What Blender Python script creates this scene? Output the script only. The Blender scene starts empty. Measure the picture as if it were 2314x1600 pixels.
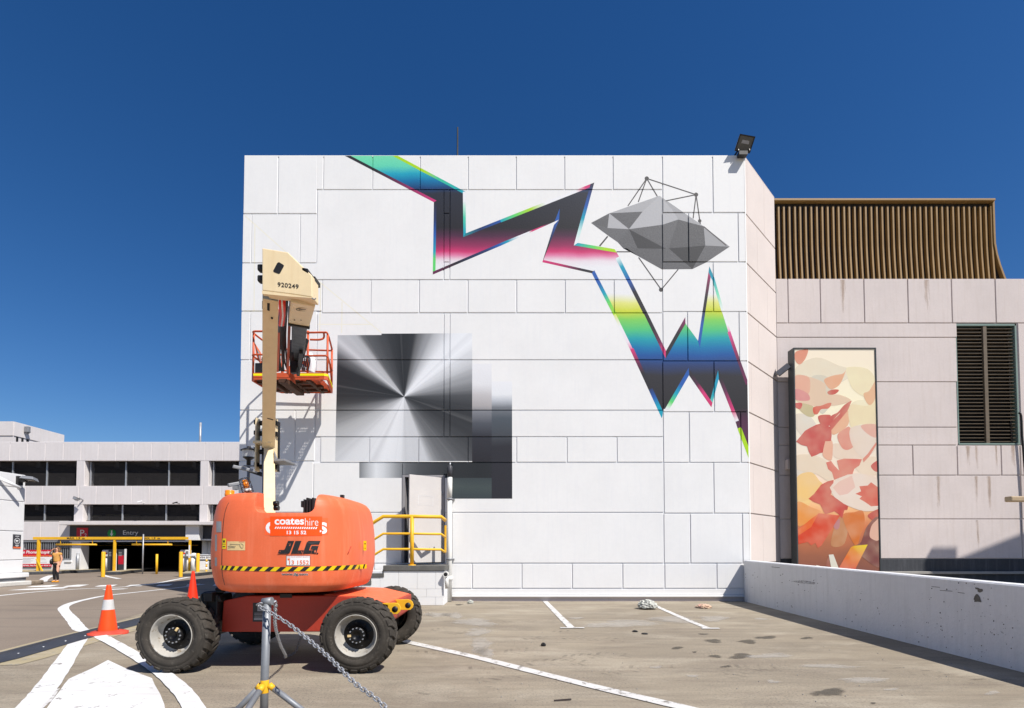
import bpy, bmesh, math, random
from mathutils import Vector, Matrix
from mathutils.geometry import tessellate_polygon
random.seed(11)
sc = bpy.context.scene
COL = sc.collection

# ---------------------------------------------------------------- camera, sky, sun
F, CX, PY, H = 1180.0, 1157.0, 1200.2, 1.4
PITCH = math.radians(1.93)
cam = bpy.data.cameras.new('camera')
cam.sensor_width = 36.0
cam.lens = F / 2314 * 36
cam.shift_y = (PY - 800) / 2314
cam.clip_start, cam.clip_end = 0.05, 3000
camo = bpy.data.objects.new('camera', cam)
camo.location = (0, 0, H)
camo.rotation_euler = (math.pi / 2 + PITCH, 0, 0)
COL.objects.link(camo)
sc.camera = camo

SUN = Vector((0.80, -0.71, 1.36)).normalized()
SUN_EL, SUN_AZ = math.asin(SUN.z), math.atan2(SUN.x, SUN.y)
world = bpy.data.worlds.new('World')
sc.world = world
world.use_nodes = True
wn, wl = world.node_tree.nodes, world.node_tree.links
bg = wn['Background']
bg.inputs['Strength'].default_value = 0.073
sky = wn.new('ShaderNodeTexSky')
sky.sky_type = 'NISHITA'
sky.sun_disc = False
sky.sun_elevation = SUN_EL
sky.sun_rotation = SUN_AZ
sky.altitude = 100
sky.air_density = 1.0
sky.dust_density = 0.25
sky.ozone_density = 5.0
gam = wn.new('ShaderNodeGamma')
gam.inputs['Gamma'].default_value = 1.0
hs = wn.new('ShaderNodeHueSaturation')
hs.inputs['Saturation'].default_value = 1.27
hs.inputs['Value'].default_value = 1.0
hs.inputs['Hue'].default_value = 0.507
wl.new(sky.outputs[0], gam.inputs[0])
wl.new(gam.outputs[0], hs.inputs['Color'])
wl.new(hs.outputs[0], bg.inputs['Color'])

sun = bpy.data.lights.new('sun', 'SUN')
sun.energy = 4.6
sun.angle = math.radians(0.5)
sun.color = (1.0, 0.955, 0.89)
suno = bpy.data.objects.new('sun', sun)
suno.rotation_euler = SUN.to_track_quat('Z', 'Y').to_euler()
suno.location = (20, -20, 40)
COL.objects.link(suno)

sc.view_settings.view_transform = 'Standard'
sc.view_settings.look = 'None'
sc.view_settings.exposure = 0.42
sc.view_settings.gamma = 1.0
sc.view_settings.use_curve_mapping = False
sc.render.engine = 'CYCLES'
sc.cycles.use_denoising = True
sc.cycles.max_bounces = 6
sc.cycles.diffuse_bounces = 2
sc.cycles.transparent_max_bounces = 12

# ---------------------------------------------------------------- pixel -> world
_c, _s = math.cos(PITCH), math.sin(PITCH)
def ray(px, py):
    u = (PY - py) / F
    return Vector(((px - CX) / F, _c - u * _s, _s + u * _c))
def at(px, py, Y):
    d = ray(px, py); t = Y / d.y
    return Vector((d.x * t, Y, H + d.z * t))
def gnd(px, py, z=0.0):
    d = ray(px, py); t = (z - H) / d.z
    return Vector((d.x * t, d.y * t, z))
def onx(px, py, X):
    d = ray(px, py); t = X / d.x
    return Vector((X, d.y * t, H + d.z * t))

# ---------------------------------------------------------------- objects
BASE = {}
def tag(o, label=None, cat=None, group=None, kind=None):
    for k, v in (('label', label), ('category', cat), ('group', group), ('kind', kind)):
        if v: o[k] = v
    return o
def thing(name, loc, label=None, cat=None, group=None, kind=None):
    o = bpy.data.objects.new(name, None)
    o.empty_display_size = 0.2
    COL.objects.link(o)
    o.location = loc
    BASE[o.name] = Vector(loc)
    return tag(o, label, cat, group, kind)
def place(me, name, parent=None, origin=None):
    if parent is not None:
        org = BASE[parent.name]
    elif origin is not None:
        org = Vector(origin)
    else:
        n = max(1, len(me.vertices))
        xs = [v.co for v in me.vertices]
        org = Vector((sum(v.x for v in xs) / n, sum(v.y for v in xs) / n, min(v.z for v in xs)))
    me.transform(Matrix.Translation(-org))
    o = bpy.data.objects.new(name, me)
    COL.objects.link(o)
    if parent is not None: o.parent = parent
    else: o.location = org
    BASE[o.name] = org
    return o
def copy_tree(o, parent=None):
    c = o.copy()
    COL.objects.link(c)
    if parent is not None:
        c.parent = parent
        c.matrix_parent_inverse = o.matrix_parent_inverse.copy()
    for ch in list(o.children): copy_tree(ch, c)
    return c

class MB:
    def __init__(s): s.v, s.f, s.m, s.sm = [], [], [], []
    def add(s, vs, fs, m=0, smooth=False):
        b = len(s.v)
        s.v += [tuple(v) for v in vs]
        for f in fs:
            s.f.append(tuple(i + b for i in f)); s.m.append(m); s.sm.append(smooth)
        return s
    def box(s, x0, x1, y0, y1, z0, z1, m=0):
        x0, x1 = sorted((x0, x1)); y0, y1 = sorted((y0, y1)); z0, z1 = sorted((z0, z1))
        v = [(x0,y0,z0),(x1,y0,z0),(x1,y1,z0),(x0,y1,z0),(x0,y0,z1),(x1,y0,z1),(x1,y1,z1),(x0,y1,z1)]
        return s.add(v, [(0,3,2,1),(4,5,6,7),(0,1,5,4),(1,2,6,5),(2,3,7,6),(3,0,4,7)], m)
    def bar(s, p0, p1, w, h, m=0, up=(0,0,1)):
        p0, p1 = Vector(p0), Vector(p1)
        d = (p1 - p0).normalized(); u = Vector(up)
        if abs(d.dot(u)) > .98: u = Vector((0,1,0))
        r = d.cross(u).normalized(); u = r.cross(d).normalized()
        v = []
        for p in (p0, p1):
            for a, b in ((-1,-1),(1,-1),(1,1),(-1,1)):
                v.append(p + r*a*w/2 + u*b*h/2)
        return s.add(v, [(3,2,1,0),(4,5,6,7),(0,1,5,4),(1,2,6,5),(2,3,7,6),(3,0,4,7)], m)
    def tube(s, pts, r, n=10, m=0, closed=False):
        pts = [Vector(p) for p in pts]
        k = len(pts); rs = r if isinstance(r, (list, tuple)) else [r]*k
        t0 = (pts[1]-pts[0]).normalized()
        u = Vector((0,0,1)) if abs(t0.z) < .9 else Vector((0,1,0))
        u = (u - t0*u.dot(t0)).normalized()
        vs = []
        for i, p in enumerate(pts):
            if closed: t = (pts[(i+1)%k]-pts[i-1]).normalized()
            elif i == 0: t = t0
            elif i == k-1: t = (pts[i]-pts[i-1]).normalized()
            else: t = ((pts[i]-pts[i-1]).normalized()+(pts[i+1]-pts[i]).normalized()).normalized()
            u = (u - t*u.dot(t)).normalized(); w = t.cross(u)
            for j in range(n):
                a = 2*math.pi*j/n
                vs.append(p + (u*math.cos(a)+w*math.sin(a))*rs[i])
        fs = []
        for i in range(k if closed else k-1):
            i2 = (i+1) % k
            for j in range(n):
                j2 = (j+1) % n
                fs.append((i*n+j, i*n+j2, i2*n+j2, i2*n+j))
        s.add(vs, fs, m, True)
        if not closed:
            b = len(s.v) - len(vs)
            s.f.append(tuple(b+j for j in range(n-1,-1,-1))); s.m.append(m); s.sm.append(False)
            s.f.append(tuple(b+(k-1)*n+j for j in range(n))); s.m.append(m); s.sm.append(False)
        return s
    def cyl(s, p0, p1, r0, r1=None, n=16, m=0):
        return s.tube([p0, p1], [r0, r0 if r1 is None else r1], n, m)
    def lathe(s, prof, org, axis='z', n=24, m=0, ms=None, smooth=True):
        org = Vector(org); vs = []
        for r, h in prof:
            for j in range(n):
                a = 2*math.pi*j/n; c, q = r*math.cos(a), r*math.sin(a)
                d = {'z': (c, q, h), 'y': (c, h, q), 'x': (h, c, q)}[axis]
                vs.append(org + Vector(d))
        b = len(s.v); s.v += [tuple(v) for v in vs]
        for i in range(len(prof)-1):
            for j in range(n):
                j2 = (j+1) % n
                f = (b+i*n+j, b+i*n+j2, b+(i+1)*n+j2, b+(i+1)*n+j)
                s.f.append(f if axis != 'y' else f[::-1]); s.m.append(ms[i] if ms else m); s.sm.append(smooth)
        return s
    def poly(s, pts, m=0): return s.add(pts, [tuple(range(len(pts)))], m)
    def prism(s, pts, off, m=0):
        # pts: planar loop of Vectors, off: extrusion vector
        n = len(pts); off = Vector(off)
        vs = [Vector(p) for p in pts] + [Vector(p)+off for p in pts]
        fs = [tuple(range(n)), tuple(range(2*n-1, n-1, -1))] + [(i, n+i, n+(i+1)%n, (i+1)%n) for i in range(n)]
        return s.add(vs, fs, m)
    def sphere(s, c, r, n=12, k=8, m=0, sx=1, sy=1, sz=1):
        c = Vector(c); vs = []
        for i in range(k+1):
            t = math.pi*i/k
            for j in range(n):
                a = 2*math.pi*j/n
                vs.append(c + Vector((sx*r*math.sin(t)*math.cos(a), sy*r*math.sin(t)*math.sin(a), sz*r*math.cos(t))))
        return s.add(vs, [(i*n+j, (i+1)*n+j, (i+1)*n+(j+1)%n, i*n+(j+1)%n) for i in range(k) for j in range(n)], m, True)
    def build(s, name, mats, parent=None, bev=0, seg=2, origin=None, kind=None, fix=True, angle=35):
        me = bpy.data.meshes.new(name)
        me.from_pydata(s.v, [], s.f)
        for m in (mats if isinstance(mats, (list, tuple)) else [mats]): me.materials.append(m)
        me.polygons.foreach_set('material_index', s.m)
        me.polygons.foreach_set('use_smooth', s.sm)
        if fix:
            b = bmesh.new(); b.from_mesh(me)
            bmesh.ops.remove_doubles(b, verts=b.verts, dist=1e-5)
            bmesh.ops.recalc_face_normals(b, faces=b.faces)
            b.to_mesh(me); b.free()
        me.update()
        o = place(me, name, parent, origin)
        if bev:
            md = o.modifiers.new('bevel', 'BEVEL')
            md.width, md.segments, md.limit_method, md.angle_limit = bev, seg, 'ANGLE', math.radians(angle)
            md.harden_normals = False
        if kind: o['kind'] = kind
        return o

def smooth_path(pts, n=6, closed=False):
    P = [Vector(p) for p in pts]; k = len(P); out = []
    for i in range(k if closed else k-1):
        a, b, c, d = (P[(i-1) % k], P[i], P[(i+1) % k], P[(i+2) % k]) if closed else (P[max(i-1,0)], P[i], P[i+1], P[min(i+2,k-1)])
        for j in range(n):
            t = j/n
            out.append(.5*((2*b)+(c-a)*t+(2*a-5*b+4*c-d)*t*t+(3*b-a-3*c+d)*t**3))
    if not closed: out.append(P[-1])
    return out

def text(s, mat, parent, name, fn, w, h, bold=0.0, shear=0.0, spacing=1.0, cuts=0):
    """letters fitted in a w x h box, every vertex placed by fn(u, v) with u, v in metres or pixels"""
    cu = bpy.data.curves.new('lettering', 'FONT')
    cu.body = s; cu.size = 1; cu.offset = bold; cu.shear = shear; cu.space_character = spacing
    cu.resolution_u = 4
    o = bpy.data.objects.new('lettering', cu); COL.objects.link(o)
    dg = bpy.context.evaluated_depsgraph_get(); dg.update()
    me = bpy.data.meshes.new_from_object(o.evaluated_get(dg))
    bpy.data.objects.remove(o); bpy.data.curves.remove(cu)
    xs = [v.co.x for v in me.vertices]; ys = [v.co.y for v in me.vertices]
    x0, x1, y0, y1 = min(xs), max(xs), min(ys), max(ys)
    if cuts:
        b = bmesh.new(); b.from_mesh(me)
        for i in range(1, cuts):
            g = b.verts[:] + b.edges[:] + b.faces[:]
            bmesh.ops.bisect_plane(b, geom=g, plane_co=(x0+(x1-x0)*i/cuts, 0, 0), plane_no=(1, 0, 0))
        b.to_mesh(me); b.free()
    for v in me.vertices:
        v.co = fn((v.co.x-x0)/(x1-x0)*w, (v.co.y-y0)/(y1-y0)*h)
    me.materials.clear(); me.materials.append(mat)
    for p in me.polygons: p.material_index = 0
    me.update()
    return place(me, name, parent)
# ---------------------------------------------------------------- materials
def lin(c):
    c = c/255 if c > 1 else c
    return c/12.92 if c <= .04045 else ((c+.055)/1.055)**2.4
def rgb(r, g, b, k=1.0): return (lin(r)*k, lin(g)*k, lin(b)*k, 1)
class NT:
    def __init__(s, name):
        s.mat = bpy.data.materials.new(name); s.mat.use_nodes = True
        s.t = s.mat.node_tree; s.n = s.t.nodes; s.l = s.t.links
        s.b = s.n['Principled BSDF']
    def new(s, t, **kw):
        n = s.n.new(t)
        for k, v in kw.items(): setattr(n, k, v)
        return n
    def ln(s, a, b): s.l.new(a, b)
    def pos(s):
        return s.new('ShaderNodeNewGeometry').outputs['Position']
    def mapv(s, vec, scale=(1,1,1), loc=(0,0,0), rot=(0,0,0)):
        m = s.new('ShaderNodeMapping')
        m.inputs['Scale'].default_value = scale; m.inputs['Location'].default_value = loc; m.inputs['Rotation'].default_value = rot
        s.ln(vec, m.inputs['Vector']); return m.outputs[0]
    def noise(s, vec, scale, detail=4, rough=.55, dist=0):
        n = s.new('ShaderNodeTexNoise')
        n.inputs['Scale'].default_value = scale; n.inputs['Detail'].default_value = detail
        n.inputs['Roughness'].default_value = rough; n.inputs['Distortion'].default_value = dist
        s.ln(vec, n.inputs['Vector']); return n.outputs['Fac']
    def ramp(s, fac, stops, interp='LINEAR'):
        r = s.new('ShaderNodeValToRGB'); cr = r.color_ramp; cr.interpolation = interp
        while len(cr.elements) < len(stops): cr.elements.new(.5)
        for e, (p, c) in zip(cr.elements, stops):
            e.position = min(1, max(0, p)); e.color = c if isinstance(c, tuple) else (c, c, c, 1)
        s.ln(fac, r.inputs[0]); return r.outputs[0]
    def mix(s, fac, a, b, mode='MIX'):
        m = s.new('ShaderNodeMix', data_type='RGBA', blend_type=mode)
        for sock, x in ((m.inputs[0], fac), (m.inputs[6], a), (m.inputs[7], b)):
            if hasattr(x, 'is_linked') or hasattr(x, 'links'): s.ln(x, sock)
            else: sock.default_value = x
        return m.outputs[2]
    def math(s, op, a, b=None, clamp=False):
        m = s.new('ShaderNodeMath', operation=op); m.use_clamp = clamp
        for sock, x in ((m.inputs[0], a), (m.inputs[1], b)):
            if x is None: continue
            if hasattr(x, 'links'): s.ln(x, sock)
            else: sock.default_value = x
        return m.outputs[0]
    def bump(s, h, strength=.2, dist=.01):
        b = s.new('ShaderNodeBump'); b.inputs['Strength'].default_value = strength; b.inputs['Distance'].default_value = dist
        s.ln(h, b.inputs['Height']); s.ln(b.outputs[0], s.b.inputs['Normal'])
    def col(s, c):
        if hasattr(c, 'links'): s.ln(c, s.b.inputs['Base Color'])
        else: s.b.inputs['Base Color'].default_value = c
    def rough(s, r):
        if hasattr(r, 'links'): s.ln(r, s.b.inputs['Roughness'])
        else: s.b.inputs['Roughness'].default_value = r

def sc_(c, k): return (c[0]*k, c[1]*k, c[2]*k, 1)
def pm(name, c, rough=.6, var=.12, scale=2.5, fine=40, bump=.15, bscale=60, metal=0, spec=.4, wear=None, wearamt=.55, streak=None, coat=0, local=False):
    """painted / metal / rubber surface: large blotches, fine grain, optional worn patches and vertical run stains"""
    N = NT(name)
    p = N.new('ShaderNodeTexCoord').outputs['Object'] if local else N.pos()
    a = N.noise(p, scale, 5, .6)
    col = N.mix(N.ramp(a, [(.3, 0.0), (.7, 1.0)]), sc_(c, 1-var), sc_(c, 1+var*.6))
    g = N.noise(p, fine, 3, .6)
    col = N.mix(N.math('MULTIPLY', N.ramp(g, [(.35, 1.0), (.6, 0.0)]), var*1.2), col, sc_(c, .6))
    if wear:
        w = N.noise(p, fine*.35, 6, .7)
        col = N.mix(N.ramp(w, [(wearamt, 0.0), (wearamt+.06, 1.0)]), col, wear)
    if streak:
        st = N.noise(N.mapv(p, (5, 5, .35)), 2.2, 4, .6)
        col = N.mix(N.math('MULTIPLY', N.ramp(st, [(.5, 0.0), (.75, 1.0)]), .5), col, streak)
    N.col(col)
    N.rough(N.ramp(a, [(.2, max(.04, rough-.1)), (.8, min(1, rough+.1))]))
    N.b.inputs['Metallic'].default_value = metal
    N.b.inputs['Specular IOR Level'].default_value = spec
    if coat: N.b.inputs['Coat Weight'].default_value = coat; N.b.inputs['Coat Roughness'].default_value = .25
    if bump: N.bump(N.noise(p, bscale, 4, .6), bump, .01)
    return N.mat

M = {}
M['white_wall'] = pm('white_wall_paint', (.79, .783, .768, 1), .65, .035, .9, 9, .13, 22, streak=(.725, .725, .73, 1), spec=.25)
M['groove'] = pm('white_groove_paint', (.74, .74, .75, 1), .7, .06, 1, 12, .2, 30, spec=.2)
M['mural_tape'] = pm('cream_masking_tape', (.80, .77, .66, 1), .6, .05)
M['beige'] = pm('pale_beige_precast', (.64, .565, .535, 1), .75, .07, .8, 14, .3, 35, streak=(.545, .465, .42, 1), spec=.2)
M['cream_precast'] = pm('cream_precast', (.62, .55, .512, 1), .75, .05, .8, 14, .4, 35, streak=(.60, .51, .47, 1), spec=.2)
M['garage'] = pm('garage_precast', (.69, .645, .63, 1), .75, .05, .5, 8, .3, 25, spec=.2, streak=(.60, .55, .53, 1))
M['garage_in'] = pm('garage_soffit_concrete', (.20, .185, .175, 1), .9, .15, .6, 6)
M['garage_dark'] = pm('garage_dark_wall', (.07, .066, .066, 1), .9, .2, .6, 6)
M['hut'] = pm('white_hut_paint', (.78, .775, .775, 1), .7, .04, .7, 9, .3, 25, spec=.2)
M['plinth_black'] = pm('black_plinth_paint', (.045, .048, .055, 1), .6, .3, 1, 14, streak=(.12, .12, .13, 1))
M['step_grey'] = pm('worn_grey_step_edge', (.13, .125, .115, 1), .85, .3, 3, 30)
M['concrete'] = pm('plain_concrete', (.36, .34, .31, 1), .9, .2, 1.5, 25, .4, 40)
M['kerb'] = pm('white_painted_kerb', (.66, .64, .60, 1), .8, .12, 1.5, 12, .3, 40, wear=(.30, .26, .21, 1), wearamt=.66)
M['orange'] = pm('faded_orange_paint', rgb(232, 110, 68), .5, .09, 1.6, 60, .05, 60, spec=.35, streak=rgb(240, 140, 105), wear=rgb(170, 70, 45), wearamt=.79)
M['orange_dark'] = pm('shaded_orange_chassis_paint', rgb(176, 58, 38), .5, .12, 2, 40, .08, 60, wear=rgb(90, 45, 35), wearamt=.74)  # darkened to carry the hood's shadow on the chassis; also colours the scrape
M['rail_orange'] = pm('chipped_orange_rail_paint', rgb(206, 90, 50), .5, .15, 6, 60, .05, 60, wear=rgb(110, 55, 40), wearamt=.68)
M['cream'] = pm('cream_boom_paint', rgb(236, 214, 172), .45, .06, 2.5, 60, .04, 60, streak=rgb(222, 196, 150), wear=rgb(150, 120, 80), wearamt=.74)
M['rubber'] = pm('dusty_black_rubber', (.060, .052, .043, 1), .85, .35, 5, 50, .3, 90, spec=.2, wear=(.085, .075, .062, 1), wearamt=.58)
M['rim'] = pm('grimy_white_rim_paint', (.42, .395, .35, 1), .5, .12, 6, 40, .1, 60, wear=(.22, .17, .12, 1), wearamt=.58)
M['black'] = pm('black_metal', (.018, .017, .017, 1), .5, .3, 5, 50, .1, 60)
M['black_grease'] = pm('greasy_black_steel', (.014, .013, .013, 1), .35, .4, 8, 60, .3, 40, metal=.4)
M['steel'] = pm('galvanised_steel', (.40, .41, .43, 1), .42, .15, 6, 60, .05, 80, metal=.35)
M['steel_dull'] = pm('dull_grey_steel', (.27, .275, .29, 1), .6, .15, 6, 60, .05, 80, metal=.3)
M['yellow'] = pm('yellow_safety_paint', rgb(238, 182, 40), .5, .1, 3, 50, .05, 60, wear=rgb(170, 120, 40), wearamt=.74)
M['yellow_bright'] = pm('bright_yellow_tape', rgb(250, 235, 20), .4, .04)
M['sticker_yellow'] = pm('yellow_sticker', rgb(240, 205, 20), .4, .04)
M['sticker_cream'] = pm('aged_cream_sticker', rgb(226, 196, 140), .5, .08)
M['ink'] = pm('black_ink', (.02, .019, .02, 1), .5, .2)
M['ink_worn'] = pm('worn_black_decal', (.02, .019, .02, 1), .5, .2, wear=rgb(236, 120, 80), wearamt=.62, fine=60)
M['sticker_orange'] = pm('vivid_orange_sticker', rgb(255, 82, 8), .4, .03)
M['sticker_orange_old'] = pm('older_orange_sticker', rgb(248, 100, 50), .45, .04)
M['white'] = pm('white_print', (.80, .80, .80, 1), .5, .03)
M['red_print'] = pm('red_print', rgb(200, 28, 50), .5, .05)
M['orange_print'] = pm('orange_print', rgb(232, 110, 60), .5, .05)
M['signgrey'] = pm('charcoal_sign_face', (.050, .050, .058, 1), .5, .08)
M['green'] = pm('green_sign_disc', rgb(20, 150, 70), .5, .05)
M['cone'] = pm('fluorescent_orange_plastic', rgb(255, 78, 20), .5, .07, 4, 40, .05, 60, wear=rgb(92, 40, 45), wearamt=.645)
M['cone_old'] = pm('red_orange_plastic', rgb(240, 52, 18), .5, .06, 4, 40)
M['cone_base'] = pm('scuffed_red_rubber', rgb(205, 70, 50), .7, .15, 6, 40, .2, 40, wear=rgb(110, 80, 75), wearamt=.60)
M['reflective'] = pm('grey_reflective_band', (.58, .58, .57, 1), .5, .1, 8, 50)
M['amber'] = pm('amber_plastic', rgb(250, 140, 10), .22, .06, 8, 50, spec=.6)
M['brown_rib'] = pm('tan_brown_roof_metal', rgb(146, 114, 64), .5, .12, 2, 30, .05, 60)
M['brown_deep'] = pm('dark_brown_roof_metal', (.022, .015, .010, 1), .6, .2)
M['louvre'] = pm('bronze_louvre_metal', rgb(172, 150, 120), .5, .1, 4, 40)
M['slat'] = pm('dark_bronze_slat', rgb(108, 96, 80), .5, .15, 4, 40)
M['louvre_back'] = pm('louvre_void', (.012, .012, .012, 1), .9, .1)
M['green_frame'] = pm('grey_green_frame_paint', rgb(120, 140, 132), .55, .08)
M['sign_frame'] = pm('dark_grey_sign_frame', (.045, .052, .055, 1), .45, .1)
M['door'] = pm('pale_door_paint', (.56, .53, .51, 1), .55, .05, 1.5, 30, .04, 60)
M['frame_grey'] = pm('grey_door_frame_paint', (.30, .29, .30, 1), .6, .1)
M['pipe_white'] = pm('white_downpipe_paint', (.74, .73, .69, 1), .5, .06, 2, 30, .05, 60, wear=(.25, .2, .17, 1), wearamt=.74)
M['parapet'] = pm('parapet_paint', (.74, .74, .745, 1), .75, .06, .8, 10, .5, 20, streak=(.60, .60, .60, 1), spec=.2, wear=(.16, .14, .12, 1), wearamt=.735)
M['channel'] = pm('dark_rubber_ramp', (.045, .048, .058, 1), .6, .25, 2, 40, .2, 60)
M['lamp_glass'] = pm('frosted_lamp_panel', (.55, .56, .57, 1), .35, .06)
M['flood_glass'] = pm('floodlight_lens', (.10, .095, .085, 1), .2, .2)
M['skin'] = pm('skin', rgb(214, 160, 132), .55, .05, local=True)
M['mustard'] = pm('mustard_cotton', rgb(214, 158, 84), .85, .12, 20, 90, .3, 90)
M['trousers'] = pm('black_cotton', (.016, .015, .018, 1), .85, .2)
M['hair'] = pm('dark_blonde_hair', rgb(120, 88, 58), .6, .25, 30, 90)
M['leather'] = pm('black_leather', (.015, .015, .016, 1), .4, .2)
M['shoe'] = pm('ochre_shoe', rgb(226, 150, 30), .5, .1)
M['lens_dark'] = pm('dark_lens', (.01, .01, .01, 1), .15, .1)
M['glass_dark'] = pm('dark_window_glass', (.02, .022, .028, 1), .12, .2, spec=.6)
M['screen'] = pm('garage_mesh', (.040, .036, .036, 1), .8, .1)
M['plate'] = pm('black_data_plate', (.03, .028, .028, 1), .45, .2)
M['plate_grey'] = pm('grey_data_plate', (.34, .33, .33, 1), .5, .15)
M['plastic_bag'] = pm('crumpled_masking_paper', (.52, .52, .47, 1), .6, .25, 20, 60, .4, 60, wear=(.20, .30, .16, 1), wearamt=.6)
M['plastic_pink'] = pm('pink_yellow_scraps', (.62, .45, .32, 1), .6, .2, 14, 60, .3, 60, wear=(.62, .14, .2, 1), wearamt=.58)
M['wood'] = pm('dark_stick', (.06, .045, .04, 1), .8, .2)
M['red_plate'] = pm('dull_red_paint', rgb(150, 45, 38), .5, .12)
M['hose'] = pm('black_hose', (.012, .012, .012, 1), .4, .2)

def paint_road(name, c=(.74, .735, .72, 1), amt=.63):
    N = NT(name); p = N.pos()
    w = N.noise(p, 7, 8, .72); fine = N.noise(p, 70, 4, .7)
    col = N.mix(N.ramp(N.noise(p, 1.6, 5), [(.3, 0.), (.7, 1.)]), sc_(c, .86), c)
    tr = N.noise(N.mapv(p, (1.2, 6, 1), rot=(0, 0, .25)), 1.8, 4, .6, 1.0)
    col = N.mix(N.math('MULTIPLY', N.ramp(tr, [(.5, 0.), (.72, 1.)]), .35), col, (.44, .41, .37, 1))
    k = N.math('ADD', w, N.math('MULTIPLY', fine, .18))
    col = N.mix(N.ramp(k, [(amt+.06, 0.), (amt+.1, 1.)]), col, (.25, .23, .205, 1))
    N.col(col); N.rough(.7); N.b.inputs['Specular IOR Level'].default_value = .2
    N.bump(fine, .3, .004)
    return N.mat
M['line'] = paint_road('worn_white_road_paint')
M['line_thin'] = paint_road('thin_white_road_paint', (.66, .645, .62, 1), .58)
M['hump_yellow'] = paint_road('faded_ochre_road_paint', (.40, .335, .21, 1), .60)
# ---------------------------------------------------------------- ground
def ground_mat():
    N = NT('weathered_deck_surface'); p = N.pos()
    big = N.noise(p, .22, 6, .6)
    col = N.mix(N.ramp(big, [(.32, 0.), (.68, 1.)]), (.272, .228, .167, 1), (.375, .320, .238, 1))
    mid = N.noise(N.mapv(p, (.55, 1.6, 1)), 1.1, 7, .65, .6)
    col = N.mix(N.math('MULTIPLY', N.ramp(mid, [(.38, 1.), (.60, 0.)]), .55), col, (.205, .172, .130, 1))
    # tyre sweeps: long streaks across the deck
    sw = N.noise(N.mapv(p, (.22, 2.6, 1), rot=(0, 0, -.12)), 1.7, 5, .6, .8)
    col = N.mix(N.math('MULTIPLY', N.ramp(sw, [(.50, 0.), (.70, 1.)]), .42), col, (.165, .125, .098, 1))
    # dusty pale patches
    du = N.noise(N.mapv(p, (.5, 1.0, 1), loc=(3, 1, 0)), 1.0, 6, .7, .4)
    col = N.mix(N.math('MULTIPLY', N.ramp(du, [(.50, 0.), (.72, 1.)]), .7), col, (.46, .405, .315, 1))
    # rusty blotches
    ar = N.noise(N.mapv(p, (.9, 3.4, 1), rot=(0, 0, .35), loc=(7, 2, 0)), 1.2, 6, .7, 1.6)
    col = N.mix(N.math('MULTIPLY', N.ramp(ar, [(.52, 0.), (.68, 1.)]), .22), col, (.14, .12, .095, 1))
    ru = N.noise(p, 1.9, 6, .7)
    col = N.mix(N.math('MULTIPLY', N.ramp(ru, [(.66, 0.), (.74, 1.)]), .35), col, (.36, .235, .135, 1))
    # exposed aggregate
    ag = N.noise(p, 42, 5, .8); ag2 = N.noise(p, 160, 2, .6)
    mask = N.ramp(N.noise(p, .5, 3), [(.38, .35), (.62, 1.)])
    col = N.mix(N.math('MULTIPLY', N.ramp(ag, [(.38, 1.), (.5, 0.)]), N.math('MULTIPLY', mask, .78)), col, (.095, .086, .074, 1))
    col = N.mix(N.math('MULTIPLY', N.ramp(ag2, [(.56, 0.), (.68, 1.)]), N.math('MULTIPLY', mask, .4)), col, (.46, .42, .36, 1))
    sp = N.noise(p, 14, 3, .7)
    col = N.mix(N.ramp(sp, [(.735, 0.), (.75, 1.)]), col, (.07, .06, .055, 1))
    N.col(col); N.rough(.88); N.b.inputs['Specular IOR Level'].default_value = .25
    N.bump(N.math('ADD', ag, N.math('MULTIPLY', ag2, .5)), .55, .008)
    return N.mat
M['ground'] = ground_mat()
def road_mat():
    N = NT('road_asphalt'); p = N.pos()
    big = N.noise(p, .16, 6, .6)
    col = N.mix(N.ramp(big, [(.32, 0.), (.68, 1.)]), (.215, .172, .134, 1), (.285, .232, .182, 1))
    sw = N.noise(N.mapv(p, (.18, 1.6, 1), rot=(0, 0, .1)), 1.2, 5, .6, .8)
    col = N.mix(N.math('MULTIPLY', N.ramp(sw, [(.54, 0.), (.72, 1.)]), .45), col, (.125, .105, .088, 1))
    ag = N.noise(p, 45, 4, .75)
    col = N.mix(N.math('MULTIPLY', N.ramp(ag, [(.36, 1.), (.5, 0.)]), .4), col, (.10, .09, .08, 1))
    N.col(col); N.rough(.9); N.b.inputs['Specular IOR Level'].default_value = .2
    N.bump(ag, .4, .006)
    return N.mat
M['road'] = road_mat()
g = MB().poly([(-400, -60, 0), (400, -60, 0), (400, 600, 0), (-400, 600, 0)]).build('ground', M['ground'], kind='structure', origin=(0, 0, 0))

def sheet(name, polys, mat, z, parent=None, kind=None):
    mb = MB()
    for pl in polys:
        vs = [Vector((q[0], q[1], z)) for q in pl]
        tris = tessellate_polygon([vs])
        mb.add(vs, [tuple(t) for t in tris])
    o = mb.build(name, mat, parent)
    for p in o.data.polygons:
        if p.normal.z < 0: p.flip()
    if kind: o['kind'] = kind
    return o
def gp(pts): return [gnd(*q) for q in pts]
def ribbon(pts, widths, n=5):
    P = smooth_path([gnd(*q) for q in pts], n)
    k = len(P); L, R = [], []
    for i, p in enumerate(P):
        t = (P[min(i+1, k-1)]-P[max(i-1, 0)]).normalized(); nn = Vector((-t.y, t.x, 0))
        f = i/(k-1)*(len(widths)-1); j = min(int(f), len(widths)-2) if len(widths) > 1 else 0
        w = widths[j]+(widths[j+1]-widths[j])*(f-j) if len(widths) > 1 else widths[0]
        jit = 1+random.uniform(-.05, .05)
        L.append(p+nn*w/2*jit); R.append(p-nn*w/2*jit)
    return [[L[i], L[i+1], R[i+1], R[i]] for i in range(k-1)]

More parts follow.
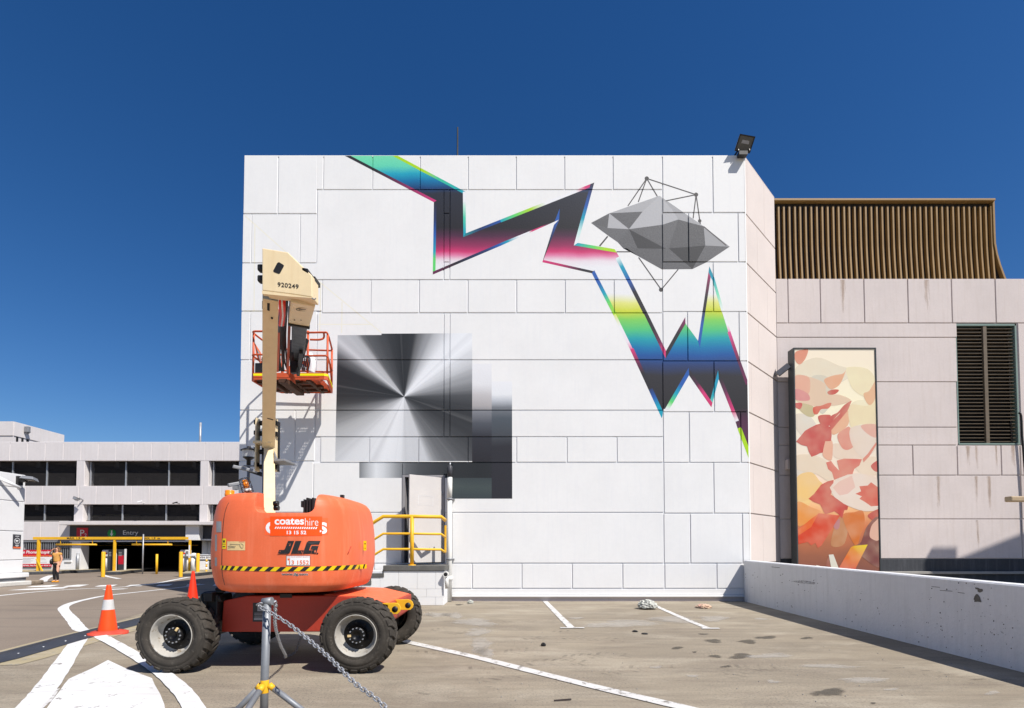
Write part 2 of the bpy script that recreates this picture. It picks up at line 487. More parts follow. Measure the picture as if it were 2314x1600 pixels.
# roadway on the left: a slightly pinker surface beyond the rubber hump
sheet('road', [[(-60, 4, 0), gnd(-40, 1496), gnd(300, 1392), gnd(430, 1352), Vector((-7.6, 16, 0)), Vector((-7.6, 60, 0)), Vector((-60, 60, 0))]], M['road'], .004, kind='structure')
mk = thing('road_marking', (0, 0, 0), kind='structure')
S = 4.1214
def z2(pts): return [(u/S, 1300+v/S) for u, v in pts]
sheet('curved_line', ribbon(z2([(1900, 85), (1700, 112), (1340, 152), (1000, 190), (800, 228), (660, 265), (592, 305), (615, 352), (670, 410), (715, 470), (760, 512), (850, 525)]), [.13, .15, .16, .2, .2, .2], 6), M['line'], .008, mk)
sheet('lane_line', ribbon(z2([(830, 520), (735, 610), (640, 745), (545, 890), (430, 1050), (340, 1160), (240, 1260), (130, 1380)]), [.2, .2, .2, .19], 5), M['line'], .0081, mk)
sheet('lane_line', ribbon(z2([(850, 523), (960, 585), (1100, 660), (1250, 748), (1400, 840), (1520, 925), (1630, 1020), (1725, 1120), (1800, 1236), (1860, 1360)]), [.2, .16, .16, .17, .17], 5), M['line'], .0121, mk)
sheet('painted_island', [[gnd(*q) for q in z2([(1005, 795), (860, 872), (740, 925), (640, 972), (600, 1020), (555, 1085), (480, 1180), (400, 1300), (330, 1420), (1560, 1420), (1545, 1300), (1530, 1210), (1490, 1110), (1440, 1025), (1415, 965), (1300, 920), (1170, 872)])]], M['line'], .008, mk)
sheet('worn_patch', [[gnd(*q) for q in z2([(560, 1060), (470, 1068), (415, 1130), (330, 1250), (380, 1260), (480, 1175)])]], M['line_thin'], .0062, mk)
sheet('long_line', ribbon(z2([(-120, 205), (300, 160), (700, 131), (1100, 113), (1400, 85), (1620, 45), (1760, 18)]), [.16, .16, .16, .18, .2], 5), M['line'], .008, mk)
for q in ([(300, 103), (240, 113), (460, 110), (555, 90), (480, 92)], [(620, 100), (585, 111), (740, 107), (830, 88), (720, 90)], [(930, 95), (880, 108), (1050, 105), (1095, 88)], [(1210, 92), (1170, 106), (1310, 103), (1365, 84)],
          [(1480, 88), (1450, 102), (1575, 98), (1612, 82)], [(1750, 86), (1730, 99), (1850, 95), (1868, 80)], [(2000, 84), (1980, 100), (2080, 96), (2100, 80)],
          [(70, 142), (240, 128), (480, 115), (640, 112), (590, 125), (330, 138)], [(950, 132), (985, 140), (1150, 131), (1200, 124)]):
    sheet('crossing_dash', [[gnd(*p) for p in z2(q)]], M['line'], .008, mk)
sheet('entry_line', ribbon(z2([(395, 62), (410, 40), (440, 20), (485, 3)]), [.3, .3], 5), M['line'], .008, mk)
sheet('entry_line', ribbon(z2([(960, -2), (1000, 12), (1080, 28), (1110, 34)]), [.2, .2], 5), M['line'], .008, mk)
# parking bay lines on the right
S2 = 3.2055
def z3(pts): return [(880+u/S2, 1300+v/S2) for u, v in pts]
sheet('bay_boundary_line', ribbon(z3([(40, 462), (105, 480), (600, 590), (1100, 715), (1600, 838), (2230, 985), (2700, 1100)]), [.15, .15, .15], 6), M['line_thin'], .008, mk)
sheet('bay_line', ribbon(z3([(1126, 188), (1180, 243), (1240, 305), (1318, 382)]), [.13, .13], 4), M['line_thin'], .008, mk)
sheet('bay_tick', ribbon(z3([(1238, 384), (1412, 384)]), [.1, .1], 4), M['line_thin'], .0121, mk)
sheet('bay_line', ribbon(z3([(1900, 210), (1990, 252), (2150, 322), (2305, 386)]), [.12, .12], 4), M['line_thin'], .008, mk)
sheet('bay_tick', ribbon(z3([(2262, 388), (2390, 388)]), [.1, .1], 4), M['line_thin'], .0121, mk)
# ochre bands beside the rubber hump
hl = [gnd(x, y) for x, y in ((-60, 1505), (0, 1491), (150, 1449), (245, 1424), (313, 1407), (420, 1378))]
def off(P, a, b):
    out = []
    for i, p in enumerate(P):
        t = (P[min(i+1, len(P)-1)]-P[max(i-1, 0)]).normalized(); n = Vector((t.y, -t.x, 0))
        out.append((p+n*a, p+n*b))
    return [[out[i][0], out[i][1], out[i+1][1], out[i+1][0]] for i in range(len(out)-1)]
sheet('ochre_band', off(hl, .12, .50), M['hump_yellow'], .0055, mk)
sheet('ochre_band', off(hl, -.42, -.16), M['hump_yellow'], .0055, mk)
# raised rubber hump
hump = MB()
prof = [(-.20, .012), (-.19, .045), (-.13, .05), (-.12, .035), (.02, .03), (.2, .012)]
rows = []
for i, p in enumerate(hl):
    t = (hl[min(i+1, len(hl)-1)]-hl[max(i-1, 0)]).normalized(); n = Vector((t.y, -t.x, 0))
    rows.append([p+n*a+Vector((0, 0, z)) for a, z in prof])
k = len(prof)
hump.add([v for r in rows for v in r], [(i*k+j, i*k+j+1, (i+1)*k+j+1, (i+1)*k+j) for i in range(len(rows)-1) for j in range(k-1)])
ho = hump.build('rubber_hump', M['channel'])
tag(ho, 'low dark rubber strip crossing the deck under the striped traffic cone', 'speed hump')
for f in (.08, .22, .36, .5, .64, .78):
    a = hl[1].lerp(hl[4], f)
    MB().lathe([(.0, .034), (.012, .034), (.014, .02)], (a.x+.03, a.y, 0), 'z', 8).build('bolt', M['steel'], ho)

def decal_mat(name, c, sc=6, lo=.42, hi=.58, amax=.8, stretch=(1, 1, 1)):
    N = NT(name); p = N.pos()
    N.col(c); N.rough(.8)
    a = N.ramp(N.noise(N.mapv(p, stretch), sc, 5, .65), [(lo, 0.), (hi, amax)])
    N.ln(a, N.b.inputs['Alpha']); return N.mat
M['tread'] = decal_mat('tyre_print', (.12, .10, .08, 1), 4, .44, .74, .42)
def stain(px, py, w, h, name, mat, z):
    n = 28; ph = random.uniform(0, 6); c = gnd(px, py, z); vs = [c]; at_v = [1.0]
    for f, v in ((.55, .75), (1.0, 0.0)):
        for i in range(n):
            a = 2*math.pi*i/n; r = f*(1+.22*math.sin(2*a+ph)+.14*math.sin(3*a+2*ph)+.08*math.sin(7*a+ph))
            q = gnd(px+w*.62*math.cos(a)*r, py+h*.62*math.sin(a)*r, z); vs.append(q); at_v.append(v)
    fs = [(0, 1+i, 1+(i+1) % n) for i in range(n)]+[(1+i, 1+n+i, 1+n+(i+1) % n, 1+(i+1) % n) for i in range(n)]
    mb = MB(); mb.add(vs, fs); o = mb.build(name, mat, g, fix=False)
    for p in o.data.polygons:
        if p.normal.z < 0: p.flip()
    at_ = o.data.attributes.new('fall', 'FLOAT', 'POINT'); at_.data.foreach_set('value', at_v)
    return o
def stain_mat(name, c, sc=8, amax=.8, stretch=(1, 1, 1), bias=.0):
    N = NT(name); p = N.pos(); N.col(N.mix(N.noise(p, sc*2, 4), sc_(c, .7), sc_(c, 1.25))); N.rough(.8)
    f = N.new('ShaderNodeAttribute', attribute_name='fall').outputs['Fac']
    k = N.math('ADD', f, N.math('MULTIPLY', N.math('SUBTRACT', N.noise(N.mapv(p, stretch), sc, 7, .75), .5), 1.9))
    N.ln(N.ramp(k, [(.30+bias, 0.), (.75+bias, amax)]), N.b.inputs['Alpha']); return N.mat
M['oil'] = stain_mat('dark_oil_stain', (.10, .086, .066, 1), 7, .68)
M['dust'] = stain_mat('white_paint_dust', (.50, .465, .41, 1), 5, .5, (.5, 1.2, 1), .1)
def blob(px, py, w, h, n=14):
    out = []
    ph = random.uniform(0, 6)
    for i in range(n):
        a = 2*math.pi*i/n; r = 1+.16*math.sin(2*a+ph)+.1*math.sin(3*a+2*ph)
        out.append(gnd(px+w/2*math.cos(a)*r, py+h/2*math.sin(a)*r))
    return out
def z4(u, v): return 1594+u/3.2055, 1240+v/3.2055
for u, v, w, h in ((897, 1040, 76, 20), (258, 776, 60, 12), (310, 672, 48, 9), (440, 642, 44, 8), (735, 646, 30, 5), (60, 667, 46, 8), (1216, 1117, 16, 4), (70, 778, 34, 6), (150, 852, 24, 5)):
    x, y = z4(u, v); stain(x, y, w, h, 'oil_stain', M['oil'], .005)
for u, v, w, h in ((2085, 524, 30, 6), (2275, 425, 22, 4), (505, 212, 24, 3), (2210, 555, 14, 3)):
    x, y = 880+u/S2, 1300+v/S2; stain(x, y, w, h, 'oil_stain', M['oil'], .005)
for u, v, w, h in ((640, 410, 55, 16), (660, 510, 46, 30), (340, 285, 40, 12), (470, 290, 40, 10), (280, 285, 20, 6), (620, 340, 90, 14), (1700, 350, 150, 14), (2200, 728, 34, 4), (1350, 310, 24, 4), (2050, 320, 110, 12), (700, 560, 40, 16), (1930, 665, 24, 6)):
    x, y = 880+u/S2, 1300+v/S2; stain(x, y, w*1.3, h*1.3, 'paint_dust', M['dust'], .0052)
for u, v, w, h in ((490, 962, 26, 7), (1350, 1018, 30, 6), (2080, 1045, 30, 8), (60, 505, 70, 9), (470, 775, 90, 10), (900, 850, 120, 8), (1150, 950, 110, 10), (400, 508, 26, 4)):
    x, y = z4(u, v); stain(x, y, w*1.3, h*1.3, 'paint_dust', M['dust'], .0052)
# chevron tyre prints
def tread(p0, p1, w, pitch=.12, bend=0.0):
    a, b = gnd(*p0), gnd(*p1); L = (b-a).length; t = (b-a)/L; n = Vector((-t.y, t.x, 0)); q = []
    for i in range(int(L/pitch)):
        for sgn in (-1, 1):
            s0 = i*pitch + (pitch/2 if sgn > 0 else 0); c = a+t*s0+n*bend*math.sin(math.pi*s0/L)
            q.append([c+n*sgn*.02, c+t*.045+n*sgn*.02, c+t*.13+n*sgn*w/2, c+t*.075+n*sgn*w/2])
    return q
tq = []
for p0, p1, w, bd in (((1135, 1478), (1225, 1468), .34, .1), ((1070, 1548), (1190, 1528), .36, .2), ((970, 1425), (1010, 1420), .3, 0), ((1010, 1432), (1060, 1428), .3, 0), ((1110, 1408), (1270, 1406), .3, .1), ((1180, 1442), (1420, 1448), .34, .1),
                      ((1165, 1500), (1330, 1500), .34, .1), ((1260, 1488), (1440, 1482), .34, .1), ((1350, 1520), (1540, 1512), .34, .1), ((1240, 1430), (1310, 1427), .3, 0), ((900, 1470), (1010, 1478), .3, .1), ((1380, 1420), (1450, 1418), .3, 0),
                      ((1640, 1530), (1790, 1518), .4, .3), ((1990, 1510), (2230, 1545), .4, .1), ((930, 1565), (990, 1555), .34, .1), ((1060, 1505), (1140, 1512), .34, .1)):
    tq += tread(p0, p1, w, .12, bd)
tr = sheet('tyre_print', tq, M['tread'], .0049, g); tr['kind'] = 'stuff'
# ---------------------------------------------------------------- mural paints
FY = 14.0
def fz(py): return at(CX, py, FY).z
def FX(px, py): return at(px, py, FY).x
def alb(c, k=.96): return (lin(c[0])*k, lin(c[1])*k, lin(c[2])*k, 1)
def spray(N, col, amt=.35, fine=70):
    p = N.pos()
    f = N.noise(p, fine, 3, .7); g = N.noise(N.mapv(p, (1, 1, 3)), 1.5, 4, .6)
    col = N.mix(N.math('MULTIPLY', N.ramp(f, [(.35, 1.), (.65, 0.)]), amt), col, N.mix(1.0, col, (.55, .55, .55, 1), 'MULTIPLY'))
    col = N.mix(N.math('MULTIPLY', N.ramp(f, [(.6, 0.), (.8, 1.)]), amt*.22), col, (.42, .42, .43, 1))
    N.col(col); N.rough(.55); N.b.inputs['Specular IOR Level'].default_value = .3
    N.bump(N.noise(p, 22, 4, .6), .3, .01)
def zramp(name, stops, amt=.3):
    N = NT(name); s = N.new('ShaderNodeSeparateXYZ'); N.ln(N.pos(), s.inputs[0])
    zs = [fz(y) for y, c in stops]; lo, hi = min(zs), max(zs)
    # a little wobble so the sprayed bands are not ruled
    w = N.math('MULTIPLY', N.math('SUBTRACT', N.noise(N.pos(), 1.3, 4), .5), .12)
    t = N.math('DIVIDE', N.math('SUBTRACT', N.math('ADD', s.outputs[2], w), lo), hi-lo, True)
    st = sorted([((z-lo)/(hi-lo), alb(c) if isinstance(c, tuple) else alb((c, c, c))) for z, (y, c) in zip(zs, stops)])
    spray(N, N.ramp(t, st), amt); return N.mat
M['bolt'] = zramp('mural_rainbow_bands', [(353, (120, 222, 175)), (376, (100, 212, 178)), (392, (30, 165, 190)), (408, (5, 115, 165)), (424, (20, 65, 115)), (436, (42, 46, 58)), (515, (38, 37, 42)), (533, (80, 42, 68)), (556, (150, 48, 92)), (569, (208, 55, 112)), (578, (225, 130, 168)), (590, (234, 222, 228)), (604, (236, 236, 238)),
    (664, (236, 236, 236)), (684, (226, 228, 130)), (702, (206, 216, 56)), (722, (128, 208, 92)), (745, (80, 196, 126)), (765, (20, 160, 170)), (785, (0, 118, 170)), (803, (18, 84, 155)), (824, (40, 62, 110)), (848, (48, 47, 52)), (922, (44, 42, 45)), (945, (78, 42, 66)), (985, (92, 48, 78)), (1040, (50, 36, 44))])
_ang = [(-180, 52), (-173, 72), (-167, 112), (-157, 158), (-146, 185), (-138, 214), (-110, 234), (-95, 228), (-84, 208), (-70, 204), (-65, 132), (-52, 100), (-38, 70), (-22, 54), (-8, 60), (2, 82), (11, 140), (20, 182), (31, 214), (41, 242), (53, 234), (63, 190), (71, 150), (79, 54), (95, 44), (112, 74), (125, 98), (128, 172), (139, 212), (147, 110), (155, 46), (170, 50)]
N = NT('mural_radial_grey')
s_ = N.new('ShaderNodeSeparateXYZ'); N.ln(N.pos(), s_.inputs[0])
c_ = at(913.2, 896.6, FY)
dx_ = N.math('SUBTRACT', s_.outputs[0], c_.x); dz_ = N.math('SUBTRACT', s_.outputs[2], c_.z)
th = N.math('ARCTAN2', dz_, dx_)
t_ = N.math('DIVIDE', N.math('ADD', th, math.pi), 2*math.pi)
rad_col = N.ramp(t_, [((a+180)/360, alb((v-2, v, v+3))) for a, v in _ang])
cmb_ = N.new('ShaderNodeCombineXYZ'); N.ln(N.math('MULTIPLY', th, 5.0), cmb_.inputs[0])
ray_ = N.noise(cmb_.outputs[0], .95, 2, .5)
rad_col = N.mix(N.math('MULTIPLY', N.ramp(ray_, [(.5, 0.), (.64, 1.)]), .26), rad_col, N.mix(1.0, rad_col, (.45, .45, .47, 1), 'MULTIPLY'))
rad_col = N.mix(N.math('MULTIPLY', N.ramp(ray_, [(.34, 1.), (.46, 0.)]), .10), rad_col, (.8, .8, .8, 1))
spray(N, rad_col, .25, 55); M['radial'] = N.mat
M['strip_a'] = zramp('mural_grey_strip_inner', [(820, (236, 236, 238)), (868, (228, 228, 230)), (893, (196, 193, 194)), (918, (172, 168, 168)), (930, (130, 132, 138)), (955, (82, 86, 94)), (985, (52, 53, 60)), (1045, (42, 41, 46))], .25)
M['strip_b'] = zramp('mural_grey_strip_outer', [(860, (238, 238, 240)), (890, (232, 234, 236)), (905, (188, 192, 198)), (920, (120, 124, 130)), (945, (80, 88, 96)), (985, (70, 74, 80)), (1010, (48, 48, 54)), (1127, (46, 46, 52))], .25)
N = NT('mural_grey_band'); s_ = N.new('ShaderNodeSeparateXYZ'); N.ln(N.pos(), s_.inputs[0])
x0_, x1_ = FX(812, 1060), FX(1157, 1060)
t_ = N.math('DIVIDE', N.math('SUBTRACT', s_.outputs[0], x0_), x1_-x0_, True)
spray(N, N.ramp(t_, [((x-812)/345, alb((v-3, v, v+3))) for x, v in ((812, 128), (832, 190), (850, 228), (866, 215), (895, 158), (918, 108), (945, 82), (985, 64), (1025, 50), (1080, 44), (1157, 48))]), .25, 55); M['band'] = N.mat
M['green_grey'] = zramp('mural_green_grey', [(1075, (58, 66, 70)), (1100, (70, 80, 80)), (1127, (60, 68, 72))], .25)
N = NT('mural_spray_colour')
at_ = N.new('ShaderNodeAttribute', attribute_name='Col')
spray(N, at_.outputs['Color'], .2, 70); M['spray'] = N.mat
N = NT('mural_speckled_grey'); at_ = N.new('ShaderNodeAttribute', attribute_name='Col')
f_ = N.noise(N.pos(), 85, 2, .8)
spray(N, N.mix(N.ramp(f_, [(.42, 0.), (.58, .22)]), at_.outputs['Color'], (.36, .36, .37, 1)), .75, 85); M['speckle'] = N.mat

PAINT = []          # (list of (x,z), material slot, colour function, layer)
SLOT = ['white_wall', 'bolt', 'radial', 'strip_a', 'strip_b', 'band', 'green_grey', 'spray', 'speckle', 'mural_tape']
def pp(pts): return [(at(x, y, FY).x, at(x, y, FY).z) for x, y in pts]
def add_paint(pts, slot, layer, cols=None, axis=None):
    P = pp(pts)
    if cols is None: fn = lambda q: (1, 1, 1, 1)
    elif axis is None: fn = lambda q, c=alb(cols): c
    else:
        a, b = [Vector(v) for v in pp(axis)]; c0, c1 = alb(cols[0]), alb(cols[1]); d = b-a
        def fn(q, a=a, d=d, c0=c0, c1=c1):
            t = min(1, max(0, (Vector(q)-a).dot(d)/d.length_squared))
            return tuple(c0[i]+(c1[i]-c0[i])*t for i in range(4))
    tris = tessellate_polygon([[Vector((x, z, 0)) for x, z in P]])
    layer += .025*(len(PAINT) % 37)/37 if layer < 2 else .9*(len(PAINT) % 97)/97
    for t in tris: PAINT.append(([P[i] for i in t], SLOT.index(slot), fn, layer))
def strip(a, b, w0, w1, stops, layer=2):
    """tapering sprayed edge from a to b; offset w0/w1 to its right hand side; stops [(t, rgb)]"""
    A, B = Vector(a), Vector(b); d = B-A; n = Vector((-d.y, d.x)).normalized()
    for (t0, c0), (t1, c1) in zip(stops, stops[1:]):
        p, q = A+d*t0, A+d*t1
        wa, wb = w0+(w1-w0)*t0, w0+(w1-w0)*t1
        add_paint([p, q, q+n*wb, p+n*wa], 'spray', layer, (c0, c1), (p, q))
W_ = (236, 236, 238)
def r3(u, v): return (1130+u/3.912, 330+v/3.912)
def r4(u, v): return (1300+u/3.324, 580+v/3.324)
# the bolt: one outline, its edge bands are clipped to it so that corners mitre
OUT = [(779, 352), (899, 352), (1052, 433.5), (1053, 527), (1343, 412.5), (1306, 549), (1389, 563), (1399, 580), (1462.5, 706), (1505, 793), (1548.5, 716.5), (1549, 731), (1577.5, 770), (1603, 602), (1614.4, 628), (1635.4, 700), (1650.5, 748.5), (1673, 814.7), (1689, 859), (1692, 1036), (1668.5, 974), (1662, 953), (1624, 857), (1607.5, 920.5), (1557, 848), (1512, 926), (1500, 924), (1495.5, 945.5), (1424, 790), (1386, 712), (1337.5, 617.5), (1225.5, 592.5), (1252.7, 507.7), (1130, 556), (978, 620.5), (980.5, 457)]
OUT.insert(33, OUT[32]); OUT[32] = (1252.7, 507.7); OUT.insert(32, (1252.0, 507.9)); OUT = [p for i, p in enumerate(OUT) if i == 0 or (Vector(p)-Vector(OUT[i-1])).length > .4]
OUT[OUT.index((1252.7, 507.7)) if (1252.7, 507.7) in OUT else OUT.index((1252.0, 507.9))] = (1263, 496.5)
OTRI = [[OUT[i] for i in t] for t in tessellate_polygon([[Vector((x, y, 0)) for x, y in OUT]])]
add_paint(OUT, 'bolt', 0)
def in_out(x, y):
    c = False
    for (ax, ay), (bx, by) in zip(OUT, OUT[1:]+OUT[:1]):
        if (ay > y) != (by > y) and x < (bx-ax)*(y-ay)/(by-ay)+ax: c = not c
    return c
def clip_tri(poly, tri):
    a, b, c = tri
    ar = (b[0]-a[0])*(c[1]-a[1])-(b[1]-a[1])*(c[0]-a[0])
    for p, q in ((a, b), (b, c), (c, a)):
        out = []; f = lambda r: ((q[0]-p[0])*(r[1]-p[1])-(q[1]-p[1])*(r[0]-p[0]))*(1 if ar > 0 else -1)
        for i, r in enumerate(poly):
            s = poly[(i+1) % len(poly)]; fr, fs_ = f(r), f(s)
            if fr >= 0: out.append(r)
            if (fr > 0 > fs_) or (fr < 0 < fs_):
                t = fr/(fr-fs_); out.append((r[0]+(s[0]-r[0])*t, r[1]+(s[1]-r[1])*t))
        poly = out
        if len(poly) < 3: return []
    return poly
SN = [0]
def reflex(v, u, w):
    # mitre length at an inward corner of the outline, None at an outward one
    for i, q in enumerate(OUT):
        if abs(q[0]-v[0])+abs(q[1]-v[1]) < .6:
            a, b, c = Vector(OUT[i-1]), Vector(q), Vector(OUT[(i+1) % len(OUT)])
            d1, d2 = (b-a).normalized(), (c-b).normalized()
            t = b+(d2-d1).normalized()*2 if (d2-d1).length > .05 else None
            if t is None or in_out(*t) and not in_out(*(b-(d2-d1).normalized()*2)): return None
            return min(w*math.tan(math.acos(max(-1, min(1, d1.dot(d2))))/2), 3.2*w)
    return None
def band(a, b, w, stops, e0=9, e1=9):
    SN[0] += 1; ly = 1.2+.03*SN[0]
    A, B = Vector(a), Vector(b); d = (B-A); u = d.normalized(); n = Vector((-u.y, u.x))
    m = A+d*.5
    if not in_out(*(m+n*2.5)): n = -n
    for k, ((t0, c0), (t1, c1)) in enumerate(zip(stops, stops[1:])):
        p, q = A+d*t0, A+d*t1
        po, pi_, qo, qi = p, p, q, q
        if k == 0:
            m_ = reflex(a, u, w)
            if m_ is not None: po, pi_ = p+u*.0, p-u*m_
            else: po = pi_ = p-u*e0
        if k == len(stops)-2:
            m_ = reflex(b, u, w)
            if m_ is not None: qo, qi = q, q+u*m_
            else: qo = qi = q+u*e1
        quad = [tuple(v) for v in (po-n*.5, qo-n*.5, qi+n*w, pi_+n*w)]
        for tri in OTRI:
            pc = clip_tri(quad, tri)
            if len(pc) < 3: continue
            P = pp(pc); fa, fb = [Vector(v) for v in pp([p, q])]; k0, k1 = alb(c0), alb(c1); dd = fb-fa
            def fn(r, fa=fa, dd=dd, k0=k0, k1=k1):
                t = min(1, max(0, (Vector(r)-fa).dot(dd)/dd.length_squared)); return tuple(k0[i]+(k1[i]-k0[i])*t for i in range(4))
            for i in range(1, len(P)-1): PAINT.append(([P[0], P[i], P[i+1]], SLOT.index('spray'), fn, ly))
NV, DK, PU, MG, BL, CY, GR, YG, MT = (40, 58, 105), (44, 43, 48), (108, 44, 80), (214, 58, 120), (38, 92, 172), (10, 160, 185), (96, 212, 110), (172, 216, 30), (130, 222, 180)
band((779, 352), (980.5, 457), 6, [(0, DK), (.35, DK), (.6, PU), (1, (206, 56, 122))])
band((899, 352), (1052, 433.5), 6, [(0, YG), (.4, YG), (.6, (60, 195, 150)), (1, CY)])
band((1052, 433.5), (1053, 527), 6, [(0, W_), (.22, W_), (.35, (190, 232, 212)), (.62, (80, 205, 170)), (1, CY)], 0)
band((980.5, 457), (978, 620.5), 6, [(0, DK), (.25, NV), (.45, BL), (.68, CY), (.78, GR), (1, GR)], 0)
band((978, 620.5), (1130, 556), 6, [(0, PU), (.35, DK), (.8, NV), (1, BL)])
band((1130, 556), (1263, 502), 6, [(0, BL), (.14, CY), (.34, W_), (.50, W_), (.56, MG), (.72, MG), (.80, PU), (.88, DK), (1, DK)], 0, 0)
band((1053, 527), (1130, 496.5), 6, [(0, (40, 130, 140)), (.4, NV), (1, BL)])
band((1130, 496.5), (1343, 412.5), 6.5, [(0, CY), (.15, GR), (.32, YG), (.48, W_), (.8, W_), (.9, MG), (1, (190, 60, 110))], 0)
band((1343, 412.5), (1306, 549), 7.5, [(0, DK), (.15, (45, 60, 110)), (.4, BL), (.6, CY), (.82, (200, 232, 226)), (1, W_)])
band((1306, 549), (1389, 563), 7, [(0, CY), (.4, GR), (.75, YG), (1, YG)])
band((1263, 496.5), (1225.5, 592.5), 7.5, [(0, BL), (.35, NV), (.6, DK), (1, DK)])
band((1225.5, 592.5), (1337.5, 617.5), 5.5, [(0, MG), (.35, (190, 52, 105)), (.6, PU), (.8, DK), (1, DK)])
band((1337.5, 617.5), (1386, 712), 8, [(0, BL), (.25, BL), (.5, CY), (.7, GR), (1, YG)])
band((1386, 712), (1424, 790), 6, [(0, (216, 228, 120)), (.35, W_), (.8, (238, 224, 232)), (1, (226, 120, 165))], 0, 0)
band((1424, 790), (1466, 881), 8, [(0, MG), (.35, PU), (.6, DK), (1, DK)], 0, 0)
band((1466, 881), (1495.5, 945.5), 9, [(0, NV), (.3, BL), (.6, CY), (1, CY)], 0)
band((1399, 580), (1462.5, 706), 9, [(0, (226, 240, 236)), (.16, CY), (.4, BL), (.62, DK), (1, DK)], 0, 0)
band((1462.5, 706), (1505, 793), 8, [(0, DK), (.4, DK), (.75, PU), (1, MG)], 0)
band((1505, 793), (1548.5, 716.5), 8, [(0, DK), (.55, DK), (.8, PU), (1, (128, 48, 92))])
band((1577.5, 770), (1603, 602), 6.5, [(0, BL), (.22, BL), (.42, DK), (.6, DK), (.8, (120, 44, 84)), (1, (205, 60, 125))])
band((1603, 602), (1614.4, 628), 7, [(0, (40, 130, 150)), (1, CY)], 0, 1); band((1614.4, 628), (1635.4, 700), 6, [(0, CY), (.5, MT), (1, W_)], 0, 1); band((1635.4, 700), (1650.5, 748.5), 5, [(0, W_), (.7, W_), (1, (236, 160, 195))], 0, 1)
band((1650.5, 748.5), (1673, 814.7), 7, [(0, (220, 90, 150)), (.5, (170, 50, 100)), (1, (96, 46, 78))], 0, 1); band((1673, 814.7), (1689, 859), 7, [(0, (96, 46, 78)), (1, PU)], 0)
band((1624, 857), (1662, 953), 8, [(0, DK), (.3, (100, 46, 80)), (.75, MG), (1, W_)], 12, 0)
band((1624, 857), (1607.5, 920.5), 6.5, [(0, (20, 150, 185)), (.6, (30, 165, 180)), (1, MT)], 14)
band((1557, 848), (1607.5, 920.5), 8, [(0, DK), (.3, (80, 40, 66)), (.6, MG), (1, (200, 50, 105))])
band((1557, 848), (1512, 926), 9, [(0, BL), (.3, BL), (.55, CY), (.8, GR), (1, W_)], 14)
band((1668.5, 974), (1692, 1036), 9, [(0, YG), (1, YG)], 6)
# grey crystal
A_, B_, C_, D_, E_, F_, G_, H_, I_ = (805, 680), (965, 595), (1410, 440), (1800, 710), (2030, 890), (1820, 1030), (1700, 1088), (1430, 1090), (1215, 970)
J_, K_, L_, Q_, R_, T_, U_, V_ = (1140, 735), (950, 725), (1260, 580), (1575, 650), (1490, 905), (1815, 880), (1040, 850), (1470, 910)
for pts, c, sl in (([B_, L_, C_], 178, 'spray'), ([B_, L_, J_], 118, 'speckle'), ([C_, L_, J_, (1440, 695), Q_, (1520, 560)], 186, 'spray'), ([C_, (1520, 560), Q_, D_], 172, 'spray'), ([B_, K_, J_], 184, 'spray'), ([A_, B_, K_], 118, 'speckle'), ([A_, K_, J_, U_, (960, 795)], 128, 'speckle'),
                   ([J_, U_, (1090, 905), (1215, 905)], 118, 'speckle'), ([U_, (960, 795), I_, H_, V_, (1215, 905), (1090, 905)], 112, 'speckle'), ([J_, V_, (1215, 905)], 78, 'spray'), ([J_, (1440, 695), Q_, R_, V_], 122, 'speckle'), ([Q_, R_, T_, D_], 104, 'speckle'), ([D_, E_, T_], 164, 'spray'), ([R_, T_, G_], 74, 'spray'), ([T_, E_, F_, G_], 122, 'speckle'), ([H_, V_, R_, G_], 116, 'speckle')):
    c2 = int(c*.97) if c > 150 else int(c*.82)
    add_paint([r3(*p) for p in pts], sl, 3, (c2, c2, c2+2))
def pline(a, b, w=2.6, layer=4):
    A, B = Vector(r3(*a)), Vector(r3(*b)); d = (B-A).normalized(); n = Vector((-d.y, d.x))*w/2
    add_paint([A+n, B+n, B-n, A-n], 'spray', layer, (72, 68, 68))
for a, b in (((1297, 287), (1130, 530)), ((1297, 287), (1222, 495)), ((1297, 287), (1390, 445)), ((1297, 287), (1733, 430)), ((1733, 430), (1465, 485)), ((1733, 430), (1707, 640)), ((1733, 430), (1770, 690)), ((1425, 1270), (1225, 985)), ((1425, 1270), (1575, 1090)), ((952, 798), (880, 885)), ((1030, 935), (1150, 935)), ((1800, 712), (2000, 880))):
    pline(a, b, 3.2 if a[0] == 952 else 2.3)
for (u, v), r in (((1297, 287), 4.8), ((1733, 430), 4.8), ((1765, 662), 4), ((1423, 1270), 4.8)):
    x, y = r3(u, v)
    add_paint([(x+r*math.cos(i*math.pi/6), y+r*math.sin(i*math.pi/6)) for i in range(12)], 'spray', 4, (74, 72, 72))
# overlapping grey squares
add_paint([(763, 757.5), (862, 757), (862, 754), (1067, 753), (1067, 1042), (757.5, 1042)], 'radial', 0)
add_paint([(1067, 822), (1111, 822), (1111, 1044), (1067, 1044)], 'strip_a', 0)
add_paint([(1111, 862), (1157, 862), (1157.5, 1127), (1111, 1127)], 'strip_b', 0)
add_paint([(812, 1044), (1111, 1044), (1111, 1080), (812, 1080)], 'band', 0)
add_paint([(1016, 1080), (1111, 1080), (1111, 1127), (1016, 1127)], 'green_grey', 0)
# cream masking tape grid on the left of the wall
for a, b in (((553, 487), (716, 632)), ((716, 632), (862, 752)), ((576, 505), (574, 705)), ((725, 640), (722, 755)), ((773, 682), (772, 752)), ((716, 733), (842, 733)), ((549, 703), (592, 703))):
    A, B = Vector(a), Vector(b); d = (B-A).normalized(); n = Vector((-d.y, d.x))*1.3
    add_paint([A+n, B+n, B-n, A-n], 'mural_tape', -.7+.02*len(PAINT)%.3)

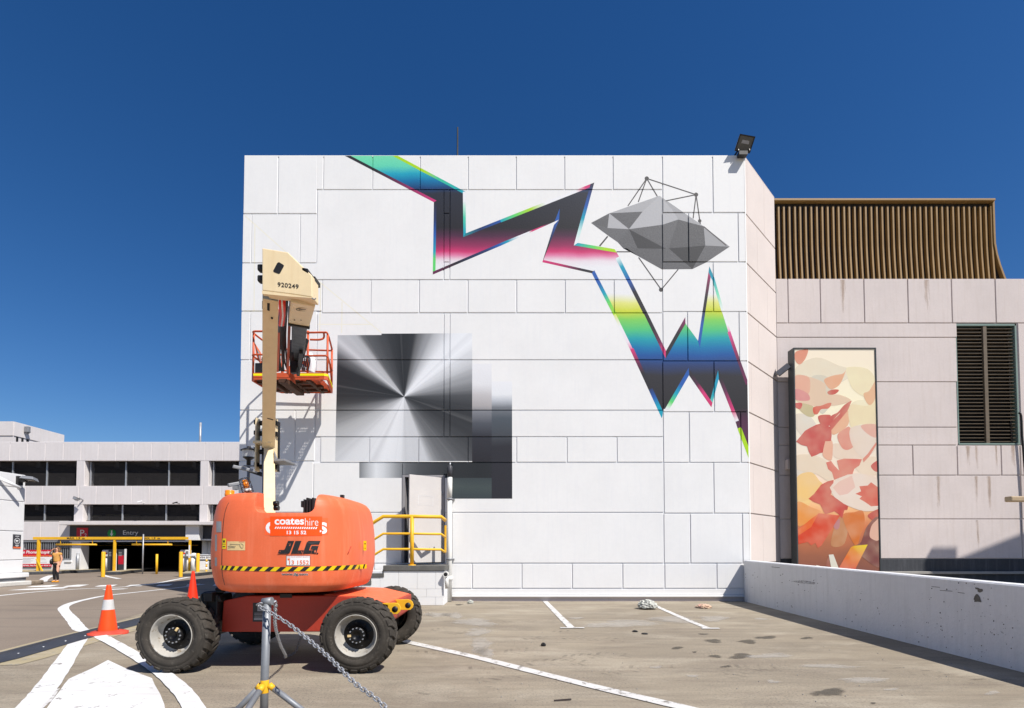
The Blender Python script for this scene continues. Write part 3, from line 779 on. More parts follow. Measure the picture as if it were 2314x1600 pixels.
def clip(poly, x0, x1, z0, z1):
    for ax, lim, sg in ((0, x0, 1), (0, x1, -1), (1, z0, 1), (1, z1, -1)):
        out = []
        for i, p in enumerate(poly):
            q = poly[(i+1) % len(poly)]
            a, b = (p[ax]-lim)*sg, (q[ax]-lim)*sg
            if a >= 0: out.append(p)
            if (a > 0 > b) or (a < 0 < b):
                t = a/(a-b); out.append((p[0]+(q[0]-p[0])*t, p[1]+(q[1]-p[1])*t))
        poly = out
        if len(poly) < 3: return []
    return poly
def painted(name, rects, ydepth, parent, mats, thick=.09, cham=.007, slots=None):
    """a wall panel made of one or two boxes, with the mural sprayed over its face"""
    vs, fs, mi, cl = [], [], [], []
    def face(pts, m, cols=None):
        b = len(vs); vs.extend(pts); fs.append(tuple(range(b, b+len(pts)))); mi.append(m); cl.append(cols or [(1, 1, 1, 1)]*len(pts))
    for x0, x1, z0, z1 in rects:
        y = ydepth; c = cham
        if cham and any(tr[1] and max(p[0] for p in tr[0]) > x0 and min(p[0] for p in tr[0]) < x1 and max(p[1] for p in tr[0]) > z0 and min(p[1] for p in tr[0]) < z1 and tr[3] < 1.9 for tr in PAINT): c = .0015
        f = [(x0+c, y, z0+c), (x1-c, y, z0+c), (x1-c, y, z1-c), (x0+c, y, z1-c)]
        o = [(x0, y+c, z0), (x1, y+c, z0), (x1, y+c, z1), (x0, y+c, z1)]
        bk = [(p[0], y+thick, p[2]) for p in o]
        face(f, 0)
        for i in range(4):
            j = (i+1) % 4
            if thick: face([f[i], o[i], o[j], f[j]], 0); face([o[i], bk[i], bk[j], o[j]], 0)
        for tri, sl, fn, ly in PAINT:
            if max(p[0] for p in tri) < x0 or min(p[0] for p in tri) > x1 or max(p[1] for p in tri) < z0 or min(p[1] for p in tri) > z1: continue
            q = clip(tri, x0+c*.4, x1-c*.4, z0+c*.4, z1-c*.4)
            if len(q) >= 3:
                face([(p[0], y-.0004*(ly+1), p[1]) for p in q], sl, [fn(p) for p in q])
                bx0, bx1, bz0, bz1 = x0+c*.4, x1-c*.4, z0+c*.4, z1-c*.4
                if thick:
                    for p, r in zip(q, q[1:]+q[:1]):      # the spray runs over the panel edge into the joint
                        for ax, lim, o in ((0, bx0, -.0006), (0, bx1, .0006), (1, bz0, -.0006), (1, bz1, .0006)):
                            if abs(p[ax]-lim) < 1e-6 and abs(r[ax]-lim) < 1e-6:
                                o2 = o*(1+ly*.3)+(c*.4 if o > 0 else -c*.4); ex = (o2, 0) if ax == 0 else (0, o2)
                                face([(p[0]+ex[0], y-.0004*(ly+1), p[1]+ex[1]), (r[0]+ex[0], y-.0004*(ly+1), r[1]+ex[1]), (r[0]+ex[0], y+.02, r[1]+ex[1]), (p[0]+ex[0], y+.02, p[1]+ex[1])], sl, [fn(p), fn(r), fn(r), fn(p)])
    me = bpy.data.meshes.new(name); me.from_pydata(vs, [], fs)
    for s in SLOT: me.materials.append(mats if s == 'white_wall' else M[s])
    me.polygons.foreach_set('material_index', mi)
    ca = me.color_attributes.new('Col', 'FLOAT_COLOR', 'CORNER')
    ca.data.foreach_set('color', [x for f in cl for c in f for x in c])
    # only keep the slots that are used
    used = sorted(set(mi)); names = [me.materials[i] for i in used]
    me.materials.clear()
    for m in names: me.materials.append(m)
    me.polygons.foreach_set('material_index', [used.index(i) for i in mi])
    b = bmesh.new(); b.from_mesh(me)
    for f in b.faces:
        f.normal_update()
        if f.normal.y > .05: f.normal_flip()
    b.to_mesh(me); b.free()
    return place(me, name, parent)
# ---------------------------------------------------------------- white mural building
XL, XR = FX(545, 760), FX(1687.5, 760)
ZT = fz(352)
F2 = 15.72
XC = at(1755, 760, F2).x
bld = thing('mural_building', ((XL+XR)/2, FY, 0), 'white block walled building painted with a jagged rainbow bolt and grey square mural', 'building')
dL, dR, dT = FX(912, 1170), FX(1001, 1170), fz(1078)
dB = fz(1272)
core = MB()
core.box(XL+.02, dL-.04, FY+.020, FY+.5, 0, ZT-.03).box(dR+.04, XR-.02, FY+.020, FY+.5, 0, ZT-.03).box(dL-.04, dR+.04, FY+.020, FY+.5, dT+.04, ZT-.03).box(dL-.04, dR+.04, FY+.020, FY+.5, 0, dB-.01)
core.build('wall_core', M['groove'], bld)
mass = MB()
fp = [(XL+.02, FY+.51), (XR-.36, FY+.51), (XC-.42, F2+.2), (XC-.42, FY+22), (XL+.02, FY+22)]
mass.prism([(x, y, 0) for x, y in fp], (0, 0, ZT-.06))
mass.build('rear_block', M['groove'], bld)
MB().box(dL+.03, dR-.03, FY+.44, FY+.5, dB, dT).build('doorway_shade', M['black'], bld)  # black panel paints the shade inside the open doorway
# paint inside the grooves
painted('groove_paint', [(XL+.03, dL-.05, dB, ZT-.05)], FY+.0185, bld, M['groove'], 0, 0)
painted('groove_paint', [(dL-.05, dR+.05, dT+.05, ZT-.05)], FY+.0185, bld, M['groove'], 0, 0)
painted('groove_paint', [(dR+.05, XR-.03, dB, ZT-.05)], FY+.0185, bld, M['groove'], 0, 0)
GAP = .015
def prect(x0, y0, x1, y1):
    ym = (y0+y1)/2
    a = XL if x0 < 556 and x0 < 0 else FX(x0, ym)
    return [FX(x0, ym)+GAP, FX(x1, ym)-GAP, fz(y1)+GAP, fz(y0)-GAP]
LFT, RGT, TOP = -1, -2, 352
def panel(*rs):
    out = []
    for r in rs:
        x0, y0, x1, y1 = r
        q = prect(600 if x0 == LFT else x0, y0, 900 if x1 == RGT else x1, y1)
        if x0 == LFT: q[0] = XL
        if x1 == RGT: q[1] = XR
        if y0 == TOP: q[3] = ZT
        out.append(q)
    if len(out) == 2:      # L shaped: the two boxes meet without a joint
        a, b = out
        if abs(rs[0][2]-rs[1][0]) < 1: a[1] = b[0] = (a[1]+b[0])/2
        else: a[1] = a[1]; 
        if abs(rs[0][3]-rs[1][1]) < 1: a[2] = b[3] = (a[2]+b[3])/2
    return painted('panel', out, FY, bld, M['white_wall'])
def row(y0, y1, xs):
    for a, b in zip(xs, xs[1:]): panel((a, y0, b, y1))
row(TOP, 428.5, [731, 842, 949.5, 1058, 1166.5, 1276, 1385, 1497])
panel((LFT, TOP, 628, 483)); panel((628, TOP, 716, 483), (716, TOP, 731, 428.5))
row(483, 594, [LFT, 568, 678, 716])
panel((LFT, 594, 622, 703)); panel((622, 594, 716, 703), (716, 632, 728, 703))
row(703, 813, [LFT, 565, 673, 716])
row(813, 927, [LFT, 618, 713])
row(927, 1042, [LFT, 558, 667, 712])
row(1042, 1158, [LFT, 612, 708])
row(1158, 1273, [LFT, 555, 662, 708])
row(1273, 1330, [LFT, 612, 708, 780, 845])
panel((716, 428.5, 1003, 632)); panel((1016.5, 428.5, 1497, 632))
for a, b in ((428.5, 482), (482, 592), (592, 632)): panel((1003, a, 1016.5, b))
row(632, 707, [728, 838, 947, 1057, 1167, 1277, 1388, 1497.5])
row(707, 813, [716, 1003, 1016.5, 1498])
row(813, 927, [713, 1003, 1016.5, 1498])
row(927, 987, [712, 1003, 1016.5, 1499])
row(987, 1045, [724, 835, 946, 1057.6, 1167, 1281, 1394, 1499])
panel((708, 1045, 909, 1158)); panel((1021, 1045, 1500, 1158)); panel((909, 1045, 1021, 1074))
panel((708, 1158, 909, 1273)); panel((1021, 1158, 1500, 1273))
row(1273, 1330, [845, 1067, 1179, 1293, 1407, 1502])
row(TOP, 480.5, [1497, 1610.6, RGT]); row(480.5, 592, [1497, 1556, 1668, RGT]); row(592, 704, [1497, 1612, RGT])
row(704, 815.6, [1498, 1554, 1670.6, RGT]); row(815.6, 930.5, [1498, 1614, RGT]); row(930.5, 1045, [1499, 1558, 1674.5, RGT])
row(1045, 1160, [1500, 1613, RGT]); row(1160, 1273, [1500, 1560, 1678, RGT]); row(1273, 1330, [1502, 1620, RGT])
panel((1004, 1076, 1021, 1158)); panel((1004, 1158, 1021, 1273))
# plinth with projecting lip, worn skirting below
pl = MB()
pl.box(XL, XR, FY-.005, FY+.020, fz(1344), fz(1331.5))
pl.build('plinth', M['white_wall'], bld, .006)
pl = MB().box(dR+.25, XR-.02, FY-.06, FY+.020, fz(1349), fz(1344.5))
pl.build('plinth_lip', M['white_wall'], bld, .01)
MB().box(XL, XR-.01, FY+.0, FY+.020, 0, fz(1349.5)).build('skirting', M['beige'], bld)
# coping
MB().box(XL, XR, FY+.002, FY+.3, ZT-.028, ZT+.015).build('coping', M['white_wall'], bld, .008)
# door frame, leaf
fr = MB()
fr.box(dL-.035, dL+.03, FY-.02, FY+.3, dB, dT).box(dR-.03, dR+.035, FY-.02, FY+.3, dB, dT).box(dL-.035, dR+.035, FY-.02, FY+.3, dT, dT+.05)
fr.build('door_frame', M['frame_grey'], bld, .004)
hinge = Vector((dR-.03, FY-.02, 0)); free = at(925, 1160, FY-.66)
dv = Vector((free.x-hinge.x, free.y-hinge.y, 0)); dn = dv.normalized().cross(Vector((0, 0, 1)))*.045
leaf = MB()
b0 = Vector((hinge.x, hinge.y, dB+.02)); 
pts = [b0, b0+dv, b0+dv+dn, b0+dn]
leaf.prism(pts, (0, 0, dT-dB-.04))
door = leaf.build('door', M['door'], bld, .006)
u_ = dv.normalized()
def on_door(s, z, o=.004): return b0 + dv*s + Vector((0, 0, z)) + (dn.normalized()*-o if dn.y > 0 else dn.normalized()*(.045+o))
outl = MB()
for s0, s1, z0, z1 in ((.28, .74, 1.50, 1.505), (.28, .74, 1.74, 1.745), (.28, .288, 1.5, 1.74), (.732, .74, 1.5, 1.74)):
    outl.poly([on_door(s0, z0), on_door(s1, z0), on_door(s1, z1), on_door(s0, z1)])
outl.build('sign_ghost', M['groove'], door)
h_ = MB()
for z in (.25, 1.0, 1.8): h_.cyl((hinge.x+.01, hinge.y-.012, dB+z), (hinge.x+.01, hinge.y-.012, dB+z+.1), .014, n=8)
h_.build('hinge', M['steel_dull'], door)

# chamfered return wall (cream precast)
ca, cb = Vector((XR, FY, 0)), Vector((XC, F2, 0))
cd = (cb-ca); cl_ = cd.length; cu_ = cd.normalized(); cn = Vector((cu_.y, -cu_.x, 0))
cc = MB().prism([ca-cn*.03, cb-cn*.03, cb-cn*.4, ca-cn*.4+cu_*.1], (0, 0, ZT-.03)); cc.build('chamfer_core', M['cream_precast'], bld)
def chs(px):   # pixel -> distance along the chamfer wall
    d = ray(px, 800); k = (ca.x*d.y-ca.y*d.x)/(cu_.y*d.x-cu_.x*d.y); return k
rowsy = [TOP, 480.5, 592, 704, 815.6, 930.5, 1045, 1160, 1273, 1356]
jo = [(1694.5, 1732), (1715,), (1697, 1736), (1715,), (1697, 1736), (1716,), (1698, 1738), (1718,), (1700, 1738)]
for (y0, y1), js in zip(zip(rowsy, rowsy[1:]), jo):
    ss = [0]+[chs(x) for x in js]+[cl_]
    z0 = fz(y1)+GAP if y1 < 1350 else 0; z1 = fz(y0)-GAP if y0 != TOP else ZT
    for i, (a, b) in enumerate(zip(ss, ss[1:])):
        a2, b2 = a+(0.004 if i else .001), b-.004
        p = [ca+cu_*a2+cn*.0, ca+cu_*b2, ca+cu_*b2-cn*.028, ca+cu_*a2-cn*.028]
        MB().prism([q+Vector((0, 0, z0)) for q in p], (0, 0, z1-z0)).build('chamfer_panel', M['cream_precast'], bld, .007, 1)
# white paint wraps a hand's width round the corner
MB().prism([ca+cn*.002, ca+cu_*.07+cn*.002, ca+cu_*.07+cn*.0005, ca+cn*.0005], (0, 0, ZT)).build('paint_overlap', M['white_wall'], bld)
MB().prism([ca, cb, cb-cn*.3, ca-cn*.3], (0, 0, .02)).build('chamfer_coping', M['cream_precast'], bld).location.z += ZT

# ---------------------------------------------------------------- beige building on the right
def f2(px, py): return at(px, py, F2)
def z2f(py): return at(1950, py, F2).z
XE = f2(2520, 800).x
rb = thing('beige_building', (XC+4, F2, 0), 'long beige panelled building to the right with black louvre window', 'building')
lx0, lx1, lz0, lz1 = f2(2163, 860).x, f2(2302, 860).x, z2f(1005), z2f(731)
RT = z2f(630)
c2 = MB()
c2.box(XC-.3, lx0, F2+.03, F2+.5, 0, RT-.03).box(lx1, XE, F2+.03, F2+.5, 0, RT-.03).box(lx0, lx1, F2+.03, F2+.5, 0, lz0).box(lx0, lx1, F2+.03, F2+.5, lz1, RT-.03)
c2.box(XC-.3, XE, F2+.51, F2+10, 0, RT-.3)
c2.build('wall_core', M['beige'], rb)
def bp(x0, y0, x1, y1, top=False):
    ym = (y0+y1)/2
    a = f2(x0, ym).x+.013; b = f2(x1, ym).x-.013; z1 = RT if top else z2f(y0)-.013; z0 = z2f(y1)+.013
    if x0 <= 1757: a = XC+.004
    MB().box(a, b, F2, F2+.09, z0, z1).build('panel', M['beige'], rb, .008, 1)
def brow(y0, y1, xs, top=False):
    for a, b in zip(xs, xs[1:]): bp(a, y0, b, y1, top)
brow(630, 730, [1757, 1781, 1854, 1953, 2052, 2151, 2250, 2349, 2448, 2510], True)
brow(730, 762.5, [1757, 2163]); brow(762.5, 863, [1757, 2163]); brow(863, 965.6, [1757, 2163]); brow(965.6, 1006, [1757, 2163])
brow(730, 1006, [2304, 2510])
brow(1006, 1074, [1757, 1862, 1962, 2063, 2163.6, 2263, 2306, 2400, 2510])
brow(1074, 1173, [1757, 2308, 2510]); brow(1173, 1262.6, [1757, 2310, 2510])
MB().box(XC+.01, XE, F2-.01, F2+.09, z2f(1291), z2f(1263)).build('plinth', M['plinth_black'], rb, .008)
MB().box(XC+.01, XE, F2-.12, F2+.09, z2f(1297), z2f(1291)).build('ledge', M['concrete'], rb, .01)
MB().box(XC+.01, XE, F2-.02, F2+.09, 0, z2f(1297.5)).build('base', M['plinth_black'], rb)  # black here paints the shadow below the ledge
MB().box(XC+.01, XE, F2+.095, F2+.35, RT-.03, RT).build('coping', M['beige'], rb)
# louvre window
lv = MB()
lv.box(lx0, lx0+.04, F2+.02, F2+.2, lz0, lz1).box(lx1-.05, lx1, F2+.02, F2+.2, lz0, lz1).box(lx0, lx1, F2+.02, F2+.2, lz1-.06, lz1).box(lx0, lx1, F2+.0, F2+.2, lz0, lz0+.05)
win = lv.build('louvre_frame', M['green_frame'], rb, .004)
MB().box(lx0, lx1, F2+.30, F2+.34, lz0, lz1).build('louvre_void', M['louvre_back'], win)
xm = f2(2231, 860).x
MB().box(xm-.055, xm+.055, F2+.03, F2+.1, lz0+.05, lz1-.06).build('mullion', M['slat'], win, .006)
nsl = 33
for x0, x1 in ((lx0+.04, xm-.056), (xm+.056, lx1-.05)):
    first = None
    for i in range(nsl):
        z = lz0+.06+(lz1-lz0-.14)*(i+.5)/nsl
        if first is None:
            sl = MB()
            sl.add([(x0, F2+.06, z-.008), (x1, F2+.06, z-.008), (x1, F2+.19, z-.006), (x0, F2+.19, z-.006), (x0, F2+.06, z+.007), (x1, F2+.06, z+.007), (x1, F2+.19, z+.012), (x0, F2+.19, z+.012)],
                   [(0, 3, 2, 1), (4, 5, 6, 7), (0, 1, 5, 4), (1, 2, 6, 5), (2, 3, 7, 6), (3, 0, 4, 7)])
            first = sl.build('slat', M['slat'], win); z_first = z
        else:
            c = first.copy(); COL.objects.link(c); c.location.z = z-z_first
# ribbed brown roof screen behind the parapet
RY = F2+1.6
def rr(px, py, Y=RY): return at(px, py, Y)
roof = thing('ribbed_roof_screen', (rr(1990, 640).x, RY, RT-.2), 'brown ribbed metal roof screen rising behind the beige parapet', 'roof screen')
rz1, rz0 = rr(1990, 457).z, RT-.2
def flare(t):   # outward sweep towards the bottom, t=0 bottom .. 1 top
    return .62*max(0, 1-t/.62)**1.5
xa, xb = rr(1740, 550).x, rr(2240, 500).x
prof = [(i/10) for i in range(11)]
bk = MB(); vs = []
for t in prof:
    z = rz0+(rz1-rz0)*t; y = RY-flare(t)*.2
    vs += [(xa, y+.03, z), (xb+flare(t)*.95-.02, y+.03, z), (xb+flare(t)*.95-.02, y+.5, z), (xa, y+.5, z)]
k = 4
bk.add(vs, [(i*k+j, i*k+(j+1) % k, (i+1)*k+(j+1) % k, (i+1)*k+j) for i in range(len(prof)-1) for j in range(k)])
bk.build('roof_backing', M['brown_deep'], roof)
pitch = rr(1797, 550).x-rr(1784.7, 550).x
proto = None
for i in range(int((xb-xa)/pitch)+1):
    x = xa+.06+i*pitch
    if x > xb-.03: break
    if proto is None:
        rbm = MB(); vs = []
        for t in [q*.952 for q in prof]:
            z = rz0+(rz1-rz0)*t; y = RY-flare(t)*.2
            vs += [(x, y+.025, z), (x+.006, y-.07, z), (x+.060, y-.07, z), (x+.066, y+.025, z)]
        rbm.add(vs, [(a*4+j, a*4+(j+1) % 4, (a+1)*4+(j+1) % 4, (a+1)*4+j) for a in range(len(prof)-1) for j in range(4)]+[(40, 41, 42, 43)])
        proto = rbm.build('rib', M['brown_rib'], roof); px0 = x
    else:
        c = proto.copy(); COL.objects.link(c); c.location.x = x-px0+random.uniform(-.006, .006)
MB().box(xa, xb+.02, RY-.16, RY+.5, rz1-.04, rz1+.03).build('top_flashing', M['brown_rib'], roof, .006)
ed = MB(); vs = []
for t in prof:
    z = rz0+(rz1-rz0)*t; y = RY-flare(t)*.2; x = xb+flare(t)*.95
    vs += [(x-.02, y-.1, z), (x+.04, y-.1, z), (x+.04, y+.5, z), (x-.02, y+.5, z)]
ed.add(vs, [(i*k+j, i*k+(j+1) % k, (i+1)*k+(j+1) % k, (i+1)*k+j) for i in range(len(prof)-1) for j in range(k)]+[(40, 41, 42, 43)])
ed.build('edge_flashing', M['brown_rib'], roof)
# small white aerial on the roof far right
ar = MB()
p = at(2306, 632, F2+2)
for dx in (0, .09): ar.cyl((p.x+dx, p.y, RT-.1), (p.x+dx, p.y, RT+.5), .015, n=8)
ar.bar((p.x-.01, p.y, RT+.3), (p.x+.12, p.y, RT+.3), .02, .02)
tag(ar.build('roof_aerial', M['white']), 'small white twin pole fitting on the beige roof at the far right edge', 'aerial')
# mast on the mural building roof and pole behind
p = at(1034, 352, FY+3)
q = at(1034, 288, FY+3)
tag(MB().cyl((p.x, p.y, ZT-.06), (q.x, p.y, q.z), .035, .025, 8).build('roof_mast', M['black']), 'thin dark mast standing on the roof of the mural building', 'mast')
# ---------------------------------------------------------------- ramp parapet on the right
pa, pb = gnd(1681, 1358), gnd(2314, 1520)
pa.y = FY-.065; pa.x = at(1680, 1356, FY).x
dirp = (pb-pa).normalized(); pc = pa+dirp*15.5
nP = Vector((-dirp.y, dirp.x, 0))           # towards the ramp (+X)
if nP.x < 0: nP = -nP
zA, zB = at(1670, 1266, FY-.05).z, at(2314, 1322, pb.y).z
L1 = (pb-pa).length
def ptop(s): return zA+(zB-zA)*s/L1
par = MB(); rows = []
n = 16
for i in range(n+1):
    s = 15.5*i/n; p = pa+dirp*s; zt = ptop(s)
    rows.append([p, p+Vector((0, 0, zt-.02)), p+nP*.02+Vector((0, 0, zt)), p+nP*.20+Vector((0, 0, zt)), p+nP*.22+Vector((0, 0, zt-.02)), p+nP*.22])
par.add([v for r in rows for v in r], [(i*6+j, i*6+(j+1) % 6, (i+1)*6+(j+1) % 6, (i+1)*6+j) for i in range(n) for j in range(6)]+[(0, 1, 2, 3, 4, 5), tuple(n*6+j for j in range(5, -1, -1))])
po = par.build('parapet_wall', M['parapet'])
tag(po, 'low white concrete parapet wall running from the mural building to the right, chipped and spotted', 'parapet wall')
def on_par(px, py, o=.003):
    # intersect the pixel ray with the parapet's inner face
    d = ray(px, py); nn = nP; t = (pa-Vector((0, 0, H))).dot(nn)/d.dot(nn)
    return Vector((0, 0, H))+d*t-nn*o
M['chip'] = pm('exposed_concrete_chip', (.16, .15, .13, 1), .9, .3, 20, 80)
M['scuff'] = decal_mat('grey_scuff', (.28, .27, .27, 1), 30, .40, .6, .8, (.5, .5, 3))
M['pit'] = pm('dark_pit', (.10, .085, .07, 1), .9, .3, 20, 80)
for poly in ([(1955, 280), (1975, 282), (1990, 290), (2010, 292), (2012, 308), (1990, 318), (1975, 312), (1972, 296), (1958, 292)], [(1962, 328), (1975, 330), (1990, 350), (2002, 388), (1975, 384), (1950, 386), (1948, 350)]):
    MB().poly([on_par(*z4(u, v)) for u, v in poly]).build('paint_chip', M['chip'], po)
MB().poly([on_par(*z4(u, v)) for u, v in [(620, 236), (700, 228), (800, 244), (790, 258), (690, 250)]]).build('scuff_mark', M['scuff'], po)
pits = MB()
rp = random.Random(5)
for i in range(420):
    u = rp.uniform(290, 2306) if i > 90 else rp.uniform(1500, 2306)
    top, bot = 88+(u-250)*.0858, 375+(u-265)*.26
    v = top+14+(bot-top-24)*(1-(1-rp.random())*rp.random()**.3 if rp.random() < .65 else rp.random())
    v = min(bot-6, max(top+8, v))
    r = rp.choice([.7, .8, 1, 1, 1.3, 1.6, 2.2, 3.2, 4.6])*(.6+.5*u/2300)
    x, y = z4(u, v); a0 = rp.uniform(0, 6)
    pits.poly([on_par(x+r/3.2*math.cos(a0+a*2.09/2)*rp.uniform(.6, 1.2), y+r/3.2*math.sin(a0+a*2.09/2)*rp.uniform(.7, 1.5)) for a in range(6)])
for u, v, w in ((1640, 272, 60), (1700, 300, 90), (1830, 315, 50), (480, 130, 60)):
    x, y = z4(u, v); pits.poly([on_par(x, y), on_par(x+w/3.2, y+2), on_par(x+w/3.2, y+3), on_par(x, y+1)])
pits.build('pitting', M['pit'], po, kind='stuff', fix=False)

# ---------------------------------------------------------------- tall printed sign
SY = 15.08
s_tl, s_tr = at(1792, 786, SY), at(1979, 785, SY)
sx0, sx1, szt = s_tl.x, s_tr.x, s_tl.z
sg = thing('banner_sign', ((sx0+sx1)/2, SY, .3), 'tall upright sign box printed with red and peach leaves over cream, behind the parapet', 'sign')
MB().box(sx0, sx1, SY+.012, SY+.30, .35, szt).build('sign_box', M['sign_frame'], sg, .006)
fm = MB(); fw = .035
fm.box(sx0, sx0+fw, SY-.02, SY+.011, .35, szt).box(sx1-fw, sx1, SY-.02, SY+.011, .35, szt).box(sx0+fw, sx1-fw, SY-.02, SY+.011, szt-fw, szt)
fm.build('sign_frame', M['sign_frame'], sg, .004)
def sp(u, v): q = at(1720+u/2.66, 740+v/2.66, SY); return Vector((q.x, 0, q.z))
N = NT('printed_leaf_ground'); s_ = N.new('ShaderNodeSeparateXYZ'); N.ln(N.pos(), s_.inputs[0])
zlo, zhi = sp(400, 1460).z, sp(400, 120).z
t_ = N.math('DIVIDE', N.math('SUBTRACT', N.math('ADD', s_.outputs[2], N.math('MULTIPLY', N.noise(N.pos(), 1.1, 2), .6)), zlo), zhi-zlo, True)
N.col(N.ramp(t_, [(0, alb((116, 72, 66))), (.12, alb((150, 92, 66))), (.24, alb((206, 120, 76))), (.34, alb((240, 186, 130))), (.46, alb((238, 214, 190))), (.62, alb((232, 222, 202))), (.8, alb((244, 234, 200))), (1, alb((240, 226, 200)))])); N.rough(.35)
M['print_ground'] = N.mat
MB().poly([(sx0+fw, SY+.002, .4), (sx1-fw, SY+.002, .4), (sx1-fw, SY+.002, szt-fw), (sx0+fw, SY+.002, szt-fw)]).build('printed_face', M['print_ground'], sg)
SH = [([(205, 150), (245, 135), (282, 130), (270, 180), (235, 222), (206, 200)], (230, 142, 112)), ([(380, 312), (430, 290), (490, 278), (508, 258), (490, 310), (465, 350), (420, 372), (390, 345)], (240, 178, 138)),
 ([(195, 292), (285, 296), (380, 336), (395, 402), (470, 404), (540, 440), (440, 470), (300, 470), (196, 425)], (236, 206, 176)), ([(205, 292), (286, 300), (290, 390), (250, 400), (206, 360)], (238, 178, 152)), ([(202, 370), (262, 385), (292, 415), (282, 440), (203, 432)], (226, 150, 146)),
 ([(398, 388), (430, 373), (468, 376), (445, 400), (410, 404)], (206, 62, 52)), ([(205, 460), (250, 455), (320, 480), (320, 530), (280, 535), (235, 500)], (206, 192, 148)), ([(204, 455), (246, 456), (236, 490), (206, 480)], (212, 90, 88)),
 ([(545, 440), (500, 466), (460, 510), (420, 532), (370, 590), (400, 596), (440, 548), (500, 486)], (206, 84, 74)), ([(314, 480), (360, 470), (400, 455), (422, 456), (405, 486), (360, 492), (340, 520), (316, 518)], (222, 100, 78)), ([(344, 532), (416, 526), (400, 556), (362, 584)], (208, 78, 68)),
 ([(430, 560), (520, 500), (525, 580), (470, 630), (425, 640)], (242, 180, 140)), ([(530, 470), (640, 470), (700, 420), (695, 590), (600, 580), (540, 600)], (248, 232, 188)), ([(615, 400), (650, 380), (690, 320), (692, 400), (668, 458), (640, 460)], (240, 190, 148)),
 ([(210, 688), (260, 622), (310, 590), (350, 580), (420, 604), (424, 680), (385, 686), (372, 750), (345, 762), (302, 778), (276, 720)], (206, 58, 56)), ([(380, 688), (425, 680), (430, 740), (420, 800), (370, 770)], (240, 182, 152)), ([(458, 650), (500, 610), (535, 602), (560, 700), (525, 735), (485, 722)], (230, 142, 124)),
 ([(535, 610), (600, 586), (692, 590), (692, 720), (640, 775), (590, 770), (540, 690)], (240, 222, 204)), ([(600, 590), (692, 585), (692, 660), (640, 640)], (236, 182, 162)), ([(214, 770), (330, 770), (420, 830), (420, 930), (330, 880), (214, 850)], (240, 222, 196)),
 ([(388, 815), (425, 800), (490, 786), (605, 792), (585, 830), (552, 882), (500, 890), (436, 916), (402, 860)], (222, 122, 104)), ([(500, 830), (560, 800), (580, 805), (540, 850), (500, 870)], (244, 216, 190)), ([(216, 900), (300, 870), (350, 920), (370, 950), (320, 1000), (280, 1034), (217, 1030)], (250, 208, 132)),
 ([(660, 830), (706, 800), (706, 862), (680, 862)], (206, 74, 70)), ([(214, 1050), (300, 1080), (360, 1110), (300, 1160), (216, 1190)], (240, 158, 76)), ([(284, 1032), (330, 985), (372, 940), (436, 916), (420, 1000), (512, 1062), (484, 1146), (440, 1108), (384, 1124), (354, 1066)], (214, 72, 62)),
 ([(440, 1030), (520, 1010), (520, 1090), (500, 1100), (482, 1140)], (196, 52, 46)), ([(412, 962), (450, 915), (520, 884), (600, 878), (708, 918), (714, 1080), (655, 1104), (590, 1098), (500, 1062), (440, 1020)], (244, 224, 206)), ([(430, 962), (470, 925), (545, 890), (566, 960), (520, 1000), (470, 1010)], (240, 198, 180)), ([(566, 1000), (610, 985), (612, 940), (660, 930), (714, 968), (714, 1070), (650, 1060), (600, 1040)], (228, 110, 82)),
 ([(640, 1130), (714, 1090), (716, 1150), (690, 1170)], (196, 56, 52)), ([(490, 1136), (560, 1110), (612, 1104), (622, 1180), (600, 1240), (565, 1312)], (220, 120, 48)), ([(600, 1290), (640, 1190), (716, 1150), (724, 1440), (560, 1330)], (132, 76, 72)), ([(655, 1262), (660, 1200), (686, 1165), (716, 1152), (716, 1276)], (238, 188, 164)),
 ([(680, 1300), (718, 1280), (720, 1350)], (118, 36, 40)), ([(435, 1190), (470, 1150), (470, 1200), (450, 1215)], (190, 120, 130))]
PALE = [([(200, 250), (330, 180), (470, 230), (560, 260), (480, 330), (340, 350), (230, 330)], (242, 232, 206)), ([(520, 240), (640, 250), (690, 330), (650, 420), (560, 380), (520, 300)], (250, 238, 196)), ([(300, 300), (400, 300), (430, 420), (370, 520), (310, 430)], (222, 216, 196)), ([(540, 460), (640, 440), (690, 540), (640, 600), (540, 580)], (252, 242, 206)),
 ([(210, 520), (300, 540), (350, 640), (260, 660), (208, 600)], (232, 224, 208)), ([(430, 700), (560, 720), (620, 800), (540, 800), (440, 780)], (242, 220, 198)), ([(215, 800), (300, 790), (340, 860), (280, 910), (216, 890)], (232, 222, 204)), ([(560, 800), (700, 780), (706, 880), (600, 880)], (246, 226, 200)), ([(230, 930), (320, 960), (280, 1080), (222, 1060)], (252, 214, 140)), ([(460, 1130), (520, 1170), (500, 1300), (420, 1310), (440, 1200)], (196, 130, 80)), ([(300, 1170), (400, 1140), (420, 1220), (330, 1270)], (236, 96, 46))]
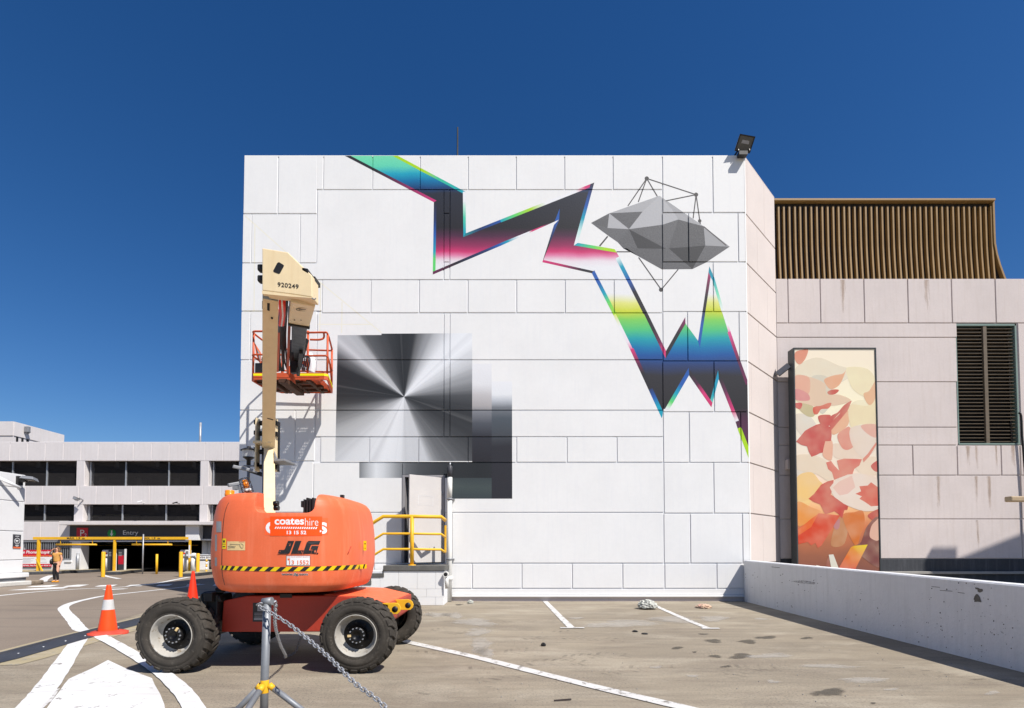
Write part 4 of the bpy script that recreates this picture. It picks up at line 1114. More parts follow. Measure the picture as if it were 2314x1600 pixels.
RED = [([(208, 686), (240, 650), (262, 622), (290, 605), (330, 585), (355, 578), (372, 562), (396, 590), (420, 600), (424, 650), (420, 682), (385, 684), (376, 720), (370, 752), (352, 756), (330, 768), (302, 778), (285, 745), (276, 715), (240, 706)], (204, 52, 54)),
 ([(390, 812), (420, 802), (440, 830), (470, 862), (455, 800), (500, 788), (560, 790), (606, 792), (590, 830), (560, 850), (548, 884), (500, 892), (440, 915), (425, 870), (402, 852)], (224, 116, 100)),
 ([(284, 1030), (318, 1000), (360, 945), (400, 925), (436, 916), (430, 970), (418, 1005), (460, 1030), (512, 1062), (500, 1100), (486, 1148), (462, 1120), (440, 1105), (412, 1115), (384, 1124), (368, 1090), (354, 1064), (318, 1050)], (208, 62, 56)),
 ([(566, 1000), (600, 985), (590, 955), (640, 950), (660, 930), (714, 960), (714, 1072), (660, 1075), (625, 1050), (590, 1030), (605, 1015)], (222, 94, 74)),
 ([(430, 560), (470, 520), (500, 470), (545, 440), (520, 500), (470, 560), (420, 620), (412, 590), (380, 600), (360, 590), (344, 532), (380, 545), (416, 526), (400, 560)], (208, 84, 76)),
 ([(610, 790), (640, 760), (690, 690), (694, 704), (650, 775), (615, 812)], (228, 140, 120))]
SH = PALE+[q for q in SH if q[1] not in ((206, 58, 56), (222, 122, 104), (214, 72, 62), (228, 110, 82))]
HARD = RED[:3]+[RED[4], RED[5], ([(412, 962), (450, 915), (520, 884), (600, 878), (708, 918), (714, 1080), (655, 1104), (590, 1098), (500, 1062), (440, 1020)], (245, 228, 212)), ([(430, 962), (470, 925), (545, 890), (566, 960), (520, 1000), (470, 1010)], (242, 202, 186)), RED[3], ([(220, 1214), (346, 1116), (474, 1130), (400, 1250), (362, 1312), (340, 1325), (325, 1295), (300, 1310), (280, 1290), (224, 1302)], (222, 70, 38)), ([(222, 1215), (300, 1150), (345, 1118), (300, 1200), (224, 1250)], (236, 110, 48)),
 ([(385, 1434), (405, 1366), (416, 1440)], (142, 42, 36)), ([(406, 1366), (434, 1364), (466, 1448), (420, 1441)], (232, 236, 222)), ([(330, 1428), (350, 1432), (352, 1436), (334, 1434)], (232, 236, 222))]
pr = MB(); cols = []
ly = 0
for i, (pl, c) in enumerate([(smooth_path([sp(*q) for q in P], 5, True), c) for P, c in SH]+[([sp(*q) for q in P], c) for P, c in HARD]):
    vs = [Vector((min(sx1-fw-.003, max(sx0+fw+.003, v.x)), SY-.00006*i-.0005, v.z)) for v in pl]
    ts = tessellate_polygon([[Vector((v.x, v.z, 0)) for v in vs]])
    pr.add(vs, [tuple(t) for t in ts]); cols += [[alb(c)]*3]*len(ts)
v1 = [sp(540, 1320), sp(560, 1312), sp(640, 1305), sp(602, 1380), sp(566, 1452), sp(467, 1446), sp(504, 1380)]
vc = [(236, 150, 26), (242, 196, 26), (250, 226, 40), (244, 140, 30), (226, 70, 30), (220, 60, 28), (236, 110, 30)]
b_ = len(pr.v); vv = [Vector((v.x, SY-.0035, v.z)) for v in v1]
ts = tessellate_polygon([[Vector((v.x, v.z, 0)) for v in vv]])
pr.add(vv, [tuple(t) for t in ts]); cols += [[alb(vc[i]) for i in t] for t in ts]
N = NT('printed_leaf_ink'); at_ = N.new('ShaderNodeAttribute', attribute_name='Col')
N.col(N.mix(N.ramp(N.noise(N.pos(), 1.6, 2), [(.35, 0.), (.65, .3)]), at_.outputs['Color'], (.82, .62, .42, 1))); N.rough(.35); N.b.inputs['Alpha'].default_value = .80
M['leaf_ink'] = N.mat
lo = pr.build('leaf_print', M['leaf_ink'], sg, fix=False)
ca_ = lo.data.color_attributes.new('Col', 'FLOAT_COLOR', 'CORNER')
ca_.data.foreach_set('color', [x for f in cols for c in f for x in c])
br = MB()
p = at(1768, 832, SY+.16)
br.bar((sx0-.02, SY+.2, p.z+.1), (p.x-.05, SY+.34, p.z-.12), .1, .16).bar((p.x, SY+.3, p.z-.06), (p.x-.12, F2-.01, p.z-.12), .05, .07)
br.build('wall_bracket', M['steel_dull'], sg)
tag(MB().box(f2(1772, 1050).x, f2(1787, 1050).x, F2-.16, F2-.005, z2f(1062), z2f(1040)).build('wall_box', M['beige'], bev=.02), 'small pale box fixed to the beige wall just left of the tall printed sign', 'junction box')
M['rust'] = stain_mat('rust_run', (.40, .27, .17, 1), 2.5, .42, (6, 6, .5), .1)
for px, y0, y1, w in ((2206, 1007, 1072, 10), (2252, 1007, 1072, 8), (2207, 1076, 1171, 9), (2236, 1076, 1171, 12), (2209, 1175, 1250, 10), (1905, 632, 728, 16), (2095, 632, 728, 14), (2188, 1008, 1072, 14), (2120, 1076, 1170, 16), (2290, 1007, 1072, 12)):
    x = f2(px, (y0+y1)/2).x; hw = w/F*F2/2
    hw *= 1.4; zt_r, zb_r = z2f(y0), z2f(y1); mbr = MB()
    mbr.add([(x+a*hw, F2-.0015, z) for z in (zt_r, zt_r*.6+zb_r*.4, zb_r) for a in (-1, 0, 1)], [(i*3+j, i*3+j+1, i*3+j+4, i*3+j+3) for i in (0, 1) for j in (0, 1)])
    o_ = mbr.build('rust_run', M['rust'], rb, fix=False)
    o_.data.attributes.new('fall', 'FLOAT', 'POINT').data.foreach_set('value', [0, 1, 0, 0, .8, 0, 0, .25, 0])
# dark pipe and lamp arm at the right edge
pp_ = MB()
pts = [f2(2296, 935), f2(2301, 942), f2(2303, 985), f2(2305, 1006), f2(2309, 1060), f2(2313, 1120), f2(2316, 1200)]
for q in pts: q.y = F2-.09
pp_.tube(smooth_path(pts, 3), .028, 8)
tag(pp_.build('wall_conduit', M['black']), 'thin black conduit running down beside the louvre window', 'conduit')
la = MB()
p0, p1 = at(2277, 1127, 9.0), at(2420, 1128, 9.0)
la.box(p0.x, p0.x+.75, 8.93, 9.07, p0.z-.055, p0.z+.04)
lmo = thing('area_light', (p0.x+2.2, 9.0, 0), 'brown box shaped lamp head poking in at the right edge above the parapet', 'lamp')
la.build('lamp_head', M['louvre'], lmo, .02)
MB().cyl((p0.x+2.2, 9, 0), (p0.x+2.2, 9, p0.z), .06, n=12).bar((p0.x+.7, 9, p0.z), (p0.x+2.25, 9, p0.z), .06, .06).build('lamp_pole', M['louvre'], lmo)
# unseen block added beyond the frame, shaped to shade the beige wall's foot
def back(px, py, dy):
    s = f2(px, py); t = dy/SUN.y; return s + SUN*(-abs(t)) * -1
A1 = back(2160, 1264, 5.0); A2 = back(2314, 1203, 5.6)
ddx = (A2-A1); A2 = A1+ddx*3.5
nb = thing('shadow_casting_block', (A1.x+2, A1.y, 0), 'unseen block added beyond the right edge to throw a sloping shadow on the wall', 'building')
dxy = Vector((ddx.x, ddx.y, 0)).normalized(); nyy = Vector((dxy.y, -dxy.x, 0))
MB().prism([Vector((A1.x, A1.y, 0)), Vector((A2.x, A2.y, 0)), A2, A1], nyy*.35).build('caster_wall', M['beige'], nb)
B1, B2 = back(2106, 1237, 5.0), back(2162, 1237, 5.0)
B0 = back(2106, 1330, 5.0)
MB().box(B1.x, B2.x, B1.y-.25, B1.y, 0, B1.z).build('caster_pier', M['beige'], nb)

# ---------------------------------------------------------------- floodlight on the roof corner
fl = thing('roof_floodlight', (XR-.25, FY+.05, ZT), 'grey rectangular floodlight tilted on the top right corner of the mural building', 'floodlight')
def flood(parent, c, right, up, w, h, d, k=1):
    right, up = right.normalized(), up.normalized(); nrm = right.cross(up)
    def P(a, b, e): return c+right*a+up*b+nrm*e
    m = MB()
    f = [P(-w/2, -h/2, 0), P(w/2, -h/2, 0), P(w/2, h/2, 0), P(-w/2, h/2, 0)]
    bk = [P(-w*.36, -h*.42, -d), P(w*.36, -h*.42, -d), P(w*.36, h*.40, -d), P(-w*.36, h*.40, -d)]
    m.add(f+bk, [(0, 1, 2, 3), (7, 6, 5, 4)]+[(i, i+4, (i+1) % 4+4, (i+1) % 4) for i in range(4)])
    m.build('lamp_housing', M['steel_dull'], parent, .006)
    e = MB(); t = .06*w
    for a0, a1, b0, b1 in ((-w/2, w/2, h/2-t, h/2), (-w/2, w/2, -h/2, -h/2+t), (-w/2, -w/2+t, -h/2+t, h/2-t), (w/2-t, w/2, -h/2+t, h/2-t)):
        q = [P(a0, b0, .004), P(a1, b0, .004), P(a1, b1, .004), P(a0, b1, .004)]
        e.prism(q, nrm*.015)
    e.build('lamp_bezel', M['black'], parent)
    MB().poly([P(-w/2+t, -h/2+t, .006), P(w/2-t, -h/2+t, .006), P(w/2-t, h/2-t, .006), P(-w/2+t, h/2-t, .006)]).build('lamp_lens', M['flood_glass'], parent)
    MB().poly([P(-w*.25, h*.0, .009), P(w*.25, h*.0, .009), P(w*.22, h*.2, .009), P(-w*.22, h*.2, .009)]).build('reflector', M['plate_grey'], parent)
fc = at(1683, 325, FY-.16)
flood(fl, fc, Vector((1, .12, -.08)), Vector((.18, -.55, .85)), .44, .38, .18)
yk = MB()
yk.bar((fc.x-.2, FY+.1, ZT+.03), (fc.x+.12, FY+.1, ZT+.03), .06, .03).bar((fc.x-.2, FY+.1, ZT+.03), (fc.x-.16, FY-.14, fc.z-.14), .025, .05).bar((fc.x+.1, FY+.1, ZT+.03), (fc.x+.14, FY-.14, fc.z-.14), .025, .05)
yk.box(fc.x-.17, fc.x+.06, FY-.2, FY-.05, fc.z-.32, fc.z-.22)
yk.build('yoke', M['black'], fl)

# ---------------------------------------------------------------- landing, steps and handrail at the door
LY = 12.98
l0, l1 = at(866, 1300, LY).x, at(1003, 1320, LY).x
lz = at(900, 1278, LY).z
land = thing('door_landing', ((l0+l1)/2, LY, 0), 'white block landing with worn grey edge and steps below the open door', 'steps')
mort = MB().box(l0-.9, l1-.01, LY+.012, FY-.07, 0, lz-.14); mort.build('block_core', M['groove'], land)
lv_ = [0, .2, .40, lz-.131]
xs = [l0-1.0+i*.46 for i in range(9)]
def steptop(x): return lz-.13 if x >= l0+.03 else (lz-.13-.19 if x > l0-.33 else lz-.13-.38)
for r in range(3):
    z0, z1 = lv_[r]+.002, lv_[r+1]-.004
    for i in range(8):
        a, b = xs[i]-.23*(r % 2), xs[i+1]-.23*(r % 2)
        a, b = max(a, l0-.95), min(b, l1)
        if b-a < .06 or z1-z0 < .03: continue
        zz = min(z1, steptop((a+b)/2))
        if zz-z0 < .03: continue
        MB().box(a+.002, b-.003, LY, LY+.012, z0, zz).build('block', M['white_wall'], land, .004, 1)
MB().box(l0, l1+.03, LY-.03, FY-.065, lz-.13, lz).build('landing_slab', M['step_grey'], land, .012)
for i in range(3):
    a = l0-.31*(i+1); MB().box(a, a+.33, LY-.02, FY-.065, lz-.19*(i+1)-.1, lz-.19*(i+1)+.0).build('step_tread', M['step_grey'], land, .01)
    MB().box(a+.3, a+.325, LY-.02, FY-.065, lz-.19*(i+1)+.001, lz-.19*i-.1).build('step_riser', M['step_grey'], land)
hr = thing('handrail', (at(931, 1276, LY+.08).x, LY+.08, lz), 'yellow three bar handrail along the landing at the open door', 'handrail')
HY = LY+.08
for y0, r in ((1167, .045), (1206, .03), (1241, .03)):
    pts = [at(790, y0+48, HY), at(866, y0, HY), at(930, y0, HY), at(997, y0+1, HY)]
    q = at(1007, y0+(10 if y0 < 1200 else 6), HY+.25); q.x = l1-.02; q.y = HY+.28; q.z = pts[3].z-.07
    e = Vector((l1-.02, FY-.08, q.z))
    MB().tube(pts+[q], r, 10).build('rail', M['yellow'], hr)
MB().cyl((at(931, 1270, HY).x, HY, lz+.002), (at(931, 1167, HY).x, HY, at(931, 1167, HY).z), .05, n=12).build('post', M['yellow'], hr)
MB().lathe([(.0, .02), (.1, .02), (.1, .002)], (at(931, 1270, HY).x, HY, lz), 'z', 12).build('base_flange', M['yellow'], hr)
q0, q1 = at(1003, 1180, FY-.55), at(1003, 1250, FY-.55)
MB().bar((l1-.03, FY-.5, lz+.32), (l1-.03, FY-.5, lz+1.02), .04, .09).build('end_post', M['yellow'], hr)

# downpipe
dp = thing('downpipe', (at(1016, 1300, FY-.12).x, FY-.16, 0), 'white downpipe with dark painted top beside the open door', 'pipe')
dx, dy = at(1016, 1200, FY-.16).x, FY-.16
zt = at(1014, 1054, dy).z; zm = at(1014, 1078, dy).z; zk = at(1016, 1127, dy).z
MB().cyl((dx, dy, .01), (dx, dy, zk), .065, n=16).build('lower_pipe', M['pipe_white'], dp)
MB().cyl((dx, dy, zk+.001), (dx, dy, zm), .066, n=16).build('upper_pipe', M['pipe_white'], dp)
MB().lathe([(.064, 0), (.072, .002), (.072, zt-zm), (.05, zt-zm+.02), (0, zt-zm+.02)], (dx, dy, zm), 'z', 16).build('dark_pipe_top', M['signgrey'], dp)
MB().cyl((dx, dy, zt), (dx+.01, dy, zt+.1), .02, n=8).build('vent_stub', M['steel'], dp)
for z in (zk-.01, lz+.14): MB().lathe([(.066, -.02), (.082, -.02), (.082, .02), (.066, .02)], (dx, dy, z), 'z', 16).box(dx+.07, dx+.12, dy-.01, FY-.001, z-.015, z+.015).build('clamp', M['steel_dull'], dp)
MB().lathe([(.066, -.06), (.09, -.05), (.09, .05), (.066, .06)], (dx, dy, lz-.36), 'z', 16).build('joint', M['pipe_white'], dp)
ov = MB()
oe = at(1007, 1298, LY-.12)
ov.cyl((oe.x, oe.y, oe.z), (oe.x, LY-.001, oe.z), .07, n=14).cyl((oe.x, LY-.05, oe.z), (oe.x+.03, LY-.05, oe.z-.35), .05, n=12)
ov.build('drain_elbow', M['pipe_white'], dp)
MB().lathe([(0, -.003), (.045, -.003), (.05, 0)], (oe.x, oe.y-.001, oe.z), 'y', 12).build('drain_mouth', M['black'], dp)

# loose yellow bar behind the rear wheel
q = gnd(935, 1373)
wb = MB(); wb.cyl((q.x-.55, q.y, .085), (q.x+.1, q.y, .085), .085, n=16)
tag(wb.build('wheel_stop', M['yellow']), 'yellow round bar lying on the ground behind the rear wheel, near the landing', 'wheel stop')

# litter
def rubbish(px, py, w, h, mat, name, label, seed):
    c = gnd(px, py); r = random.Random(seed); b = bmesh.new()
    bmesh.ops.create_icosphere(b, subdivisions=4, radius=1)
    for v in b.verts:
        k = 1+r.uniform(-.16, .14); v.co = Vector((v.co.x*w/2*k, v.co.y*w/2*k, max(-.02, v.co.z*h/2*k)+h/2*.4))
        if v.co.z < .004: v.co.z = .004
    me = bpy.data.meshes.new(name); b.to_mesh(me); b.free(); me.transform(Matrix.Translation(c)); me.materials.append(mat)
    return tag(place(me, name), label, 'litter')
rubbish(1463, 1376, .44, .30, M['plastic_bag'], 'paper_heap', 'heap of crumpled greenish masking paper at the foot of the mural wall', 1)
rubbish(1590, 1374, .34, .14, M['plastic_pink'], 'scrap_heap', 'small heap of pink and yellow scraps near the wall, right of the paper heap', 2)
rubbish(1063, 1364, .15, .13, M['plastic_bag'], 'paper_ball', 'small crumpled paper ball at the wall just right of the downpipe', 3)
for (px, py, w, h, lb) in ((1228, 1460, .07, .07, 'small black lump lying on the deck between the parking lines'), (1435, 1428, .09, .04, 'dark flake lying on the deck left of the second parking line'), (1457, 1433, .1, .03, 'dark scrap beside the dark flake near the second parking line')):
    rubbish(px, py, w, h, M['black'], 'debris_lump', lb, px)
a, b = gnd(1252, 1585), gnd(1291, 1583)
tag(MB().bar(a+Vector((0, 0, .008)), b+Vector((0, 0, .012)), .012, .012).build('stick', M['wood']), 'thin dark stick lying on the deck in the foreground', 'stick')
gr = MB(); r_ = random.Random(8)
for i in range(260):
    p = gnd(r_.uniform(930, 2250), r_.uniform(1362, 1590))
    if p.x > 5.4: continue
    s = r_.choice([.0025, .003, .004, .007]); gr.sphere(p+Vector((0, 0, s*.5)), s, 5, 3)
gr.build('grit', M['concrete'], kind='stuff', fix=False)
# ---------------------------------------------------------------- car park building on the left
GY = 30.8
SG = 4.093
def gu(u, v, Y=GY): return at(u/SG, 930+v/SG, Y)
def gx(u, Y=GY): return gu(u, 1000, Y).x
def gz(v, Y=GY): return gu(1000, v, Y).z
gxl, gxr = gx(-500), gx(2420)
cp = thing('car_park', ((gxl+gxr)/2, GY, 0), 'three level white concrete car park with dark open decks and an entry', 'building')
zz = {k: gz(k) for k in (288, 455, 688, 858, 1020, 1055, 1190)}
GT = zz[288]
def gpanels(v0, v1, xs, top=None):
    z0, z1 = gz(v1), (top or gz(v0))
    for a, b in zip(xs, xs[1:]): MB().box(gx(a)+.012, gx(b)-.012, GY, GY+.16, z0, z1).build('panel', M['garage'], cp, .012, 1)
    MB().box(gx(xs[0]), gx(xs[-1]), GY+.02, GY+.26, z0+.02, z1-.02).build('panel_backing', M['garage'], cp)
gpanels(288, 455, [-420, -255, -92, 72, 235, 400, 568, 733, 893, 1057, 1220, 1388, 1553, 1718, 1885, 2050, 2215, 2400])
gpanels(688, 858, [-430, -265, -100, 65, 230, 388, 557, 722, 885, 1045, 1212, 1378, 1540, 1707, 1872, 2040, 2205, 2400])
gpanels(1020, 1190, [-300, -130, 40, 210, 380, 548, 655])
for (u0, u1, v0, v1) in ((693, 768, 455, 688), (1843, 1920, 455, 688), (680, 764, 858, 1020), (1842, 1918, 858, 1020), (-420, -340, 455, 688), (-420, -340, 858, 1020)):
    MB().box(gx(u0), gx(u1), GY+.01, GY+.75, gz(v1)-.01, gz(v0)+.01).build('pillar', M['garage'], cp, .015, 1)
# decks, soffits, back wall
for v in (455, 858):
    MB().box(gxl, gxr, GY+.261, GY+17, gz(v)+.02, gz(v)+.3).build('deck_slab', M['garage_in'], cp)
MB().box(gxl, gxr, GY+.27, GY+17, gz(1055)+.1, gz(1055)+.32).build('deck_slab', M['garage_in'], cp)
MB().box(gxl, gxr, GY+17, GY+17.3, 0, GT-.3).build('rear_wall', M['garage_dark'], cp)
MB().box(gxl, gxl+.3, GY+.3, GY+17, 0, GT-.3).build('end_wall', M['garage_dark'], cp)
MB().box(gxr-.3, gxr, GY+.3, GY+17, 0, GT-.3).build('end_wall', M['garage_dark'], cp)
for v0, v1, us in ((455, 688, (60, 380, 790, 1120, 1523, 1820, 1940, 2250)), (858, 1020, (60, 370, 785, 1097, 1505, 1820, 1935, 2250))):
    for u in us:
        MB().box(gx(u)-.035, gx(u)+.035, GY+.28, GY+.35, gz(v1), gz(v0)).build('screen_post', M['steel'], cp)
    mm = MB()
    zt, zb = gz(v0)-.02, gz(v1)
    for i in range(int((zt-zb)/.06)): mm.box(gxl, gxr, GY+.37, GY+.382, zb+i*.06, zb+i*.06+.024)
    mm.build('mesh_screen', M['screen'], cp, kind='stuff')
for k, v in ((0, 470), (1, 873)):
    for i, u in enumerate((-90, 280, 645, 1020, 1400, 1745, 2120)):
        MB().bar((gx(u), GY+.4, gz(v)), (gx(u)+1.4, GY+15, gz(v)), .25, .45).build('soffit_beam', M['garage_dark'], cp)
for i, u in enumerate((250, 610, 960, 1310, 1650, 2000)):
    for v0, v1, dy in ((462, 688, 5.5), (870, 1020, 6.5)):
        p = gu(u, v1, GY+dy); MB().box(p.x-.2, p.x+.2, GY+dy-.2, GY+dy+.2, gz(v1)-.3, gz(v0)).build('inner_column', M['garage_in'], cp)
M['tube_light'] = pm('unlit_strip_light', (.55, .5, .34, 1), .4, .05)
for u0, u1, v in ((838, 975, 932), (795, 930, 964), (985, 1290, 957)):
    z = gz(v, GY+5); MB().box(gu(u0, v, GY+5).x, gu(u1, v, GY+5).x, GY+4.9, GY+5.1, z-.05, z+.03).build('strip_light', M['tube_light'], cp)
MB().box(gxl, gxr, GY+.0, GY+.28, GT-.03, GT+.05).build('coping', M['garage'], cp, .02)
# entry: ledge, sign fascia, white block
MB().box(gx(640), gx(2300), GY-.7, GY+.3, gz(1053), gz(1021)).build('entry_ledge', M['garage'], cp, .02)
fas = MB().box(gx(655), gx(1752), GY-.06, GY+.25, gz(1193), gz(1054)).build('entry_fascia', M['signgrey'], cp, .01)
MB().box(gx(655), gx(1752), GY-.05, GY+.25, gz(1205), gz(1194)).build('fascia_trim', M['white'], cp)
MB().box(gx(1756), gx(1882), GY-.4, GY+.25, gz(1192), gz(1032)).build('entry_block', M['hut'], cp, .02)
MB().box(gx(1883), gx(2300), GY-.03, GY+.25, gz(1178), gz(1056)).build('side_fascia', M['signgrey'], cp)
MB().box(gx(1883), gx(2300), GY-.1, GY+.25, gz(1192), gz(1179)).build('fascia_trim', M['white'], cp)
yS = GY-.075
MB().box(gx(722), gx(826), yS, GY-.06, gz(1163), gz(1076)).build('red_square', M['red_print'], fas)
def gt(u, v, y): 
    def fn(a, b): q = gu(u+a, v-b, y); return q
    return fn
text('P', M['white'], fas, 'lettering', gt(742, 1152, yS-.012), 38, 58)
text('2', M['white'], fas, 'lettering', gt(781, 1160, yS-.012), 20, 32)
text('Entry', M['white'], fas, 'lettering', gt(1138, 1152, GY-.066), 140, 52)
ci = MB(); cx_, cz_ = gx(1045), gz(1127)
ci.lathe([(0, -.014), (.25, -.014), (.25, 0)], (cx_, GY-.061, cz_), 'y', 20); ci.build('green_disc', M['green'], fas)
yA = GY-.079
MB().poly([(cx_-.035, yA, cz_+.18), (cx_+.035, yA, cz_+.18), (cx_+.035, yA, cz_-.02), (cx_+.10, yA, cz_-.02), (cx_, yA, cz_-.17), (cx_-.10, yA, cz_-.02), (cx_-.035, yA, cz_-.02)]).build('arrow', M['white'], fas)
# ground floor: wall, barred window, banner wall, pillar, entry opening
gb = GY+.02
MB().box(gxl, gx(212), gb, gb+.25, 0, gz(1190)).box(gx(212), gx(668), gb, gb+.25, 0, gz(1370)).box(gx(668), gx(752), gb, gb+.6, 0, gz(1194)).build('lower_wall', M['hut'], cp)
MB().box(gx(212), gx(668), gb+.2, gb+.24, gz(1370), gz(1195)).build('window_glass', M['glass_dark'], cp)
wf = MB(); 
wf.box(gx(212), gx(668), gb-.02, gb+.1, gz(1208), gz(1194)).box(gx(212), gx(668), gb-.02, gb+.1, gz(1372), gz(1360)).box(gx(655), gx(668), gb-.02, gb+.1, gz(1360), gz(1208))
wf = wf.build('window_frame', M['steel_dull'], cp)
for i in range(22):
    u = 222+i*20.3; MB().box(gx(u)-.018, gx(u)+.018, gb+.02, gb+.05, gz(1361), gz(1207)).build('bar', M['steel_dull'], wf)
for u0, u1, v0, v1 in ((300, 345, 1232, 1262), (398, 470, 1230, 1264), (472, 560, 1240, 1264), (575, 640, 1244, 1264)):
    MB().box(gx(u0), gx(u1), gb+.17, gb+.19, gz(v1), gz(v0)).build('pale_notice', M['plate_grey'], cp)
MB().box(gx(612), gx(672), gb-.06, gb-.001, gz(1392), gz(1374)).build('sill_box', M['hut'], cp)
MB().cyl((gx(738), GY-.06, gz(1478)), (gx(738), GY-.06, gz(1310)), .07, n=10).build('corner_guard', M['steel'], cp)
for u in (1318, 1448):
    MB().cyl(gnd(u/SG, 1297.5), gnd(u/SG, 1297.5)+Vector((0, 0, 2.2 if u < 1400 else 1.1)), .035 if u < 1400 else .06, n=10).build('inner_post', M['steel'] if u < 1400 else M['yellow'], cp)
MB().cyl((gx(1500), GY+7, 0), (gx(1500), GY+7, 1.1), .16, n=12).bar((gx(1385), GY+7, 1.0), (gx(1500), GY+7, 1.0), .06, .06).build('inner_barrier', M['steel_dull'], cp)
for u0, u1, v, Y in ((900, 1830, 1238, 6), (980, 1300, 1217, 8), (1390, 1700, 1225, 9)):
    z = gz(v, GY+Y); MB().box(gu(u0, v, GY+Y).x, gu(u1, v, GY+Y).x, GY+Y, GY+Y+.1, z-.04, z+.04).build('inner_rail', M['yellow'] if v == 1238 else M['tube_light'], cp)
# pipes and columns right of the entry
for u, r in ((1862, .20), (1900, .09), (1925, .07), (1955, .12)):
    MB().cyl((gx(u), GY+.5, 0), (gx(u), GY+.5, gz(1190)), r, n=12).build('service_pipe', M['pipe_white'], cp)
MB().box(gx(1835), gx(1915), GY+.1, GY+.3, .15, gz(1320)).build('low_cabinet', M['hut'], cp, .02)
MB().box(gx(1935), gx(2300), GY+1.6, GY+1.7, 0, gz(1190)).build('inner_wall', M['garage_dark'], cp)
MB().box(gx(1958), gx(1975), GY+.1, GY+.3, 0, gz(1190)).build('door_post', M['hut'], cp)
# banner (flat printed vinyl)
bn = thing('vinyl_banner', (gx(350), GY-.03, gz(1440)), 'red and white printed vinyl banner fixed under the barred window', 'banner')
by = GY-.03
for v0, v1, m in ((1279, 1330, 'red_print'), (1330, 1344, 'orange_print'), (1344, 1408, 'white'), (1408, 1436, 'red_print'), (1436, 1443, 'black')):
    MB().box(gx(120), gx(492), by, by+.02, gz(v1), gz(v0)).build('banner_band', M[m], bn)
text('e Phone Hospital', M['white'], bn, 'lettering', gt(212, 1322, by-.004), 272, 36, .02, .2)
text('Your Phone is in Good Hands', M['ink'], bn, 'lettering', gt(212, 1342, by-.004), 240, 9)
for v, a, b in ((1356, 212, 330), (1367, 212, 300), (1380, 225, 320), (1391, 225, 300), (1356, 372, 430), (1370, 380, 440), (1392, 380, 450)):
    MB().box(gx(a), gx(b), by-.004, by-.001, gz(v+2.5), gz(v)).build('print_line', M['plate_grey'], bn)
text('REPAIRS, iPads Phones', M['white'], bn, 'lettering', gt(212, 1432, by-.004), 150, 15, .02)
text('ph 4228 22', M['white'], bn, 'lettering', gt(380, 1432, by-.004), 90, 14, .02)

# upper block behind
BY2 = 44
def bz(v): return at(20, 930+v/SG, BY2).z
xa1 = at(31, 960, BY2).x; xb1 = at(144, 985, BY2).x
ub = thing('upper_block', (xa1-6, BY2, 0), 'pale stepped block rising behind the car park at the far left with three slits', 'building')
dep = (at(144, 985, 1).z-H); 
zt_ = bz(98)
ratio = (1240-954)/(1240-984.5); YB = BY2*ratio
xb1 = at(144, 985, YB).x
MB().prism([Vector((xa1-25, BY2, 0)), Vector((xa1, BY2, 0)), Vector((xb1, YB, 0)), Vector((xb1-13, YB+12, 0)), Vector((xa1-25, YB+12, 0))], (0, 0, zt_)).build('block_body', M['garage'], ub)
e0, e1 = Vector((xa1, BY2, 0)), Vector((xb1, YB, 0)); ed_ = (e1-e0); en = Vector((ed_.y, -ed_.x, 0)).normalized()
for i in range(6):
    a, b = e0+ed_*(i/6+.002), e0+ed_*((i+1)/6-.002)
    MB().prism([a+en*.06+Vector((0, 0, zt_-1.15)), b+en*.06+Vector((0, 0, zt_-1.15)), b-en*.02+Vector((0, 0, zt_-1.15)), a-en*.02+Vector((0, 0, zt_-1.15))], (0, 0, 1.2)).build('panel', M['garage'], ub)
for i in range(3):
    MB().box(xa1-.9-1.9*(i+1)+.02, xa1-.9-1.9*i if i else xa1, BY2-.06, BY2+.02, zt_-1.15, zt_+.05).build('panel', M['garage'], ub)
for u in (157, 206, 254):
    d = ray(u/SG, 990); k = (e0.x*d.y-e0.y*d.x)/(ed_.y*d.x-ed_.x*d.y)
    p = e0+ed_*k; t = ed_.normalized()*.10
    MB().prism([p-t+en*.03+Vector((0, 0, zt_-2.6)), p+t+en*.03+Vector((0, 0, zt_-2.6)), p+t+en*.01+Vector((0, 0, zt_-2.6)), p-t+en*.01+Vector((0, 0, zt_-2.6))], (0, 0, 1.43)).build('slit_window', M['black'], ub)
p = e0+ed_*.2+en*.3
tag(MB().box(p.x-.18, p.x+.18, p.y-.2, p.y+.05, zt_-.65, zt_-.15).bar((p.x, p.y+.15, zt_-.5), (p.x, p.y-.1, zt_-.75), .14, .2).build('wall_floodlight', M['steel_dull'], bev=.03), 'grey floodlight box fixed on the sloping top of the far left block', 'floodlight')
q = at(452.5, 990, GY+4)
tag(MB().cyl((q.x, q.y, GT-.3), (q.x, q.y, at(452.5, 955, GY+4).z), .07, n=10).build('roof_pole', M['steel']), 'thin grey pole standing on the car park roof against the sky', 'pole')

# small fittings on the car park front
def small_flood(name, u, v, label, w=.2):
    t = thing(name, gu(u, v, GY-.35), label, 'floodlight')
    c = gu(u, v, GY-.35)
    flood(t, c, Vector((1, -.2, -.3)), Vector((.2, .8, -.5)), w*1.5, w, .14)
    MB().bar((c.x+.1, GY-.001, c.z-.1), (c.x+.05, c.y+.1, c.z+.02), .05, .05).build('arm', M['steel_dull'], t)
small_flood('facade_floodlight', 710, 800, 'dark floodlight on the car park front above the left pillar')
def cctv(u, v, label, m, Y=GY-.3, s=.55):
    t = thing('security_camera', gu(u, v, Y), label, 'camera'); c = gu(u, v, Y)
    MB().bar(c+Vector((.2, .1, .1))*s, c+Vector((-.22, -.1, -.06))*s, .13*s, .12*s).build('housing', m, t, .015)
    MB().bar(c+Vector((.1, .1, 0))*s, (c.x+.12*s, GY-.001 if Y > 25 else c.y+.3, c.z-.02), .05*s, .05*s).build('bracket', m, t)
